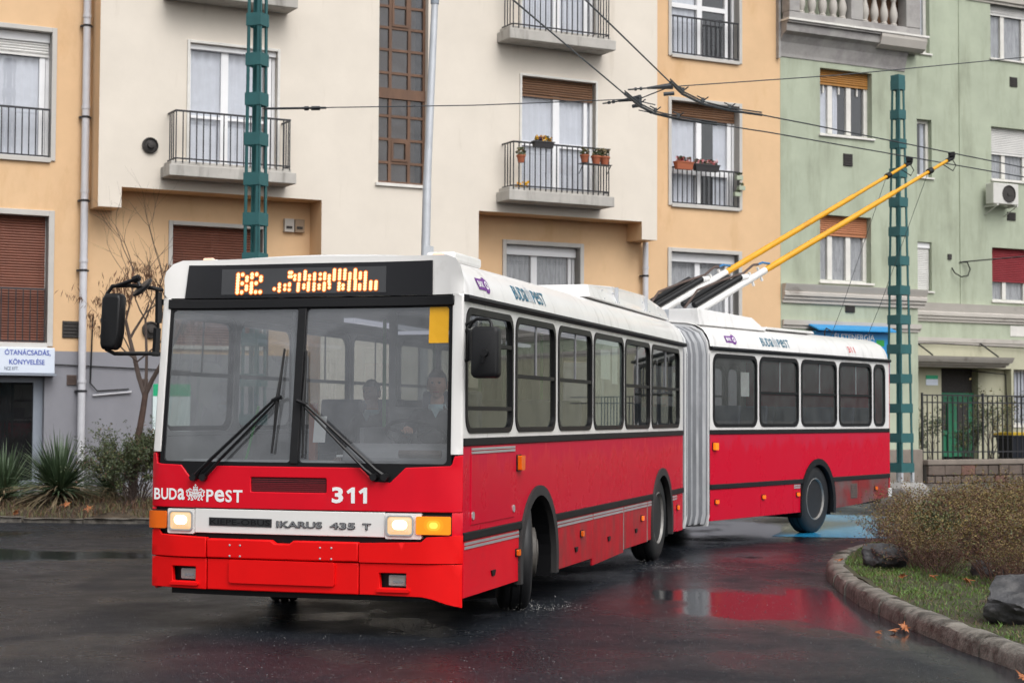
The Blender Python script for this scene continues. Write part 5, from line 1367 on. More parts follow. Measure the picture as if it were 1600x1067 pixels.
# side marker lamps
def marker(s, z, lit, rr_=False, w=0.075, h=0.05, big=False):
    mb = MB(); patch(mb, side, rr(s - w / 2 - .008, z - h / 2 - .008, s + w / 2 + .008, z + h / 2 + .008, 0.012), [], 0.012, 0.02, 1)
    o = mb.build('marker_lamp', 'black_plastic', BUS)
    if rr_: rear(o)
    mb = MB(); patch(mb, side, rr(s - w / 2, z - h / 2, s + w / 2, z + h / 2, 0.010), [], 0.045 if big else 0.028, 0.034 if big else 0.018, 1); mb.build('lens', 'amber_lit' if lit and big else ('marker_lit' if lit else 'amber'), o, bevel=0.006)
marker(1.49, 1.265, 0, w=0.11, h=0.12, big=True)
for s_, z_, l_ in ((1.45, 0.535, 0), (3.62, 0.55, 0), (6.32, 0.545, 1), (8.37, 0.56, 1)): marker(s_, z_, l_)
marker(0.11, 1.27, 1, True, 0.09, 0.09, True)
for s_, z_ in ((0.16, 0.56), (1.49, 0.575), (2.55, 0.575), (5.28, 0.575)): marker(s_, z_, 1 if s_ < 5 else 0, True)

# front: mask, windscreens, bumper
AM = 1.2785
mb = MB(); patch(mb, front, [(-AM, 0.935), (AM, 0.935), (AM, 1.355), (1.215, 1.35), (1.20, 1.295), (1.185, 1.277), (0.845, 1.262), (0.728, 1.150), (0.605, 1.153), (0.49, 1.258), (-0.685, 1.258), (-0.795, 1.148), (-0.905, 1.152), (-1.00, 1.262), (-1.17, 1.267), (-1.215, 1.275), (-1.225, 1.35), (-AM, 1.355)], [rr(-0.395, 1.065, 0.225, 1.175, 0.01)], 0.012, 0.03, 0.12)
fm = mb.build('front_mask', 'front_red', BUS, smooth=40, bevel=0.006)
mb = MB(); patch(mb, front, [(-0.395, 1.065), (0.225, 1.065), (0.225, 1.175), (-0.395, 1.175)], [], -0.004, 0.01, 0.2)
for i in range(7): patch(mb, front, [(-0.39, 1.072 + i * 0.0145), (0.22, 1.072 + i * 0.0145), (0.22, 1.079 + i * 0.0145), (-0.39, 1.079 + i * 0.0145)], [], 0.003, 0.006, 0.2)
mb.build('air_grille', 'grille_red', fm)
# lower red strip around the lamps
mb = MB(); patch(mb, front, [(-AM, 0.74), (-1.262, 0.74), (-1.262, 0.932), (-AM, 0.932)], [], 0.008, 0.03, 0.1); mb.build('corner_panel', 'front_red', BUS, smooth=40)
mb = MB(); patch(mb, front, [(1.20, 0.745), (AM, 0.745), (AM, 0.932), (1.20, 0.932)], [], 0.008, 0.03, 0.1); mb.build('corner_panel', 'front_red', BUS, smooth=40)
mb = MB(); patch(mb, front, [(-AM, 0.63), (AM, 0.63), (AM, 0.932), (-AM, 0.932)], [], -0.025, 0.01, 0.2); mb.build('front_backing', 'gasket', BUS)
mb = MB(); patch(mb, front, [(-0.87, 0.745), (0.688, 0.745), (0.688, 0.928), (-0.87, 0.928)], [], 0.010, 0.03, 0.15); fb_ = mb.build('lamp_band', 'bus_white_front', BUS, bevel=0.004, smooth=40)
for sg in (-1, 1):
    x0, x1 = (0.692, 0.972) if sg == 1 else (-1.11, -0.874)
    lens = (0.712, 0.905) if sg == 1 else (-1.085, -0.892)
    mb = MB(); patch(mb, front, rr(x0, 0.735, x1, 0.925, 0.012), [], 0.016, 0.05, 0.1); o = mb.build('headlight', 'bus_white_front', BUS, bevel=0.004)
    mb = MB(); patch(mb, front, rr(lens[0] - .009, 0.758, lens[1] + .009, 0.910, 0.03), [rr(lens[0] + 0.002, 0.769, lens[1] - 0.002, 0.899, 0.024)], 0.030, 0.02, 0.1); mb.build('lamp_rim', 'alu_strip', o)
    mb = MB()
    c = ((lens[0] + lens[1]) / 2, 0.834)
    lp_ = rr(lens[0], 0.767, lens[1], 0.901, 0.026)
    vs = []; fs = []
    for k, (q, d) in enumerate(((1.0, 0.018), (0.8, 0.028), (0.4, 0.034))): vs += [front(c[0] + (a - c[0]) * q, c[1] + (b - c[1]) * q, d) for a, b in lp_]
    n = len(lp_)
    for k in range(2): fs += [(k * n + i, k * n + (i + 1) % n, (k + 1) * n + (i + 1) % n, (k + 1) * n + i) for i in range(n)]
    fs.append(tuple(2 * n + i for i in range(n)))
    mb.add(vs, fs); mb.build('lamp_lens', 'headlamp', o, smooth=60)
    mb = MB(); patch(mb, front, rr(c[0] - 0.055, 0.805, c[0] + 0.06, 0.875, 0.033), [], 0.0352, 0.001, 0.05); mb.build('bulb', 'bulb', o)
    mb = MB()
    for q in range(-3, 4): patch(mb, front, [(c[0] + q * 0.023 - 0.001, 0.785), (c[0] + q * 0.023 + 0.001, 0.785), (c[0] + q * 0.023 + 0.001, 0.885), (c[0] + q * 0.023 - 0.001, 0.885)], [], 0.0362, 0.001, 1)
    mb.build('lens_ribs', 'old_white', o)['kind'] = 'stuff'
    tx = (0.935, 1.195) if sg == 1 else (-1.26, -1.115)
    mb = MB(); patch(mb, front, rr(tx[0] - 0.004, 0.762, tx[1] + 0.004, 0.915, 0.012), [], 0.012, 0.04, 0.06); o = mb.build('turn_signal', 'black_plastic', BUS)
    mb = MB(); patch(mb, front, rr(tx[0], 0.772, tx[1], 0.905, 0.012), [], 0.034, 0.02, 0.05); mb.build('signal_lens', 'amber_lit' if sg == 1 else 'amber', o, smooth=40, bevel=0.004)
    if sg == 1:
        for q_, (e_, m_n) in enumerate(((0.075, 'amber_mid'), (0.052, 'amber_warm'), (0.032, 'amber_core'))):
            mb = MB(); patch(mb, front, rr(1.07 - e_, 0.84 - e_ * 0.72, 1.07 + e_, 0.84 + e_ * 0.72, e_ * 0.7), [], 0.0352 + 0.0012 * q_, 0.001, 0.05); mb.build('bulb_glow', m_n, o)
mb = MB(); patch(mb, front, [(-0.745, 0.803), (-0.216, 0.800), (-0.216, 0.862), (-0.745, 0.865)], [], 0.016, 0.006, 0.2); mb.build('name_plate', 'plate_black', fb_)
mb = MB(); text(mb, 'KIEPE-OBUS', front, -0.735, 0.812, -0.228, 0.853, 0.018, 0.01); mb.build('plate_lettering', 'gasket', fb_)
mb = MB(); text(mb, 'IKARUS', front, -0.176, 0.800, 0.196, 0.850, 0.018, 0.03, thick=0.012); text(mb, '435', front, 0.257, 0.797, 0.46, 0.848, 0.018, 0.03, thick=0.012); text(mb, 'T', front, 0.515, 0.797, 0.582, 0.846, 0.018, 0.03, thick=0.012); mb.build('badge_edge', 'plate_black', fb_)
mb = MB(); text(mb, 'IKARUS', front, -0.172, 0.806, 0.192, 0.846, 0.0192, 0.0, thick=0.0); text(mb, '435', front, 0.261, 0.803, 0.456, 0.844, 0.0192, 0.0); text(mb, 'T', front, 0.519, 0.803, 0.578, 0.842, 0.0192, 0.0); mb.build('badge_lettering', 'chrome', fb_)
# lettering on the mask
def crest(mb, S, a0, b0, a1, b1, off, mi=0, w=0.05):
    """simplified coat of arms: crowned shield between two rampant supporters"""
    k = a1 - a0; h = b1 - b0
    def strip(pts, ww):
        P = [Vector((a0 + x * k, b0 + y * h)) for x, y in pts]
        for p, q in zip(P, P[1:]):
            d = (q - p); 
            if d.length < 1e-6: continue
            nrm = Vector((-d.y, d.x)).normalized() * ww * k / 2; e = d.normalized() * ww * k * 0.25
            mb.add([S(*(p - nrm - e), off), S(*(q - nrm + e), off), S(*(q + nrm + e), off), S(*(p + nrm - e), off)], [(0, 1, 2, 3)], mi)
    strip([(0.38, 0.66), (0.62, 0.66), (0.62, 0.34), (0.56, 0.2), (0.5, 0.12), (0.44, 0.2), (0.38, 0.34), (0.38, 0.66)], w)
    strip([(0.39, 0.45), (0.61, 0.45)], w * 1.3); strip([(0.46, 0.5), (0.46, 0.6)], w); strip([(0.54, 0.5), (0.54, 0.6)], w); strip([(0.46, 0.26), (0.54, 0.26), (0.54, 0.36), (0.46, 0.36), (0.46, 0.26)], w * 0.8)
    strip([(0.40, 0.70), (0.60, 0.70)], w); strip([(0.41, 0.72), (0.40, 0.84), (0.47, 0.78), (0.5, 0.88), (0.53, 0.78), (0.60, 0.84), (0.59, 0.72)], w * 0.8); strip([(0.5, 0.86), (0.5, 0.99)], w * 0.8); strip([(0.46, 0.94), (0.54, 0.94)], w * 0.7)
    for s in (-1, 1):
        f = lambda x, y: (0.5 + s * (x - 0.5), y)
        strip([f(0.70, 0.66), f(0.78, 0.72), f(0.86, 0.64), f(0.80, 0.52), f(0.76, 0.40), f(0.84, 0.28), f(0.78, 0.14), f(0.86, 0.08)], w * 1.2)
        strip([f(0.80, 0.54), f(0.68, 0.52), f(0.65, 0.44)], w); strip([f(0.79, 0.44), f(0.68, 0.36), f(0.66, 0.28)], w); strip([f(0.76, 0.36), f(0.68, 0.2), f(0.62, 0.08), f(0.72, 0.06)], w)
        strip([f(0.84, 0.26), f(0.93, 0.34), f(0.90, 0.48), f(0.97, 0.56)], w * 0.9); strip([f(0.84, 0.66), f(0.94, 0.62), f(0.90, 0.52)], w * 0.8)
mb = MB(); word(mb, ['B', 'U', 'D', 'a'], front, -1.232, 0.992, -0.962, 1.080, 0.0145, 0.022, gap=0.10); word(mb, ['P', 'e', 'S', 'T'], front, -0.772, 0.982, -0.462, 1.076, 0.0145, 0.022, gap=0.10)
crest(mb, front, -0.955, 0.985, -0.78, 1.115, 0.0145); mb.build('city_lettering', 'text_white', fm, fix=False)
mb = MB(); text(mb, '3', front, 0.272, 0.992, 0.362, 1.112, 0.0145, 0.035)
for a_ in (0.388, 0.484): patch(mb, front, [(a_ + 0.036, 0.993), (a_ + 0.066, 0.993), (a_ + 0.066, 1.111), (a_ + 0.042, 1.111), (a_, 1.082), (a_ + 0.012, 1.062), (a_ + 0.036, 1.076)], [], 0.0145, 0, 0.5)
mb.build('number_lettering', 'text_white', fm, fix=False)
# bumper in three pieces, crease, plate field, fog lamps
def bumper_piece(a0, a1, zt, kind):
    o_ = 0.055
    mb = MB()
    if kind == 'mid': top = [(a1, zt), (-0.02, zt), (-0.055, zt - 0.024), (-0.17, zt - 0.024), (-0.205, zt), (a0, zt)]
    elif kind == 'right': top = [(a1, 0.768), (1.02, 0.752), (0.98, 0.715), (a0, zt)]
    else: top = [(a1, zt), (-1.16, 0.728), (-1.19, 0.775), (a0, 0.775)]
    patch(mb, bumper_surf, [(a0, 0.560), (a1, 0.560)] + top, [], o_, 0.06, 0.06)
    o = mb.build('bumper', 'bumper_red', BUS, smooth=35, bevel=0.022)
    low = [(a0, 0.553), (a1, 0.553)]
    bot = {'mid': [(a1, 0.318), (a0, 0.318)], 'right': [(a1, 0.235), (1.262, 0.238), (1.16, 0.262), (1.06, 0.297), (0.985, 0.312), (a0, 0.322)], 'left': [(a1, 0.322), (-1.16, 0.318), (a0, 0.318)]}[kind]
    if kind == 'left': bot = [(a1, 0.318), (-1.19, 0.322), (a0, 0.32)]
    holes = []
    if kind == 'right': holes = [[(0.665, 0.375), (0.865, 0.375), (0.865, 0.485), (0.655, 0.485)]]
    if kind == 'left': holes = [[(-1.045, 0.375), (-0.845, 0.375), (-0.845, 0.488), (-1.055, 0.488)]]
    mb = MB(); patch(mb, bumper_surf, low + bot, holes, 0.040, 0.05, 0.06)
    v = mb.build('valance', 'bumper_red', o, smooth=35, bevel=0.008)
    if holes:
        a, b = holes[0][0][0], holes[0][1][0]
        mb = MB(); patch(mb, front, rr(a - 0.02, 0.345, b + 0.03, 0.368, 0.008), [], 0.062, 0.03, 0.1); mb.build('lamp_ledge', 'bumper_red', o, bevel=0.006)
    return o, holes
bl, hl_ = bumper_piece(-AM - 0.0, -0.752, 0.712, 'left'); bm_, _ = bumper_piece(-0.744, 0.497, 0.706, 'mid'); br, hr_ = bumper_piece(0.505, AM + 0.0, 0.70, 'right')
mb = MB(); patch(mb, front, rr(-0.55, 0.375, 0.315, 0.552, 0.02), [], 0.060, 0.03, 0.15); mb.build('plate_field', 'bumper_red', bm_, smooth=30, bevel=0.006)
for x in (-0.545, -0.458, 0.198, 0.288):
    for z in (0.578, 0.66):
        M = Matrix.Translation(front(x, z, 0.055)) @ Matrix.Rotation(R(90), 4, 'X'); mb = MB(); mb.lathe([(0.008, -0.002), (0.008, 0.003), (0.0001, 0.006)], M, 8); mb.build('bolt', 'alu_strip', bm_)
for o, h in ((bl, hl_), (br, hr_)):
    a, b = h[0][0][0], h[0][1][0]
    mb = MB(); patch(mb, front, [(a - 0.04, 0.36), (b + 0.03, 0.36), (b + 0.03, 0.50), (a - 0.04, 0.50)], [], -0.035, 0.01, 0.2); mb.build('lamp_recess', 'gasket', o)
    mb = MB(); patch(mb, front, rr(a + 0.055, 0.388, b - 0.005, 0.468, 0.012), [], 0.004, 0.03, 0.1); f_ = mb.build('fog_lamp', 'chrome', o, bevel=0.006)
    mb = MB(); patch(mb, front, rr(a + 0.062, 0.394, b - 0.012, 0.462, 0.01), [], 0.012, 0.004, 0.1); mb.build('lamp_glass', 'rim', f_)
    mb = MB(); patch(mb, front, rr(a + 0.09, 0.41, b - 0.03, 0.43, 0.009), [], 0.0135, 0.001, 0.1); mb.build('reflector', 'chrome', f_)
mb = MB()
for a0, a1 in ((-1.1, 1.1),): patch(mb, front, [(a0, 0.27), (a1, 0.27), (a1, 0.36), (a0, 0.36)], [], -0.05, 0.02, 0.3)
mb.build('under_tray', 'gasket', BUS)
# windscreen surround, pillars, panes
zt_ = 2.475
mb = MB(); patch(mb, front, [(-1.195, 1.13), (1.19, 1.13), (1.19, 2.545), (-1.195, 2.545)], [rr(-1.165, 1.29, -0.075, 2.462, 0.035), rr(-0.012, 1.29, 1.155, 2.462, 0.035)], 0.0, 0.03, 0.12)
wf = mb.build('windscreen', 'gasket', BUS, smooth=40)
mb = MB(); patch(mb, front, [(-1.205, 2.468), (1.20, 2.468), (1.20, 2.543), (-1.205, 2.543)], [], 0.022, 0.03, 0.12); mb.build('header_bar', 'gasket', wf, smooth=40, bevel=0.008)
mb = MB(); patch(mb, front, [(-0.078, 1.28), (-0.010, 1.28), (-0.010, 2.47), (-0.078, 2.47)], [], 0.014, 0.02, 0.15); mb.build('centre_post', 'rubber', wf, smooth=40, bevel=0.006)
for a, b in ((-1.17, -0.07), (-0.017, 1.16)):
    mb = MB(); patch(mb, front, rr(a, 1.285, b, 2.468, 0.04), [], -0.012, 0, 0.12); mb.build('pane', 'windscreen_glass', wf, smooth=60)
for s_ in (-1, 1):
    a0, a1 = (1.185, AM) if s_ == 1 else (-AM, -1.19)
    mb = MB(); patch(mb, front, [(a0, 1.36), (a1, 1.36), (a1, 2.552), (a0, 2.552)], [], 0.010, 0.03, 0.05); mb.build('pillar', 'bus_white_front', BUS, smooth=40, bevel=0.004)
mb = MB(); patch(mb, front, [(0.985, 2.19), (1.148, 2.19), (1.148, 2.46), (0.985, 2.46)], [], -0.008, 0.002, 0.1); mb.build('sticker', 'sticker_yellow', wf)
# destination box
mb = MB(); patch(mb, front, [(-AM, 2.553), (AM, 2.553), (AM, 2.66), (1.245, 2.765), (1.205, 2.82), (1.12, 2.850), (0.0, 2.868), (-1.10, 2.850), (-1.18, 2.82), (-1.235, 2.76), (-AM, 2.66)], [], 0.006, 0.05, 0.06); db = mb.build('destination_box', 'bus_white_front', BUS, smooth=45, bevel=0.012)
mb = MB(); patch(mb, front, [(-1.065, 2.553), (1.012, 2.553), (1.005, 2.812), (-1.04, 2.812)], [], 0.020, 0.016, 0.06); dd = mb.build('destination_display', 'display_dark', BUS, smooth=40)
mb = MB(); patch(mb, front, [(-0.745, 2.578), (0.632, 2.578), (0.626, 2.778), (-0.75, 2.778)], [], 0.0245, 0.004, 0.06); mb.build('display_window', 'display_grey', dd, smooth=40)
# glowing dots: route number and the half-refreshed destination lines
def lx(px): return -0.745 + (px - 30) * (1.377 / 1478.0)
def lz(py): return 2.778 - (py - 95) * (0.200 / 248.0)
led = MB(); halo = MB()
def dot(px, py0, py1, r=0.0130):
    a = lx(px); z0_, z1_ = lz(py1), lz(py0)
    n = max(1, int(round((z1_ - z0_) / 0.019)) + 1)
    for i in range(n):
        z = z0_ + (z1_ - z0_) * (i / (n - 1) if n > 1 else 0.5)
        led.add([front(a + r * math.cos(w), z + r * math.sin(w), 0.029) for w in [math.pi * k / 4 for k in range(8)]], [tuple(range(8))])
        halo.add([front(a + r * 1.6 * math.cos(w), z + r * 1.6 * math.sin(w), 0.0275 + 0.00001 * (len(halo.f) % 60)) for w in [math.pi * k / 4 for k in range(8)]], [tuple(range(8))])  # added halo: wider amber disc standing in for the dot's glow
D8 = ['1110', '1001', '1001', '1110', '1001', '1001', '1110']; D2 = ['1110', '0001', '0001', '1110', '1000', '1000', '1110']
D8 = ['110', '101', '101', '110', '101', '101', '110']; D2 = ['110', '101', '001', '110', '100', '100', '111']
for x0, D in ((182, D8), (312, D2)):
    for r_, row in enumerate(D):
        for c_, ch_ in enumerate(row):
            if ch_ == '1': dot(x0 + c_ * 42, 150 + r_ * 28.5, 150 + r_ * 28.5, 0.0150)
for px, y0, y1 in ((655, 140, 140), (655, 178, 178), (672, 140, 140), (672, 178, 178), (705, 170, 205), (745, 160, 160), (745, 185, 185), (745, 210, 210), (795, 135, 205), (835, 175, 175), (835, 208, 208), (880, 158, 158), (880, 183, 183), (880, 208, 208), (930, 162, 162), (930, 206, 206), (970, 158, 158), (970, 182, 182), (970, 205, 205), (1010, 178, 232), (1053, 125, 212), (1100, 128, 208), (1145, 128, 208), (1190, 162, 205), (1235, 128, 212), (1280, 158, 158), (1280, 205, 205), (1280, 182, 182), (1325, 155, 205),
                  (525, 295, 295), (570, 252, 252), (570, 280, 280), (570, 308, 318), (620, 262, 262), (620, 300, 300), (660, 250, 262), (660, 305, 305), (740, 250, 312), (790, 262, 288), (830, 245, 310), (880, 252, 252), (880, 280, 280), (880, 308, 308), (925, 266, 266), (925, 296, 296), (970, 250, 310), (1015, 258, 258), (1015, 290, 290), (1100, 252, 252), (1100, 282, 308), (1135, 270, 302), (1187, 235, 312), (1240, 220, 308), (1280, 270, 308), (1325, 228, 308), (1375, 245, 308), (1420, 245, 308)):
    dot(px, y0, y1)
led.build('led_dots', 'led', dd, fix=False)['kind'] = 'stuff'
halo.build('led_halo_discs', 'led_halo', dd, fix=False)['kind'] = 'stuff'
# wipers
for pts in (((-0.875, 1.168), (-0.205, 1.776), (-0.17, 2.154), (-0.225, 1.358), -1), ((0.695, 1.191), (0.02, 1.747), (0.012, 2.138), (0.03, 1.326), 1)):
    base, kn, b1, b0, s_ = pts
    mb = MB(); q = 0.045
    mb.tube([front(base[0], base[1], 0.03), front(base[0] + (kn[0] - base[0]) * 0.1, base[1] + (kn[1] - base[1]) * 0.1, 0.055), front(*kn, 0.05)], [0.02, 0.014, 0.011], 6)
    mb.tube([front(base[0] - s_ * 0.085, base[1] + 0.0, 0.03), front(base[0] - s_ * 0.085 + (kn[0] - base[0]) * 0.1, base[1] + (kn[1] - base[1]) * 0.1, 0.05), front(kn[0] - s_ * 0.04, kn[1] + 0.01, 0.045)], [0.018, 0.011, 0.009], 6)
    mb.tube([front(kn[0] - s_ * 0.05, kn[1] + 0.01, 0.05), front(kn[0] + s_ * 0.03, kn[1] - 0.02, 0.05)], 0.016, 6)
    o = mb.build('wiper', 'black_plastic', BUS, smooth=40)
    mb = MB()
    for p0_ in (base, (base[0] - s_ * 0.085, base[1])): mb.tube([front(p0_[0], p0_[1], 0.0), front(p0_[0], p0_[1], 0.06)], 0.028, 8)
    mb.build('pivot', 'black_plastic', o, smooth=40)
    mb = MB(); mb.tube([front(*b0, 0.016), front((b0[0] + b1[0]) / 2, (b0[1] + b1[1]) / 2, 0.022), front(*b1, 0.016)], [0.009, 0.012, 0.009], 5)
    m0 = ((b0[0] + b1[0]) / 2, (b0[1] + b1[1]) / 2 + 0.02); mb.tube([front(b0[0] + (b1[0] - b0[0]) * .2, b0[1] + (b1[1] - b0[1]) * .2, 0.02), front(*m0, 0.05), front(b0[0] + (b1[0] - b0[0]) * .8, b0[1] + (b1[1] - b0[1]) * .8, 0.02)], 0.009, 5); mb.tube([front(*m0, 0.05), front(*kn, 0.055)], 0.012, 5)
    mb.build('wiper_blade', 'rubber', o)
# mirrors
mr = MB(); Y0 = -0.16
mr.tube([(-1.215, 0.0, 2.62), (-1.215, Y0, 2.625), (-1.39, Y0 - .03, 2.645), (-1.53, Y0 - .05, 2.64), (-1.575, Y0 - .05, 2.58), (-1.59, Y0 - .05, 2.42), (-1.615, Y0 - .05, 2.24), (-1.58, Y0 - .04, 2.15), (-1.52, Y0 - .02, 2.118), (-1.24, Y0, 2.118), (-1.225, 0, 2.12)], 0.016, 8)
mr.tube([(-1.50, Y0 - .05, 2.64), (-1.28, Y0 - .07, 2.70)], 0.015, 8); mr.tube([(-1.235, 0.0, 2.15), (-1.228, -0.05, 2.62)], 0.012, 6)
mr.tube([(-1.225, -0.03, 2.60), (-1.225, -0.03, 2.36)], 0.028, 6); mr.tube([(-1.235, -0.03, 2.32), (-1.245, -0.03, 2.10)], 0.030, 6)
ml = mr.build('mirror', 'black_plastic', BUS, smooth=50, label='rear view mirror on the long arm at the kerb side')
mb = MB()
lp_ = [(-0.085, 0.205), (0.055, 0.205), (0.075, 0.18), (0.06, -0.1), (0.035, -0.205), (0.0, -0.232), (-0.115, -0.225), (-0.13, -0.19), (-0.115, 0.17)]
vs = []; fs = []; n = len(lp_)
for q, d in ((0.9, -0.07), (1.0, -0.045), (1.0, 0.02), (0.93, 0.045)): vs += [(-1.49 + x * 0.86 * q, Y0 - 0.05 + d, 2.375 + z * q) for x, z in lp_]
for k in range(3): fs += [(k * n + i, k * n + (i + 1) % n, (k + 1) * n + (i + 1) % n, (k + 1) * n + i) for i in range(n)]
fs += [tuple(range(n)), tuple(3 * n + i for i in range(n - 1, -1, -1))]; mb.add(vs, fs); mb.build('mirror_housing', 'black_plastic', ml, smooth=50, bevel=0.01)
mb = MB(); mb.tube([(-1.595, Y0 - .05, 2.38), (-1.535, Y0 - .10, 2.37)], [0.035, 0.03], 8); mb.build('clamp', 'black_plastic', ml, smooth=50)
mb = MB(); M = Matrix.Translation((-1.265, Y0 - .06, 2.625)) @ Matrix.Rotation(R(-37), 4, 'Y') @ Matrix.Rotation(R(30), 4, 'X'); mb.lathe([(0.0001, -0.03), (0.04, -0.028), (0.085, -0.012), (0.098, 0.004), (0.092, 0.012), (0.0001, 0.012)], M, 22); mb.build('round_mirror', 'black_plastic', ml, smooth=45)
mb = MB(); mb.tube([(-1.31, Y0 - .065, 2.69), (-1.275, Y0 - .08, 2.63)], 0.014, 6); mb.tube([(-1.335, Y0 - .07, 2.685), (-1.29, Y0 - .07, 2.70)], 0.028, 8); mb.build('mirror_joint', 'black_plastic', ml, smooth=40)
mr = MB(); XR = HW
mr.tube([(XR, 0.06, 2.33), (XR + 0.07, 0.04, 2.35), (XR + 0.10, 0.02, 2.365), (XR + 0.20, 0.0, 2.36), (XR + 0.225, -0.02, 2.33), (XR + 0.225, -0.04, 2.15)], 0.013, 8); mr.tube([(XR, 0.06, 2.28), (XR + 0.03, 0.05, 2.28), (XR + 0.03, 0.05, 2.06), (XR, 0.06, 2.06)], 0.016, 6); mr.tube([(XR + 0.03, 0.05, 2.3), (XR + 0.06, 0.045, 2.35)], 0.013, 6)
ml = mr.build('mirror', 'black_plastic', BUS, smooth=50, label='driver side rear view mirror seen from its black back')
mb = MB(); lp_ = rr(XR + 0.085, 1.925, XR + 0.295, 2.305, 0.035, 4); n = len(lp_); cx_, cz_ = XR + 0.19, 2.115; vs = []; fs = []
for q, d in ((0.86, -0.075), (0.96, -0.065), (1.0, -0.03), (1.0, 0.02)): vs += [(cx_ + (x - cx_) * q, d - 0.02, cz_ + (z - cz_) * q) for x, z in lp_]
for k in range(3): fs += [(k * n + i, k * n + (i + 1) % n, (k + 1) * n + (i + 1) % n, (k + 1) * n + i) for i in range(n)]
fs += [tuple(range(n)), tuple(3 * n + i for i in range(n - 1, -1, -1))]; mb.add(vs, fs); mb.build('mirror_housing', 'black_plastic', ml, smooth=40)
mb = MB(); mb.tube([(XR + 0.2, -0.085, 2.11), (XR + 0.2, -0.12, 2.11)], [0.035, 0.026], 10); mb.tube([(XR + 0.2, -0.11, 2.11), (XR + 0.185, -0.105, 2.04)], 0.012, 6); mb.build('clamp', 'black_plastic', ml, smooth=40)
# roof fittings
for x in (-0.93, 0.99):
    mb = MB(); mb.box(x - 0.06, x + 0.06, 0.26, 0.40, 2.80, 2.876); o = mb.build('roof_lamp', 'bus_white', BUS, bevel=0.01)
    mb = MB(); mb.box(x - 0.045, x + 0.045, 0.215, 0.258, 2.835, 2.885); mb.build('lens', 'roof_lamp', o, bevel=0.012)
mb = MB(); mb.prism([(-0.07, 0), (0.07, 0), (0.06, 0.03), (0.0, 0.075), (-0.03, 0.07), (-0.06, 0.02)], lambda a, b, d: (0.05 + a, 1.2 + d, 2.893 + b), -0.03, 0.03); mb.build('aerial', 'rubber', BUS, bevel=0.012)
mb = MB(); mb.box(0.76, 1.0, 0.6, 1.3, 2.85, 2.93); mb.build('roof_unit', 'bus_white', BUS, bevel=0.02)
mb = MB(); mb.box(0.70, 0.755, 0.72, 0.80, 2.87, 2.99); mb.build('roof_bracket', 'galv', BUS)
def rbox(pts, x0, x1, z0, m='bus_white', name='roof_box', rr_=False, slope=0.10):
    mb = MB(); n = len(pts)
    vs = [(x0, s, z) for s, z in pts] + [(x1 + (slope if z < z0 + 0.05 else 0), s, z) for s, z in pts]
    mb.add(vs, [tuple(range(n - 1, -1, -1)), tuple(n + i for i in range(n))] + [(i, (i + 1) % n, n + (i + 1) % n, n + i) for i in range(n)])
    o = mb.build(name, m, BUS, bevel=0.012)
    if rr_: rear(o)
    return o
ob = rbox([(4.6, 2.845), (8.72, 2.83), (8.70, 2.96), (7.5, 3.055), (5.9, 3.04), (4.75, 2.98)], -0.3, 1.04, 2.83, slope=0.06)
for s_ in (5.9, 7.42):
    mb = MB(); mb.box(1.06, 1.10, s_ - 0.006, s_ + 0.006, 2.86, 3.03); mb.build('panel_seam', 'galv', ob)
for s_ in (5.3, 5.8, 6.0, 7.3, 7.6, 8.2):
    for z_ in (2.87, 2.96):
        mb = MB(); M = Matrix.Translation((1.09 - (z_ - 2.83) * 0.25, s_, z_)) @ Matrix.Rotation(R(90), 4, 'Y'); mb.lathe([(0.009, 0), (0.009, 0.014), (0.0001, 0.016)], M, 6); mb.build('rivet', 'galv', ob)
rbox([(0.04, 2.83), (1.95, 2.83), (1.60, 3.00), (0.06, 3.05)], 0.62, 1.05, 2.83, rr_=True, slope=0.05)
rbox([(2.0, 2.86), (3.6, 2.86), (3.55, 2.895), (2.05, 2.895)], 0.2, 0.95, 2.86, rr_=True, name='roof_hatch')
mb = MB(); mb.tube([(0.75, 4.6, 2.86), (0.75, 4.6, 2.96), (0.75, 4.66, 3.0), (0.75, 4.8, 2.97)], 0.010, 6); rear(mb.build('aerial', 'rubber', BUS))
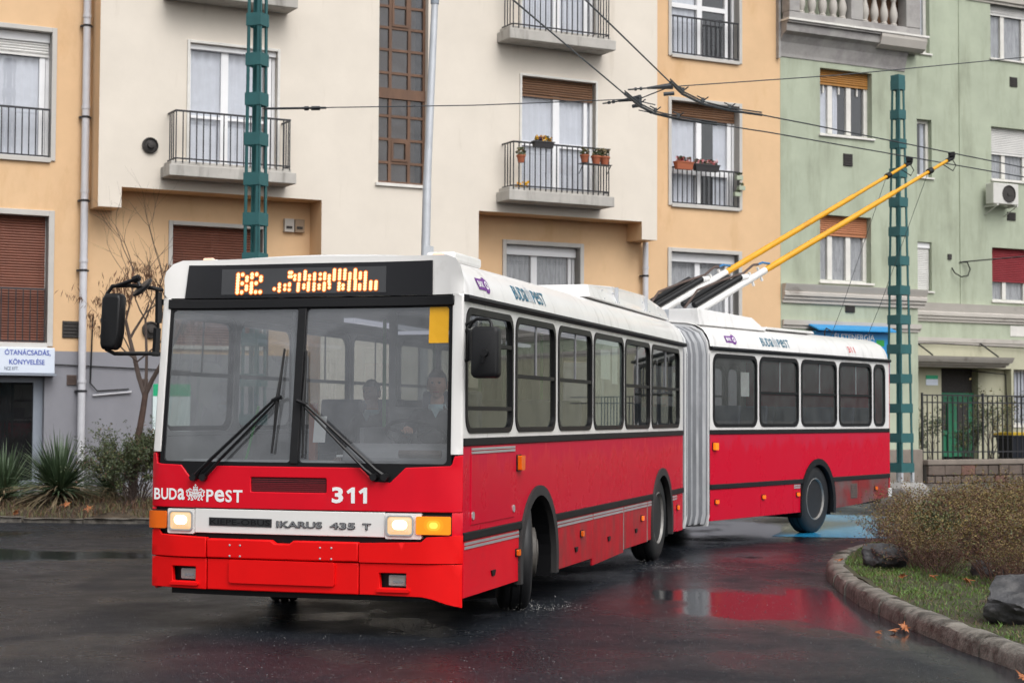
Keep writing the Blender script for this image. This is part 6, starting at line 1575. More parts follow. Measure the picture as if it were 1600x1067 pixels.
# side lettering
def side_marks(wd, rr_):
    P = rear if rr_ else (lambda o: o)
    def cove(s, z, off=0.0):
        pf = [(HW, 2.553), (HW - 0.012, 2.62), (HW - 0.05, 2.70), (HW - 0.115, 2.775), (HW - 0.21, 2.828)]
        for (x0, z0_), (x1, z1_) in zip(pf, pf[1:]):
            if z <= z1_: break
        t = (z - z0_) / (z1_ - z0_); return (x0 + (x1 - x0) * t + off, s, z + off * 0.5)
    a, b, e = wd
    mb = MB()
    patch(mb, cove, [(a, 2.615), (a + 0.19, 2.615), (a + 0.20, 2.60), (a + 0.26, 2.595), (a + 0.30, 2.63), (a + 0.30, 2.69), (a + 0.26, 2.725), (a + 0.20, 2.72), (a + 0.19, 2.705), (a, 2.705)], [], 0.004, 0, 0.05)
    P(mb.build('operator_logo', 'purple', BUS, fix=False))
    mb = MB(); text(mb, 'BKK', cove, a + 0.03, 2.637, a + 0.165, 2.683, 0.0065, 0.02)
    ring = [(a + 0.238 + r_ * math.cos(w), 2.66 + r_ * 0.9 * math.sin(w)) for r_ in (0.036,) for w in [2 * math.pi * k / 16 for k in range(16)]]; rin = [(a + 0.238 + 0.018 * math.cos(w), 2.66 + 0.02 * math.sin(w)) for w in [2 * math.pi * k / 16 for k in range(16)]]
    patch(mb, cove, ring, [rin], 0.0065, 0, 0.05); P(mb.build('logo_lettering', 'text_white', BUS, fix=False))
    L = e - b
    mb = MB(); word(mb, ['B', 'U', 'D', 'a'], cove, b, 2.605, b + L * 0.40, 2.72, 0.005, 0.012, gap=0.14); word(mb, ['P', 'e', 'S', 'T'], cove, b + L * 0.60, 2.605, e, 2.72, 0.005, 0.012, gap=0.14); P(mb.build('city_lettering', 'text_blue', BUS, fix=False))
    mb = MB(); crest(mb, cove, b + L * 0.41, 2.60, b + L * 0.59, 2.76, 0.005, w=0.06); P(mb.build('city_crest', 'text_grey', BUS, fix=False))
    if rr_: mb = MB(); text(mb, '311', cove, 4.34, 2.61, 4.58, 2.70, 0.005, 0.01); P(mb.build('number_lettering', 'text_red', BUS, fix=False))
side_marks((0.42, 1.42, 2.40), False); side_marks((0.46, 1.50, 2.36), True)
# paper notices in the door window and the rear window
mb = MB(); mb.box(HW - 0.03, HW - 0.026, 4.52, 4.93, 2.02, 2.31); mb.build('notice', 'paper', BUS)
mb = MB(); mb.box(HW - 0.03, HW - 0.026, 5.02, 5.25, 1.98, 2.36); mb.build('notice', 'paper', BUS)
mb = MB(); mb.box(HW - 0.03, HW - 0.026, 0.90, 1.14, 1.92, 2.24); rear(mb.build('notice', 'paper', BUS))
# bellows
NB = 13
mb = MB()
pf = [(1.20, 0.28), (1.225, 0.40), (1.225, 2.45), (1.20, 2.60), (1.12, 2.73), (0.98, 2.80), (0.6, 2.84)]
pf = pf + [(-x, z) for x, z in reversed(pf)] + [(-0.9, 0.26), (0.9, 0.26)]
n = len(pf); vs = []; 
NF = 7
ks = []
for k in range(NF):
    for f, dp in ((0.0, -0.034), (0.14, -0.012), (0.22, -0.003), (0.32, 0.0), (0.66, 0.0), (0.76, -0.003), (0.86, -0.012)): ks.append(((k + f) / NF, dp))
ks.append((1.0, -0.034))
for t, dp in ks:
    M = Matrix.Translation((0, JY, 0)) @ Matrix.Rotation(-BEND * t, 4, 'Z')
    for x, z in pf: vs.append(M @ Vector((x + math.copysign(dp, x), -0.72 + 1.44 * t, 1.5 + (z - 1.5) * (1 + dp / 1.3))))
m = len(ks)
for j in range(m - 1):
    crest_ = ks[j][1] > -0.005 and ks[j + 1][1] > -0.005  # pale crests, darker flanks: worn edges plus rib shading put into the colour
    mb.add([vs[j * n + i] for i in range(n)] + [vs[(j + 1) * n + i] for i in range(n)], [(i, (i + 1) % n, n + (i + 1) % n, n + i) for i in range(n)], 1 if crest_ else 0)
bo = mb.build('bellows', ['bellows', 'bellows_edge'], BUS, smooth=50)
mb = MB()
for t, wd in ((0.0, 0.02), (0.43, 0.03), (1.0, 0.02)):
    M = Matrix.Translation((0, JY, 0)) @ Matrix.Rotation(-BEND * t, 4, 'Z'); y_ = -0.72 + 1.44 * t; vs = []
    for yy in (-wd, wd):
        for q in (1.0, 1.018): vs += [M @ Vector((x * q + (0.0 if q == 1 else math.copysign(0.004, x)), y_ + yy, 1.5 + (z - 1.5) * q)) for x, z in pf]
    idx = lambda a, b: (a * n + b)
    mb.add(vs, [(idx(0, i), idx(0, (i + 1) % n), idx(1, (i + 1) % n), idx(1, i)) for i in range(n)] + [(idx(2, i), idx(3, i), idx(3, (i + 1) % n), idx(2, (i + 1) % n)) for i in range(n)] + [(idx(1, i), idx(1, (i + 1) % n), idx(3, (i + 1) % n), idx(3, i)) for i in range(n)])
mb.build('bellows_hoop', 'bellows_hoop', bo, smooth=50)
mb = MB(); M = Matrix.Translation((0, JY, 0)) @ Matrix.Rotation(-BEND / 2, 4, 'Z'); mb.lathe([(0.95, 0.80), (0.95, 0.86)], M, 28); mb.build('turntable', 'interior_dark', BUS)
# rear wall
mb = MB(); mb.box(-HW, HW, LEN2, LEN2 + 0.02, 0.42, 2.54); rear(mb.build('rear_wall', 'side_red', BUS))
mb = MB(); mb.box(-HW - 0.01, HW + 0.012, LEN2 - 0.05, LEN2 + 0.08, 0.42, 0.56); rear(mb.build('rear_bumper', 'bus_white', BUS, bevel=0.015))
# wheels
def wheel(x, y, outer, rot, rr_, dual=False):
    R0 = 0.485
    T = Matrix.Translation((x, y, R0)) @ Matrix.Rotation(rot, 4, 'Z') @ Matrix.Rotation(R(90) * outer, 4, 'Y')
    mb = MB(); w = 0.135
    mb.lathe([(0.285, -w * 0.8), (0.30, -w), (0.40, -w * 1.04), (0.455, -w * 0.92), (0.478, -w * 0.78), (R0, -w * 0.6), (R0, -0.05), (R0 - 0.013, -0.046), (R0 - 0.013, -0.034), (R0, -0.03), (R0, 0.03), (R0 - 0.013, 0.034), (R0 - 0.013, 0.046), (R0, 0.05), (R0, w * 0.6), (0.478, w * 0.78), (0.455, w * 0.92), (0.40, w * 1.04), (0.30, w), (0.285, w * 0.8)], T, 40)
    o = mb.build('wheel', 'tyre', BUS, smooth=35)
    if rr_: rear(o)
    mb = MB()
    dep = 0.02 if not dual else -0.055
    if dual: pr_ = [(0.292, -w * 0.85), (0.292, w * 0.80), (0.302, w * 0.95), (0.288, w * 1.0), (0.270, w * 0.70), (0.258, dep + 0.05), (0.245, dep + 0.01), (0.20, dep), (0.135, dep + 0.004), (0.130, dep + 0.13), (0.112, dep + 0.15), (0.0001, dep + 0.155)]
    else: pr_ = [(0.292, -w * 0.85), (0.292, w * 0.80), (0.302, w * 0.92), (0.285, w * 0.95), (0.262, w * 0.62), (0.245, w * 0.5), (0.215, w * 0.9), (0.21, w + 0.05), (0.175, w + 0.06), (0.13, w + 0.02), (0.11, w + 0.075), (0.0001, w + 0.085)]
    mb.lathe(pr_, T, 36); mb.build('rim', 'rim' if dual else 'rim_dirty', o, smooth=35)
    mb = MB()
    for k in range(10):
        a = 2 * math.pi * k / 10; q = T @ Vector((0.165 * math.cos(a), 0.165 * math.sin(a), dep)); dirv = (T.to_3x3() @ Vector((0, 0, 1)))
        mb.tube([q, q + dirv * 0.04], 0.014, 6)
    mb.build('wheel_nut', 'rim', o)
wheel(HW - 0.225, 2.11, 1, R(20), False); wheel(-HW + 0.19, 2.11, -1, R(21), False)
wheel(HW - 0.17, 7.43, 1, 0, False, True); wheel(-HW + 0.17, 7.43, -1, 0, False, True); wheel(HW - 0.17, 3.22, 1, 0, True, True); wheel(-HW + 0.17, 3.22, -1, 0, True, True)
# trolley poles on the rear section's front
BI = BUS.matrix_world
bpy.context.view_layer.update()
BINV = BUS.matrix_world.inverted()
tips = [wpt(6.06, 26.26, ZW - 0.07), wpt(6.57, 25.73, ZW - 0.07)]
bases = [(1.92, 23.96, 3.02), (2.42, 23.62, 3.02)]
for tp, bs in zip(tips, bases):
    A_, B_ = BINV @ Vector(bs), BINV @ Vector(tp)
    d = B_ - A_; L = d.length; dn = d.normalized()
    sidev = dn.cross(Vector((0, 0, 1))).normalized(); upv = sidev.cross(dn)
    mb = MB(); mb.tube([A_ + dn * (L * 0.26), A_ + dn * (L * 0.55), A_ + dn * (L * 0.76)], [0.047, 0.043, 0.039], 12); mb.tube([A_ + dn * (L * 0.76), A_ + dn * L], [0.031, 0.024], 12)
    o = mb.build('trolley_pole', 'pole_yellow', BUS, smooth=50)
    mb = MB(); mb.tube([A_ + dn * 0.1, A_ + dn * (L * 0.265)], [0.052, 0.050], 12); mb.build('pole_sleeve', 'bus_white', o, smooth=50)
    mb = MB(); mb.tube([A_ + dn * 0.15 + upv * 0.10, A_ + dn * (L * 0.185) + upv * 0.10], 0.045, 10); mb.tube([A_ + dn * 0.05 + upv * 0.16 - sidev * 0.10, A_ + dn * (L * 0.165) + upv * 0.16 - sidev * 0.10], 0.042, 10); mb.build('spring', 'black_plastic', o, smooth=50)
    mb = MB(); mb.tube([A_ + dn * (L * 0.185) + upv * 0.09, A_ + dn * (L * 0.205) + upv * 0.05], 0.05, 10)
    mb.build('clamp', 'bus_white', o, smooth=40)
    for k in (0.215, 0.245):
        mb = MB(); mb.tube([A_ + dn * (L * k) - upv * 0.11, A_ + dn * (L * k) + upv * 0.10], 0.022, 6); mb.build('clamp', 'bus_white', o, smooth=40)
    mb = MB(); mb.tube([A_ + upv * 0.1 - dn * 0.1, A_ + dn * 0.3 + upv * 0.26, A_ + dn * (L * 0.13) + upv * 0.20, A_ + dn * (L * 0.2) + upv * 0.13, A_ + dn * (L * 0.235) + upv * 0.16, A_ + dn * (L * 0.25) + upv * 0.13], 0.018, 6); mb.build('cable', 'vent_brown', o, smooth=60)
    mb = MB(); mb.tube([A_ + dn * (L * 0.25) + upv * 0.13, A_ + dn * (L * 0.265) + upv * 0.12, A_ + dn * (L * 0.285) + upv * 0.05], 0.016, 6); mb.build('blue_cable', 'blue_cable', o, smooth=60)
    mb = MB(); mb.tube([A_ + dn * (L - 0.12), A_ + dn * (L + 0.02), A_ + dn * (L + 0.06) + Vector((0, 0, 0.05))], [0.035, 0.04, 0.03], 8); mb.box(B_.x - 0.05, B_.x + 0.05, B_.y - 0.07, B_.y + 0.07, B_.z + 0.02, B_.z + 0.085); mb.tube([B_, B_ + Vector((0.06, 0.12, -0.10)), B_ + Vector((0.02, 0.02, -0.2)), B_ - dn * 0.25], 0.008, 5); mb.build('current_collector', 'black_plastic', o)
    mb = MB(); mb.tube([A_ + dn * (L * 0.9), A_ + dn * (L * 0.915)], 0.048, 10); mb.build('rope_clip', 'black_plastic', o, smooth=40)
    # retrieving rope down to the rear wall
    e_ = MREAR @ Vector((0.3 if bs is bases[1] else -0.3, LEN2 + 0.05, 1.6)); p_ = A_ + dn * (L * 0.9)
    mb = MB(); mb.tube([p_, p_.lerp(e_, 0.5) + Vector((0, 0, -0.12)), e_], 0.005, 4); mb.build('rope', 'wire', o)
bx = MB(); bx.box(-0.55, 0.62, 0.35, 1.6, 2.86, 2.98); bx.box(-0.5, 0.55, 0.75, 1.4, 2.981, 3.1); rear(bx.build('pole_base', 'galv', BUS, bevel=0.01))
bx = MB(); bx.box(0.75, 0.95, 8.5, 8.7, 2.86, 2.93); bx.build('roof_lamp', 'amber', BUS)

# ------------------------------------------------------------------ inside the bus
def seat(x, y, sg, rr_=False):
    mb = MB(); mb.box(x - 0.21, x + 0.21, y - 0.21, y + 0.21, 1.24, 1.30); v = []
    mb.add([(x - 0.21, y + sg * 0.19, 1.28), (x + 0.21, y + sg * 0.19, 1.28), (x + 0.21, y + sg * 0.27, 1.80), (x - 0.21, y + sg * 0.27, 1.80), (x - 0.21, y + sg * 0.24, 1.28), (x + 0.21, y + sg * 0.24, 1.28), (x + 0.21, y + sg * 0.31, 1.80), (x - 0.21, y + sg * 0.31, 1.80)], [(0, 1, 2, 3), (7, 6, 5, 4), (0, 4, 5, 1), (1, 5, 6, 2), (2, 6, 7, 3), (3, 7, 4, 0)])
    o = mb.build('seat', 'seat_blue', BUS, bevel=0.03)
    if rr_: rear(o)
    mb = MB(); mb.tube([(x, y, 0.86), (x, y, 1.24)], 0.04, 8); mb.build('seat_leg', 'seat_shell', o)
for y in (2.9, 3.65, 4.4, 5.2, 6.0, 6.9, 7.9):
    for x in (-0.98, -0.55) + ((0.55, 0.98) if y not in (4.4, 5.2) else ()): seat(x, y, 1)
for y in (0.7, 1.5, 2.6, 3.6, 4.4, 5.2):
    for x in (-0.98, -0.55, 0.55, 0.98): seat(x, y, 1, True)
for x, y, m in ((-0.33, 2.6, 'rail_green'), (-0.33, 4.0, 'rail_green'), (0.33, 3.4, 'rail_green'), (0.33, 5.6, 'rail_green'), (-0.33, 6.4, 'rail_green'), (-0.75, 1.5, 'alu_strip')):
    mb = MB(); mb.tube([(x, y, 0.86), (x, y, 2.53)], 0.018, 8); mb.build('grab_pole', m, BUS, smooth=50)
mb = MB(); mb.tube([(-0.95, 0.75, 0.9), (-0.80, 0.72, 1.35), (-0.70, 0.70, 1.72)], 0.012, 6); mb.build('grab_rail', 'rail_green', BUS)
mb = MB(); mb.box(-0.62, -0.56, 1.55, 1.60, 1.1, 1.75); mb.build('grab_rail', 'rail_orange', BUS)
for x in (-0.6, 0.6):
    mb = MB(); mb.box(x - 0.05, x + 0.05, 2.4, 8.3, 2.49, 2.525); mb.build('ceiling_light', 'tube_light', BUS)
mb = MB(); mb.box(0.18, 0.95, 1.56, 1.58, 2.33, 2.36); mb.build('ceiling_light', 'tube_light', BUS)
# cab: dashboard, wheel, partition
mb = MB(); mb.prism([(0.03, 0.95), (0.03, 1.20), (0.10, 1.27), (0.28, 1.30), (0.42, 1.22), (0.45, 0.9)], lambda a, b, d: (d, a - 0.02, b), -1.15, 1.17); mb.build('dashboard', 'interior', BUS, bevel=0.02)
mb = MB(); mb.prism([(0.12, 1.30), (0.16, 1.40), (0.30, 1.44), (0.42, 1.36), (0.44, 1.2)], lambda a, b, d: (d, a, b), 0.25, 1.12); mb.build('instrument_hood', 'seat_shell', BUS, bevel=0.03)
SW = Matrix.Translation((0.70, 0.56, 1.50)) @ Matrix.Rotation(R(-28), 4, 'X')
mb = MB(); mb.lathe([(0.235 + 0.016 * math.cos(w), 0.016 * math.sin(w)) for w in [2 * math.pi * k / 8 for k in range(8)]], SW, 32, closed=True)
for a in (0, 120, 240): mb.tube([SW @ Vector((0, 0, -0.02)), SW @ Vector((0.23 * math.cos(R(a + 90)), 0.23 * math.sin(R(a + 90)), 0))], 0.014, 6)
mb.tube([SW @ Vector((0, 0, -0.35)), SW @ Vector((0, 0, 0.0))], 0.03, 8); mb.build('steering_wheel', 'black_plastic', BUS, smooth=50)
mb = MB(); mb.box(0.10, 1.2, 1.55, 1.58, 0.86, 1.72); mb.box(0.10, 0.14, 0.9, 1.549, 0.86, 1.55); mb.box(0.10, 0.16, 1.56, 1.61, 1.721, 2.52); mb.build('cab_partition', 'seat_shell', BUS)
mb = MB(); mb.quad((0.16, 1.565, 1.722), (1.2, 1.565, 1.722), (1.2, 1.565, 2.5), (0.16, 1.565, 2.5)); mb.build('partition_pane', 'bus_glass', BUS, fix=False)
mb = MB(); mb.box(0.52, 1.02, 0.78, 1.22, 1.15, 1.25); mb.box(0.52, 1.02, 1.20, 1.30, 1.251, 1.85); mb.box(0.62, 0.92, 0.85, 1.15, 0.86, 1.149); mb.build('driver_seat', 'seat_blue', BUS, bevel=0.03)
mb = MB(); mb.box(0.20, 0.36, 0.16, 0.28, 1.33, 1.345); mb.add([(0.02, 0.12, 1.44), (0.12, 0.12, 1.44), (0.12, 0.16, 1.64), (0.02, 0.16, 1.64)], [(0, 1, 2, 3)]); mb.build('notice', 'paper', BUS)
mb = MB(); mb.tube([(0.76, 0.02, 1.36), (1.08, 0.06, 1.36)], 0.03, 8); mb.build('sunblind_roll', 'vent_brown', BUS)
for a, b in ((0.32, 0.7), (-0.6, -0.2)):
    mb = MB(); mb.box(a, b, 8.5, 8.54, 0.86, 2.53); mb.build('bulkhead', 'interior', BUS)

# ------------------------------------------------------------------ people in the bus
def person(loc_bus, rz, label, mask=False, hat=None, hand_l=None, hand_r=None):
    W = BUS.matrix_world @ Matrix.Translation(loc_bus)
    root = empty('person', W.translation, -YAW + rz); tag(root, label, 'person')
    J = {'pel': ((0, 0.0, 0.10), 0.15), 'bel': ((0, 0.02, 0.26), 0.145), 'che': ((0, 0.03, 0.44), 0.165), 'nk0': ((0, 0.02, 0.58), 0.085), 'nk1': ((0, 0.0, 0.65), 0.055)}
    sh = {}
    for s in (-1, 1):
        J[f'sh{s}'] = ((s * 0.17, 0.03, 0.53), 0.075)
        h = hand_l if s == -1 else hand_r
        h = h or (s * 0.16, -0.36, 0.16)
        e = ((s * 0.27 + h[0]) / 2 + s * 0.04, (h[1]) * 0.38 + 0.02, min(0.30, (h[2] + 0.5) / 2 - 0.1))
        J[f'el{s}'] = (e, 0.05); J[f'wr{s}'] = ((h[0] - (h[0] - e[0]) * 0.18, h[1] - (h[1] - e[1]) * 0.18, h[2] - (h[2] - e[2]) * 0.18), 0.035); J[f'ha{s}'] = (h, 0.03)
        J[f'hp{s}'] = ((s * 0.10, -0.02, 0.08), 0.10); J[f'kn{s}'] = ((s * 0.15, -0.44, 0.10), 0.065); J[f'an{s}'] = ((s * 0.15, -0.46, -0.32), 0.045); J[f'to{s}'] = ((s * 0.16, -0.62, -0.37), 0.035)
    E_ = [('pel', 'bel'), ('bel', 'che'), ('che', 'nk0'), ('nk0', 'nk1')]
    for s in (-1, 1): E_ += [('che', f'sh{s}'), (f'sh{s}', f'el{s}'), (f'el{s}', f'wr{s}'), ('pel', f'hp{s}'), (f'hp{s}', f'kn{s}'), (f'kn{s}', f'an{s}'), (f'an{s}', f'to{s}')]
    keys = [k for k in J if not k.startswith('ha')]; ix = {k: i for i, k in enumerate(keys)}
    me = bpy.data.meshes.new('b'); me.from_pydata([J[k][0] for k in keys], [(ix[a], ix[b]) for a, b in E_ if a in ix and b in ix], []); ob = bpy.data.objects.new('b', me); col.objects.link(ob)
    sk = ob.modifiers.new('s', 'SKIN'); ss = ob.modifiers.new('d', 'SUBSURF'); ss.levels = 1
    for k in keys:
        v = me.skin_vertices[0].data[ix[k]]; v.radius = (J[k][1], J[k][1] * (0.75 if k in ('che', 'bel') else 1)); v.use_root = k == 'pel'
    dg = bpy.context.evaluated_depsgraph_get(); dg.update(); bme_ = bpy.data.meshes.new_from_object(ob.evaluated_get(dg)); bpy.data.objects.remove(ob)
    clothes = MB(); clothes.add([tuple(v.co) for v in bme_.vertices], [tuple(p.vertices) for p in bme_.polygons])
    # head with brow, nose, chin, ears; hands with five fingers: one skin mesh
    body_ = MB()
    hc = Vector((0, -0.02, 0.785)); nu, nv = 22, 18; vs = []
    for j in range(nv + 1):
        ph = math.pi * j / nv
        for i in range(nu):
            th = 2 * math.pi * i / nu; x, y, z = math.sin(ph) * math.sin(th), -math.sin(ph) * math.cos(th), math.cos(ph)
            r = Vector((0.075 * x, 0.096 * y, 0.120 * z))
            if z < -0.1: r.x *= 1 - 0.28 * (-z - 0.1); 
            if y < -0.6 and abs(x) < 0.22 and -0.30 < z < 0.12: r.y -= 0.026 * (1 - abs(x) / 0.22) * (0.4 + (0.12 - z) / 0.42)
            if y < -0.7 and 0.15 < abs(x) < 0.5 and 0.0 < z < 0.25: r.y += 0.010
            if y < -0.6 and abs(x) < 0.35 and -0.62 < z < -0.42: r.y -= 0.006
            if y < -0.3 and z < -0.7: r.y -= 0.012
            vs.append(hc + r)
    body_.add(vs, [(j * nu + i, j * nu + (i + 1) % nu, (j + 1) * nu + (i + 1) % nu, (j + 1) * nu + i) for j in range(nv) for i in range(nu)])
    body_.tube([(0, 0.005, 0.58), (0, 0.0, 0.70)], [0.060, 0.052], 12)
    for s in (-1, 1):
        body_.lathe([(0.0001, -0.01), (0.022, -0.006), (0.026, 0.0), (0.018, 0.008), (0.0001, 0.004)], Matrix.Translation(hc + Vector((s * 0.076, 0.012, -0.008))) @ Matrix.Rotation(R(90), 4, 'Y') @ Matrix.Scale(1.4, 4, (1, 0, 0)), 10)
        h = Vector(J[f'ha{s}'][0]); w = Vector(J[f'wr{s}'][0]); d = (h - w).normalized(); sd_ = d.cross(Vector((0, 0, 1))).normalized(); n_ = sd_.cross(d)
        body_.tube([w - d * 0.03, w, h + d * 0.01], [0.028, 0.03, 0.036], 8)
        for k, (o_, l_) in enumerate(((-0.027, 0.062), (-0.009, 0.072), (0.009, 0.068), (0.026, 0.052))):
            p = h + sd_ * o_; body_.tube([p - d * 0.01, p + d * l_ * 0.45 + n_ * 0.004, p + d * l_ * 0.75 - n_ * 0.022, p + d * l_ * 0.70 - n_ * 0.045], [0.0105, 0.010, 0.009, 0.0075], 6)
        p = h - d * 0.03 - sd_ * s * 0.03; body_.tube([p, p + d * 0.03 - sd_ * s * 0.02, p + d * 0.055 - n_ * 0.02], [0.012, 0.011, 0.009], 6)
    bo_ = body_.build('body', 'skin', root, smooth=70)
    clothes.build('clothing', 'jacket', bo_, smooth=70)
    hr = MB(); vs = []
    for j in range(9):
        ph = math.pi * 0.60 * j / 8
        for i in range(nu):
            th = 2 * math.pi * i / nu; x, y, z = math.sin(ph) * math.sin(th), -math.sin(ph) * math.cos(th), math.cos(ph)
            if y < -0.35 and z < 0.45: z = max(z, 0.45)
            vs.append(hc + Vector((0.082 * x, 0.103 * y + 0.006, 0.130 * z)))
    hr.add(vs, [(j * nu + i, j * nu + (i + 1) % nu, (j + 1) * nu + (i + 1) % nu, (j + 1) * nu + i) for j in range(8) for i in range(nu)]); hr.build('hair', 'hair', bo_, smooth=70)
    ey = MB()
    for s in (-1, 1): ey.lathe([(0.0001, 0.010), (0.008, 0.007), (0.012, 0.0), (0.008, -0.007), (0.0001, -0.010)], Matrix.Translation(hc + Vector((s * 0.029, -0.083, 0.014))), 8)
    ey.build('eye', 'hair', bo_, smooth=60)
    ml_ = MB(); ml_.tube([hc + Vector((-0.024, -0.086, -0.058)), hc + Vector((0, -0.094, -0.060)), hc + Vector((0.024, -0.086, -0.058))], 0.005, 5); ml_.build('mouth', 'petal_red', bo_)
    cl = MB(); cl.lathe([(0.062, 0.0), (0.075, 0.02), (0.068, 0.055)], Matrix.Translation((0, 0.0, 0.575)), 14); cl.prism([(-0.04, 0.60), (0.04, 0.60), (0.0, 0.52)], lambda a, b, d: (a, d, b), -0.115, -0.10)
    cl.build('collar', 'shirt', bo_, smooth=40)
    return root
person((0.77, 0.87, 1.11), R(12), 'driver in a dark jacket and pale blue collar with a hand on the steering wheel', hand_r=(0.20, -0.36, 0.49), hand_l=(-0.2, -0.30, 0.42))
person((-0.53, 2.82, 1.07), R(-8), 'passenger with dark hair sitting in the bus behind the windscreen')

# ------------------------------------------------------------------ vegetation
def mesh_np(name, V, F, mi, mats):
    """fast mesh from arrays of quads or triangles"""
    me = bpy.data.meshes.new(name)
    me.from_pydata(V.tolist() if hasattr(V, 'tolist') else V, [], F.tolist() if hasattr(F, 'tolist') else F)
    for k in mats: me.materials.append(MATS[k])
    if mi is not None: me.polygons.foreach_set('material_index', np.asarray(mi, dtype=np.int32))
    me.update(); return me

def leaf_cloud(P, size, rs, aspect=2.0, up=0.0):
    """one folded leaf (two triangles) at each point"""
    n = len(P)
    d = rs.normal(size=(n, 3)); d[:, 2] += up; d /= np.linalg.norm(d, axis=1)[:, None]
    e = np.cross(d, rs.normal(size=(n, 3))); e /= np.linalg.norm(e, axis=1)[:, None]
    f = np.cross(d, e)
    s = size * rs.uniform(0.55, 1.25, size=(n, 1))
    a = P; b = P + d * s * 0.5 + e * s / aspect * 0.5 + f * s * 0.08; c = P + d * s; g = P + d * s * 0.5 - e * s / aspect * 0.5 + f * s * 0.08
    V = np.stack([a, b, c, g], axis=1).reshape(-1, 3)
    i = np.arange(n)[:, None] * 4
    F = np.concatenate([i + np.array([[0, 1, 2]]), i + np.array([[0, 2, 3]])], axis=1).reshape(-1, 3)
    return V, F

def grow(mb, p, d, r, L, depth, rs, tips, spread=0.5, droop=0.0, n=5, seg=3, mi=0, kids=(2, 3), rfall=0.62, lfall=0.74, up=0.12):
    pts = [p]; rad = [r]
    for k in range(seg):
        d = (d + Vector((rs.gauss(0, 0.12), rs.gauss(0, 0.12), rs.gauss(0, 0.08) + up * 0.3 - droop * 0.2))).normalized()
        p = p + d * L / seg; pts.append(p); rad.append(r * (1 - 0.38 * (k + 1) / seg))
    mb.tube(pts, rad, n if depth > 1 else 4 if r > 0.004 else 3, mi, cap=False)
    tips.append((pts, depth))
    if depth <= 0: return
    for k in range(rs.randint(*kids)):
        a = Vector((rs.gauss(0, 1), rs.gauss(0, 1), rs.gauss(0, 0.6))); a = (a - d * a.dot(d)).normalized()
        t = rs.choice([1.0, 1.0, 0.66]) if depth > 1 else rs.choice([1.0, 0.8, 0.5])
        q = pts[int(round(t * seg))]
        nd = (d + a * rs.uniform(0.5, 1.1) * spread * 1.4 + Vector((0, 0, up))).normalized()
        grow(mb, q, nd, rad[int(round(t * seg))] * rs.uniform(0.55, 0.8) * rfall / 0.62, L * rs.uniform(0.6, 0.95) * lfall / 0.74, depth - 1, rs, tips, spread, droop, n, seg, mi, kids, rfall, lfall, up)

# bare tree with hanging seed pods in the flower bed
TB = empty('bare_tree', (-6.13, 28.0, 0.15)); tag(TB, 'bare young tree with hanging brown seed pods in front of the grey plinth', 'tree')
rs = random.Random(11); tips = []
mb = MB()
mb.tube([(0, 0, -0.1), (0.02, 0, 0.5), (0.08, 0.02, 1.1), (0.16, 0.0, 1.55), (0.20, 0.0, 1.85)], [0.085, 0.064, 0.054, 0.049, 0.046], 10)
tr_ = mb.build('trunk', 'bark', TB, smooth=60)
for sd_ in range(11, 80):
    rs = random.Random(sd_); tips = []; mb = MB()
    for d, r, L in (((-0.22, 0.05, 1), 0.048, 1.35), ((0.42, -0.1, 0.9), 0.046, 1.1), ((-0.05, 0.2, 1), 0.032, 1.35)):
        grow(mb, Vector((0.19, 0, 1.80)), Vector(d).normalized(), r, L, 4, rs, tips, 0.55, 0.0, 6, 4, 0, (2, 3), 0.62, 0.72, 0.16)
    for d in ((-0.8, -0.2, 0.55), (-0.5, 0.1, 0.7), (0.8, 0.1, 0.5)):
        grow(mb, Vector((0.06, 0, 2.35)), Vector(d).normalized(), 0.016, 0.60, 3, rs, tips, 0.5, 0.1, 5, 4, 0, (2, 3), 0.6, 0.72, 0.10)
    xs_ = [p.x for ps, dp in tips for p in ps]; zs_ = [p.z for ps, dp in tips for p in ps]
    if min(xs_) > -1.55 and max(xs_) < 1.7 and 4.7 < max(zs_) < 5.7: break
mb.build('branches', 'twig', TB, smooth=60)
pods = MB(); nP = 0
for pts, dep in tips:
    if dep > 2: continue
    for k in range(len(pts)):
        if rs.random() < 0.85 and pts[k].z < 4.0 and pts[k].x > -1.15:
            for _ in range(rs.randint(1, 4)):
                p = pts[k] + Vector((rs.gauss(0, 0.04), rs.gauss(0, 0.04), 0)); h = rs.uniform(0.06, 0.15); w = rs.uniform(0.007, 0.013); a = rs.uniform(0, 3.1); u_ = Vector((math.cos(a), math.sin(a), 0)) * w; tw = Vector((rs.gauss(0, .02), rs.gauss(0, .02), 0))
                pods.add([p, p + u_ + tw - Vector((0, 0, h * 0.4)), p + tw * 2 - Vector((0, 0, h)), p - u_ + tw - Vector((0, 0, h * 0.4))], [(0, 1, 2, 3)]); nP += 1
o = pods.build('seed_pods', 'pod', TB, fix=False); o['kind'] = 'stuff'

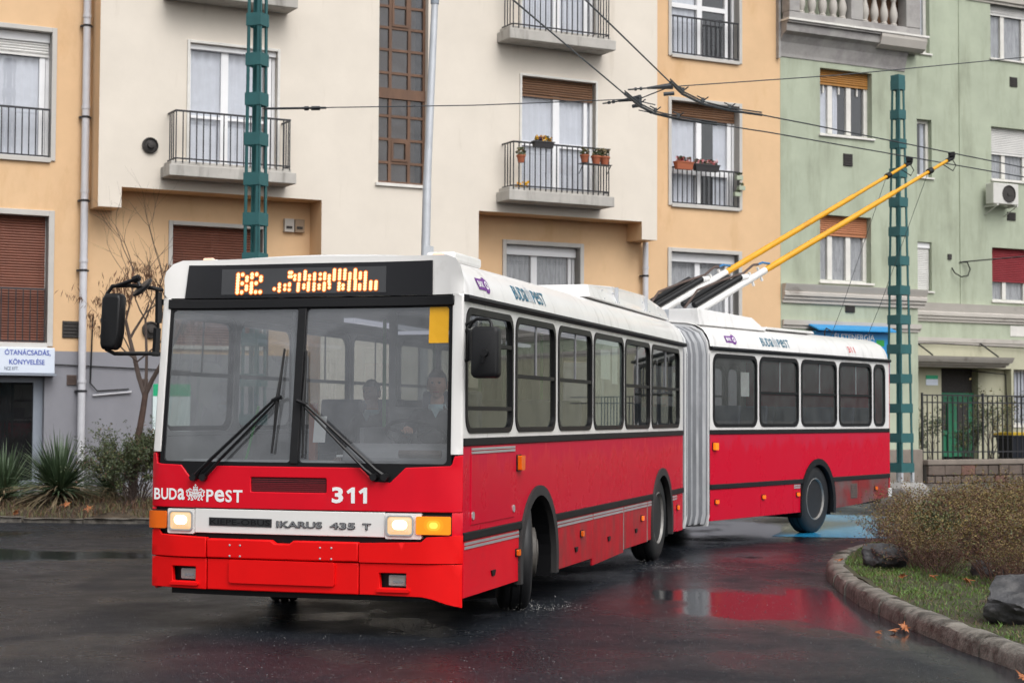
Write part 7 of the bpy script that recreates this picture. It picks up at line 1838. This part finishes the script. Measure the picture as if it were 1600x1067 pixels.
# yuccas
def yucca(x, y, n, h, label, seed, lean_=0.0):
    rs = random.Random(seed); z = bed_z(x, y)
    t = empty('yucca', (x, y, z)); tag(t, label, 'plant', 'yuccas in the flower bed')
    for m, cnt, dry in (('yucca', n, False), ('yucca_dry', n // 4, True)):
        mb = MB()
        for k in range(cnt):
            a = rs.uniform(0, 2 * math.pi); el = rs.uniform(0.12, 1.45) if not dry else rs.uniform(-0.15, 0.35)
            L = h * rs.uniform(0.75, 1.1); w = rs.uniform(0.013, 0.021)
            d = Vector((math.cos(a) * math.cos(el) + lean_, math.sin(a) * math.cos(el), math.sin(el)))
            sd_ = Vector((-math.sin(a), math.cos(a), 0)); p = Vector((0, 0, 0.10 + rs.uniform(0, 0.12))); vs = []
            for q in range(5):
                tq = q / 4; c = p + d * L * tq - Vector((0, 0, 0.22 * L * tq ** 2.4 * math.cos(el) * (1.3 if dry else 1)))
                ww = w * (1.0 if q < 2 else 0.8 if q == 2 else 0.5 if q == 3 else 0.05)
                nn = sd_.cross(d).normalized() * ww * 0.5
                vs += [c - sd_ * ww + nn, c, c + sd_ * ww + nn]
            mb.add(vs, [(q * 3 + i, q * 3 + i + 1, q * 3 + i + 4, q * 3 + i + 3) for q in range(4) for i in range(2)])
        o = mb.build('leaves' if not dry else 'dry_leaves', m, t, smooth=60, fix=False); o['kind'] = 'stuff'
yucca(-8.25, 28.2, 240, 0.90, 'yucca at the left edge of the flower bed below the shop window', 1)
yucca(-7.30, 28.0, 380, 1.02, 'large spiky yucca in the flower bed in front of the drainpipe', 2)
yucca(-6.62, 28.6, 150, 0.85, 'small yucca half hidden between the large yucca and the dark shrub', 3)

def leafy(name, loc, rx, rz, nb, nl, ls, mats, wts, twig, label, cat, group, seed, depth=3, up=0.1, spread=0.6, L0=None, r0=0.012, sub='foliage'):
    rs = random.Random(seed); nr = np.random.default_rng(seed)
    t = empty(name, loc); tag(t, label, cat, group)
    mb = MB(); tips = []
    for k in range(nb):
        a = rs.uniform(0, 6.283); d = Vector((math.cos(a) * rs.uniform(0.1, 0.9) * rx / rz, math.sin(a) * rs.uniform(0.1, 0.9) * rx / rz, 1)).normalized()
        grow(mb, Vector((rs.gauss(0, 0.08) * rx, rs.gauss(0, 0.08) * rx, -0.03)), d, r0, L0 or rz * 0.45, depth, rs, tips, spread, 0, 4, 3, 0, (2, 3), 0.62, 0.74, up)
    o = mb.build('stems', twig, t, smooth=60, fix=False)
    pts = np.array([[*p] for ps, dp in tips if dp <= 1 for p in ps])
    idx = nr.integers(0, len(pts), nl); P = pts[idx] + nr.normal(scale=ls * 0.5, size=(nl, 3))
    V, F = leaf_cloud(P, ls, nr, 1.9, 0.2)
    mi = nr.choice(len(mats), size=nl, p=wts).repeat(2)
    me = mesh_np(sub, V, F, mi, mats); f = bpy.data.objects.new(sub, me); col.objects.link(f); f.parent = t; f['kind'] = 'stuff'
    return t
leafy('evergreen_shrub', (-5.95, 27.5, 0.1), 0.80, 1.2, 26, 15000, 0.042, ['leaf_shrub', 'leaf_olive', 'leaf_rust'], [0.78, 0.16, 0.06], 'twig', 'dark evergreen shrub at the foot of the bare tree beside the bus front', 'shrub', None, 21, 3, 0.05, 0.7)
for i, (u, y, h) in enumerate(((11.6, 1.6, 0.85), (12.6, 2.0, 1.1), (13.4, 1.5, 0.95), (14.2, 2.6, 0.7))):
    p = fw_(u, y, 0.55)
    leafy('garden_shrub', p, 0.4, h, 7, 900, 0.06, ['rose_leaf', 'leaf_olive', 'leaf_yellow'], [0.7, 0.22, 0.08], 'twig', ['low dark garden shrub at the left end of the fence', 'tall loose garden shrub in front of the green door', 'garden shrub between the green door and the bins', 'thin garden shrub near the bins behind the fence'][i], 'shrub', 'shrubs in the front garden', 30 + i, 3, 0.15, 0.5, r0=0.01)
p = fw_(14.9, 2.4, 0.55); leafy('garden_tree', p, 0.6, 1.25, 6, 1300, 0.065, ['leaf_olive', 'leaf_yellow', 'rose_leaf'], [0.5, 0.2, 0.3], 'twig', 'loose yellow green bush rising above the bins at the right edge', 'shrub', None, 39, 4, 0.15, 0.5, r0=0.018)

# dry barberry bushes on the island
BV = []
for k in range(4):
    rs = random.Random(50 + k); nr = np.random.default_rng(50 + k); mb = MB(); tips = []
    for b in range(46):
        a = rs.uniform(0, 6.283); q = rs.uniform(0, 0.30)
        d = Vector((math.cos(a) * rs.uniform(0.05, 0.75), math.sin(a) * rs.uniform(0.05, 0.75), 1)).normalized()
        grow(mb, Vector((math.cos(a) * q, math.sin(a) * q, -0.03)), d, 0.0065, 0.36, 3, rs, tips, 0.55, 0, 3, 2, 0, (2, 3), 0.62, 0.70, 0.10)
    pts = np.array([[*p] for ps, dp in tips if dp <= 2 for p in ps]); nl = 4000
    P = pts[nr.integers(0, len(pts), nl)] + nr.normal(scale=0.022, size=(nl, 3))
    V, F = leaf_cloud(P, 0.030, nr, 1.7, 0.3)
    hgt = P[:, 2]; pr_ = nr.uniform(size=nl)
    ml_ = np.where(pr_ < 0.30, 0, np.where(pr_ < 0.72, 1, 2))
    ml_ = np.where((nr.uniform(size=nl) < 0.65) & (hgt < 0.42), 1, ml_); ml_ = np.where((nr.uniform(size=nl) < 0.40) & (hgt > 0.55), 0, ml_)
    mb.m = [3] * len(mb.f); mb.v = list(mb.v); n0 = len(mb.v)
    mb.v += V.tolist(); mb.f += [tuple(q) for q in (F + n0).tolist()]; mb.m += ml_.repeat(2).tolist()
    BV.append(mb.mesh('bush', ['leaf_yellow', 'leaf_rust', 'leaf_olive', 'twig_red'], 0, fix=False))
rs = random.Random(5); spots = []
tries = 0
while len(spots) < 80 and tries < 12000:
    tries += 1
    x = rs.uniform(3.6, 10.0); y = rs.uniform(14.6, 23.0)
    if not in_island(x, y): continue
    if x < 3.84 + max(0, 18.0 - y) * 0.16 or y < 15.3 - 0.15 * (x - 4.2): continue
    if x < 4.4 and y > 19.8: continue
    if min([9] + [math.hypot(x - a, y - b) for a, b in spots]) < 0.49: continue
    spots.append((x, y))
HG = empty('barberry_hedge', (5.5, 18.0, 0.2)); tag(HG, 'dry reddish mass of barberry bushes with sparse yellow leaves on the kerbed island', 'hedge')
for i, (x, y) in enumerate(spots):
    s = rs.uniform(0.60, 0.90) * (0.78 if x < 4.5 else 0.9 if x < 5.2 else 1.0)
    M = Matrix.Translation((x, y, isl_z(x, y))) @ Matrix.Rotation(rs.uniform(0, 6.28), 4, 'Z') @ Matrix.Diagonal((s * 1.12, s * 1.12, s, 1))
    o = inst('bush', BV[i % 4], HG, Matrix.Translation((-5.5, -18.0, -0.2)) @ M); o['kind'] = 'stuff'
leafy('green_shrub', (4.18, 17.35, isl_z(4.18, 17.35)), 0.34, 0.55, 14, 1300, 0.034, ['leaf_olive', 'leaf_shrub', 'leaf_yellow'], [0.55, 0.25, 0.2], 'twig', 'small green leafy shrub at the front of the dry bushes beside the dark stone', 'shrub', None, 71, 3, 0.12, 0.55, r0=0.007)

# grass, litter
def blades(name, pts, zf, hmin, hmax, w, mats, wts, seed, lean_=0.5):
    nr = np.random.default_rng(seed); n = len(pts)
    P = np.array([[x, y, zf(x, y) - 0.01] for x, y in pts])
    a = nr.uniform(0, 6.283, n); h = nr.uniform(hmin, hmax, n); ln = nr.uniform(0.1, lean_, n) * h; b = nr.uniform(0, 6.283, n)
    sx = np.stack([np.cos(a), np.sin(a), np.zeros(n)], 1) * (w * nr.uniform(0.6, 1.3, n))[:, None]
    tip = P + np.stack([np.cos(b) * ln, np.sin(b) * ln, h], 1); mid = P + np.stack([np.cos(b) * ln * 0.3, np.sin(b) * ln * 0.3, h * 0.6], 1)
    V = np.stack([P - sx, P + sx, mid + sx * 0.7, mid - sx * 0.7, tip], 1).reshape(-1, 3); i = np.arange(n)[:, None] * 5
    F = [tuple(q) for k in range(n) for q in ((k * 5, k * 5 + 1, k * 5 + 2, k * 5 + 3), (k * 5 + 3, k * 5 + 2, k * 5 + 4))]
    me = mesh_np(name, V, F, nr.choice(len(mats), size=n, p=wts).repeat(2), mats)
    o = bpy.data.objects.new(name, me); col.objects.link(o); tag(o, kind='stuff'); return o
rs = random.Random(8); pts = []
def dens_(x, y): return 0.5 + 0.5 * math.sin(x * 3.1 + 1.3 * math.sin(y * 2.3)) * math.sin(y * 2.7 + x)
while len(pts) < 42000:
    x = rs.uniform(3.1, 8.0); y = rs.uniform(8.5, 21.5)
    if not in_island(x, y) or not in_island(x - 0.05, y): continue
    near = 1.0 if (y > 14.5 and x < 4.3) else 0.45
    if x > 5.5 and y > 17: continue
    if rs.random() < near * (0.25 + 0.75 * dens_(x, y)): pts.append((x, y))
o = blades('grass', pts, isl_z, 0.012, 0.050, 0.0042, ['blade_green', 'blade_dry', 'leaf_olive'], [0.62, 0.16, 0.22], 3, 1.2); tag(o, 'short patchy green grass on the kerbed island', 'grass')
rs = random.Random(9); pts = []
while len(pts) < 15000:
    x = rs.uniform(-11, -2.5); y = rs.uniform(bed_front(x) + 0.12, 29.8)
    if rs.random() < 0.25 + 0.75 * dens_(x * 0.8, y * 0.9): pts.append((x, y))
o = blades('dry_grass', pts, bed_z, 0.04, 0.20, 0.006, ['blade_dry', 'leaf_rust', 'leaf_olive', 'twig'], [0.30, 0.25, 0.20, 0.25], 4, 1.4); tag(o, 'tangle of dry grass and stalks in the flower bed', 'dry grass')

# stones
def boulder(name, loc, sx, sy, sz, seed, label, rot=0.0):
    bm = bmesh.new(); bmesh.ops.create_icosphere(bm, subdivisions=5, radius=1.0)
    rs = random.Random(seed); planes = []
    for k in range(15):
        n = Vector((rs.gauss(0, 1), rs.gauss(0, 1), rs.gauss(0.2, 0.8))).normalized(); planes.append((n, rs.uniform(0.62, 0.92)))
    from mathutils import noise as nz
    for v in bm.verts:
        p = v.co.copy()
        for n, d in planes:
            e = p.dot(n)
            if e > d: p -= n * (e - d) * 0.92
        q = p * 2.2 + Vector((seed, 0, 0))
        p += v.co.normalized() * (nz.noise(q) * 0.10 + nz.noise(q * 2.7) * 0.035 + nz.noise(q * 6) * 0.016 + nz.noise(q * 14) * 0.007)
        v.co = Vector((p.x * sx, p.y * sy, p.z * sz))
    me = bpy.data.meshes.new(name); bm.to_mesh(me); bm.free(); me.materials.append(MATS['rock'])
    me.polygons.foreach_set('use_smooth', [True] * len(me.polygons)); me.set_sharp_from_angle(angle=R(32))
    o = bpy.data.objects.new(name, me); col.objects.link(o); o.location = loc; o.rotation_euler = (0, 0, rot); tag(o, label, 'rock'); return o
boulder('boulder', (4.08, 13.25, 0.25), 0.60, 0.40, 0.26, 3, 'large grey boulder on the grass at the right edge', 0.3)
boulder('stone_block', (3.82, 17.75, 0.22), 0.27, 0.22, 0.19, 8, 'small dark stone under the left end of the dry bushes', 0.5)
boulder('stone_block', (4.55, 16.5, 0.22), 0.22, 0.18, 0.14, 9, 'dark stone half hidden under the middle of the dry bushes', 1.2)

def maple(loc, size, rot, label, seed):
    rs = random.Random(seed); n = 10; pts = []
    for k in range(20):
        a = 2 * math.pi * k / 20; r = (1.0 if k % 4 == 0 else 0.62 if k % 2 == 0 else 0.42) * rs.uniform(0.85, 1.1)
        pts.append((r * math.cos(a) * size, r * math.sin(a) * size, size * (0.25 * r * r * math.sin(a * 1.5 + seed) + 0.10)))
    mb = MB(); mb.add([(0, 0, 0.02)] + pts, [(0, k + 1, (k + 1) % 20 + 1) for k in range(20)]); mb.tube([(0, 0, 0.02), (-size * 0.6, -size * 0.9, 0.035)], 0.004, 4)
    o = mb.build('fallen_leaf', 'dead_leaf', fix=False); o.location = loc; o.rotation_euler = rot; tag(o, label, 'leaf', 'fallen leaves'); return o
maple((3.02, 13.35, 0.04), 0.066, (0.9, 0.2, 0.5), 'orange fallen leaf standing against the kerb, largest of the wet group', 1)
maple((2.93, 13.33, 0.012), 0.040, (0.35, 0.1, 2), 'small orange fallen leaf in the puddle, middle of the three at the kerb', 2)
maple((2.80, 13.25, 0.012), 0.034, (0.3, -0.2, 1), 'small orange fallen leaf in the puddle, leftmost of the three at the kerb', 3)
maple((3.22, 10.95, 0.02), 0.060, (0.5, 0.3, 0.2), 'orange fallen leaf beside the kerb in the bottom right corner', 4)
LV = ((3.42, 18.0, 'orange fallen leaf on the grass beside the kerb, left of the small dark stone'), (3.62, 16.05, 'single orange leaf on the grass, farthest left of those below the bushes'), (3.86, 15.9, 'orange leaf on the grass, second from the left below the bushes'),
      (4.02, 15.3, 'rust brown leaf under the bushes, nearest the middle'), (4.2, 15.0, 'orange leaf lying left of the large boulder under the bushes'), (4.38, 14.9, 'orange leaf pressed against the bushes just above the large boulder'))
for i, (x, y, l_) in enumerate(LV): maple((x, y, isl_z(x, y) + 0.04), rs.uniform(0.045, 0.065), (rs.uniform(0.3, 0.9), rs.uniform(-0.4, 0.4), rs.uniform(0, 6)), l_, 20 + i)
for i, (x, y, l_) in enumerate(((-6.55, 26.9, 'large orange leaf in the flower bed near the bus front'), (-6.95, 27.1, 'orange leaf in the flower bed below the large yucca'), (-7.7, 26.95, 'orange leaf in the flower bed nearest the left edge'))):
    maple((x, y, bed_z(x, y) + 0.08), 0.09, (rs.uniform(0.6, 1.0), 0.2, rs.uniform(0, 6)), l_, 40 + i)
nr = np.random.default_rng(77); n = 30000
gx = nr.uniform(-7.5, 3.3, n); gy = 9.6 + 11 * nr.uniform(0, 1, n) ** 1.6; keep = ~((gx > 3.0) & (gy > 10))
gx, gy = gx[keep], gy[keep]; n = len(gx); gr = 0.0014 + 0.0044 * nr.uniform(0, 1, n) ** 4
base = np.array([(1, 0, 0), (-.5, .87, 0), (-.5, -.87, 0), (0.1, 0.05, 0.95)]); ang = nr.uniform(0, 6.28, n)
ca_, sa_ = np.cos(ang), np.sin(ang)
V = np.stack([np.stack([gx + gr * (b[0] * ca_ - b[1] * sa_), gy + gr * (b[0] * sa_ + b[1] * ca_), gr * b[2] + 0.0005], 1) for b in base], 1).reshape(-1, 3)
i = np.arange(n)[:, None] * 4; F = np.concatenate([i + np.array([[0, 1, 3]]), i + np.array([[1, 2, 3]]), i + np.array([[2, 0, 3]])], 1).reshape(-1, 3)
o = bpy.data.objects.new('road_grit', mesh_np('road_grit', V, F, nr.choice(3, size=n, p=[0.22, 0.78, 0.0]).repeat(3), ['grit_pale', 'grit_dark', 'slab'])); col.objects.link(o); tag(o, 'pale grit scattered over the wet asphalt', 'grit', kind='stuff')
# water thrown up by the tyres
def splash(c, n, sx, sy, h, seed):
    rs = random.Random(seed); mb = MB()
    for k in range(n):
        p = Vector((rs.gauss(0, sx), rs.gauss(0, sy), abs(rs.gauss(0, h)))); r = rs.uniform(0.0015, 0.0035)
        mb.add([p + Vector((r, 0, 0)), p + Vector((-r, 0, 0)), p + Vector((0, r, 0)), p + Vector((0, -r, 0)), p + Vector((0, 0, r)), p - Vector((0, 0, r))], [(0, 2, 4), (2, 1, 4), (1, 3, 4), (3, 0, 4), (2, 0, 5), (1, 2, 5), (3, 1, 5), (0, 3, 5)])
    o = mb.build('water_splash', 'ac_white', fix=False); o.location = c; tag(o, kind='stuff')
splash((0.2, 14.75, 0.01), 220, 0.22, 0.12, 0.035, 1); splash((1.75, 18.6, 0.01), 260, 0.30, 0.14, 0.04, 2)
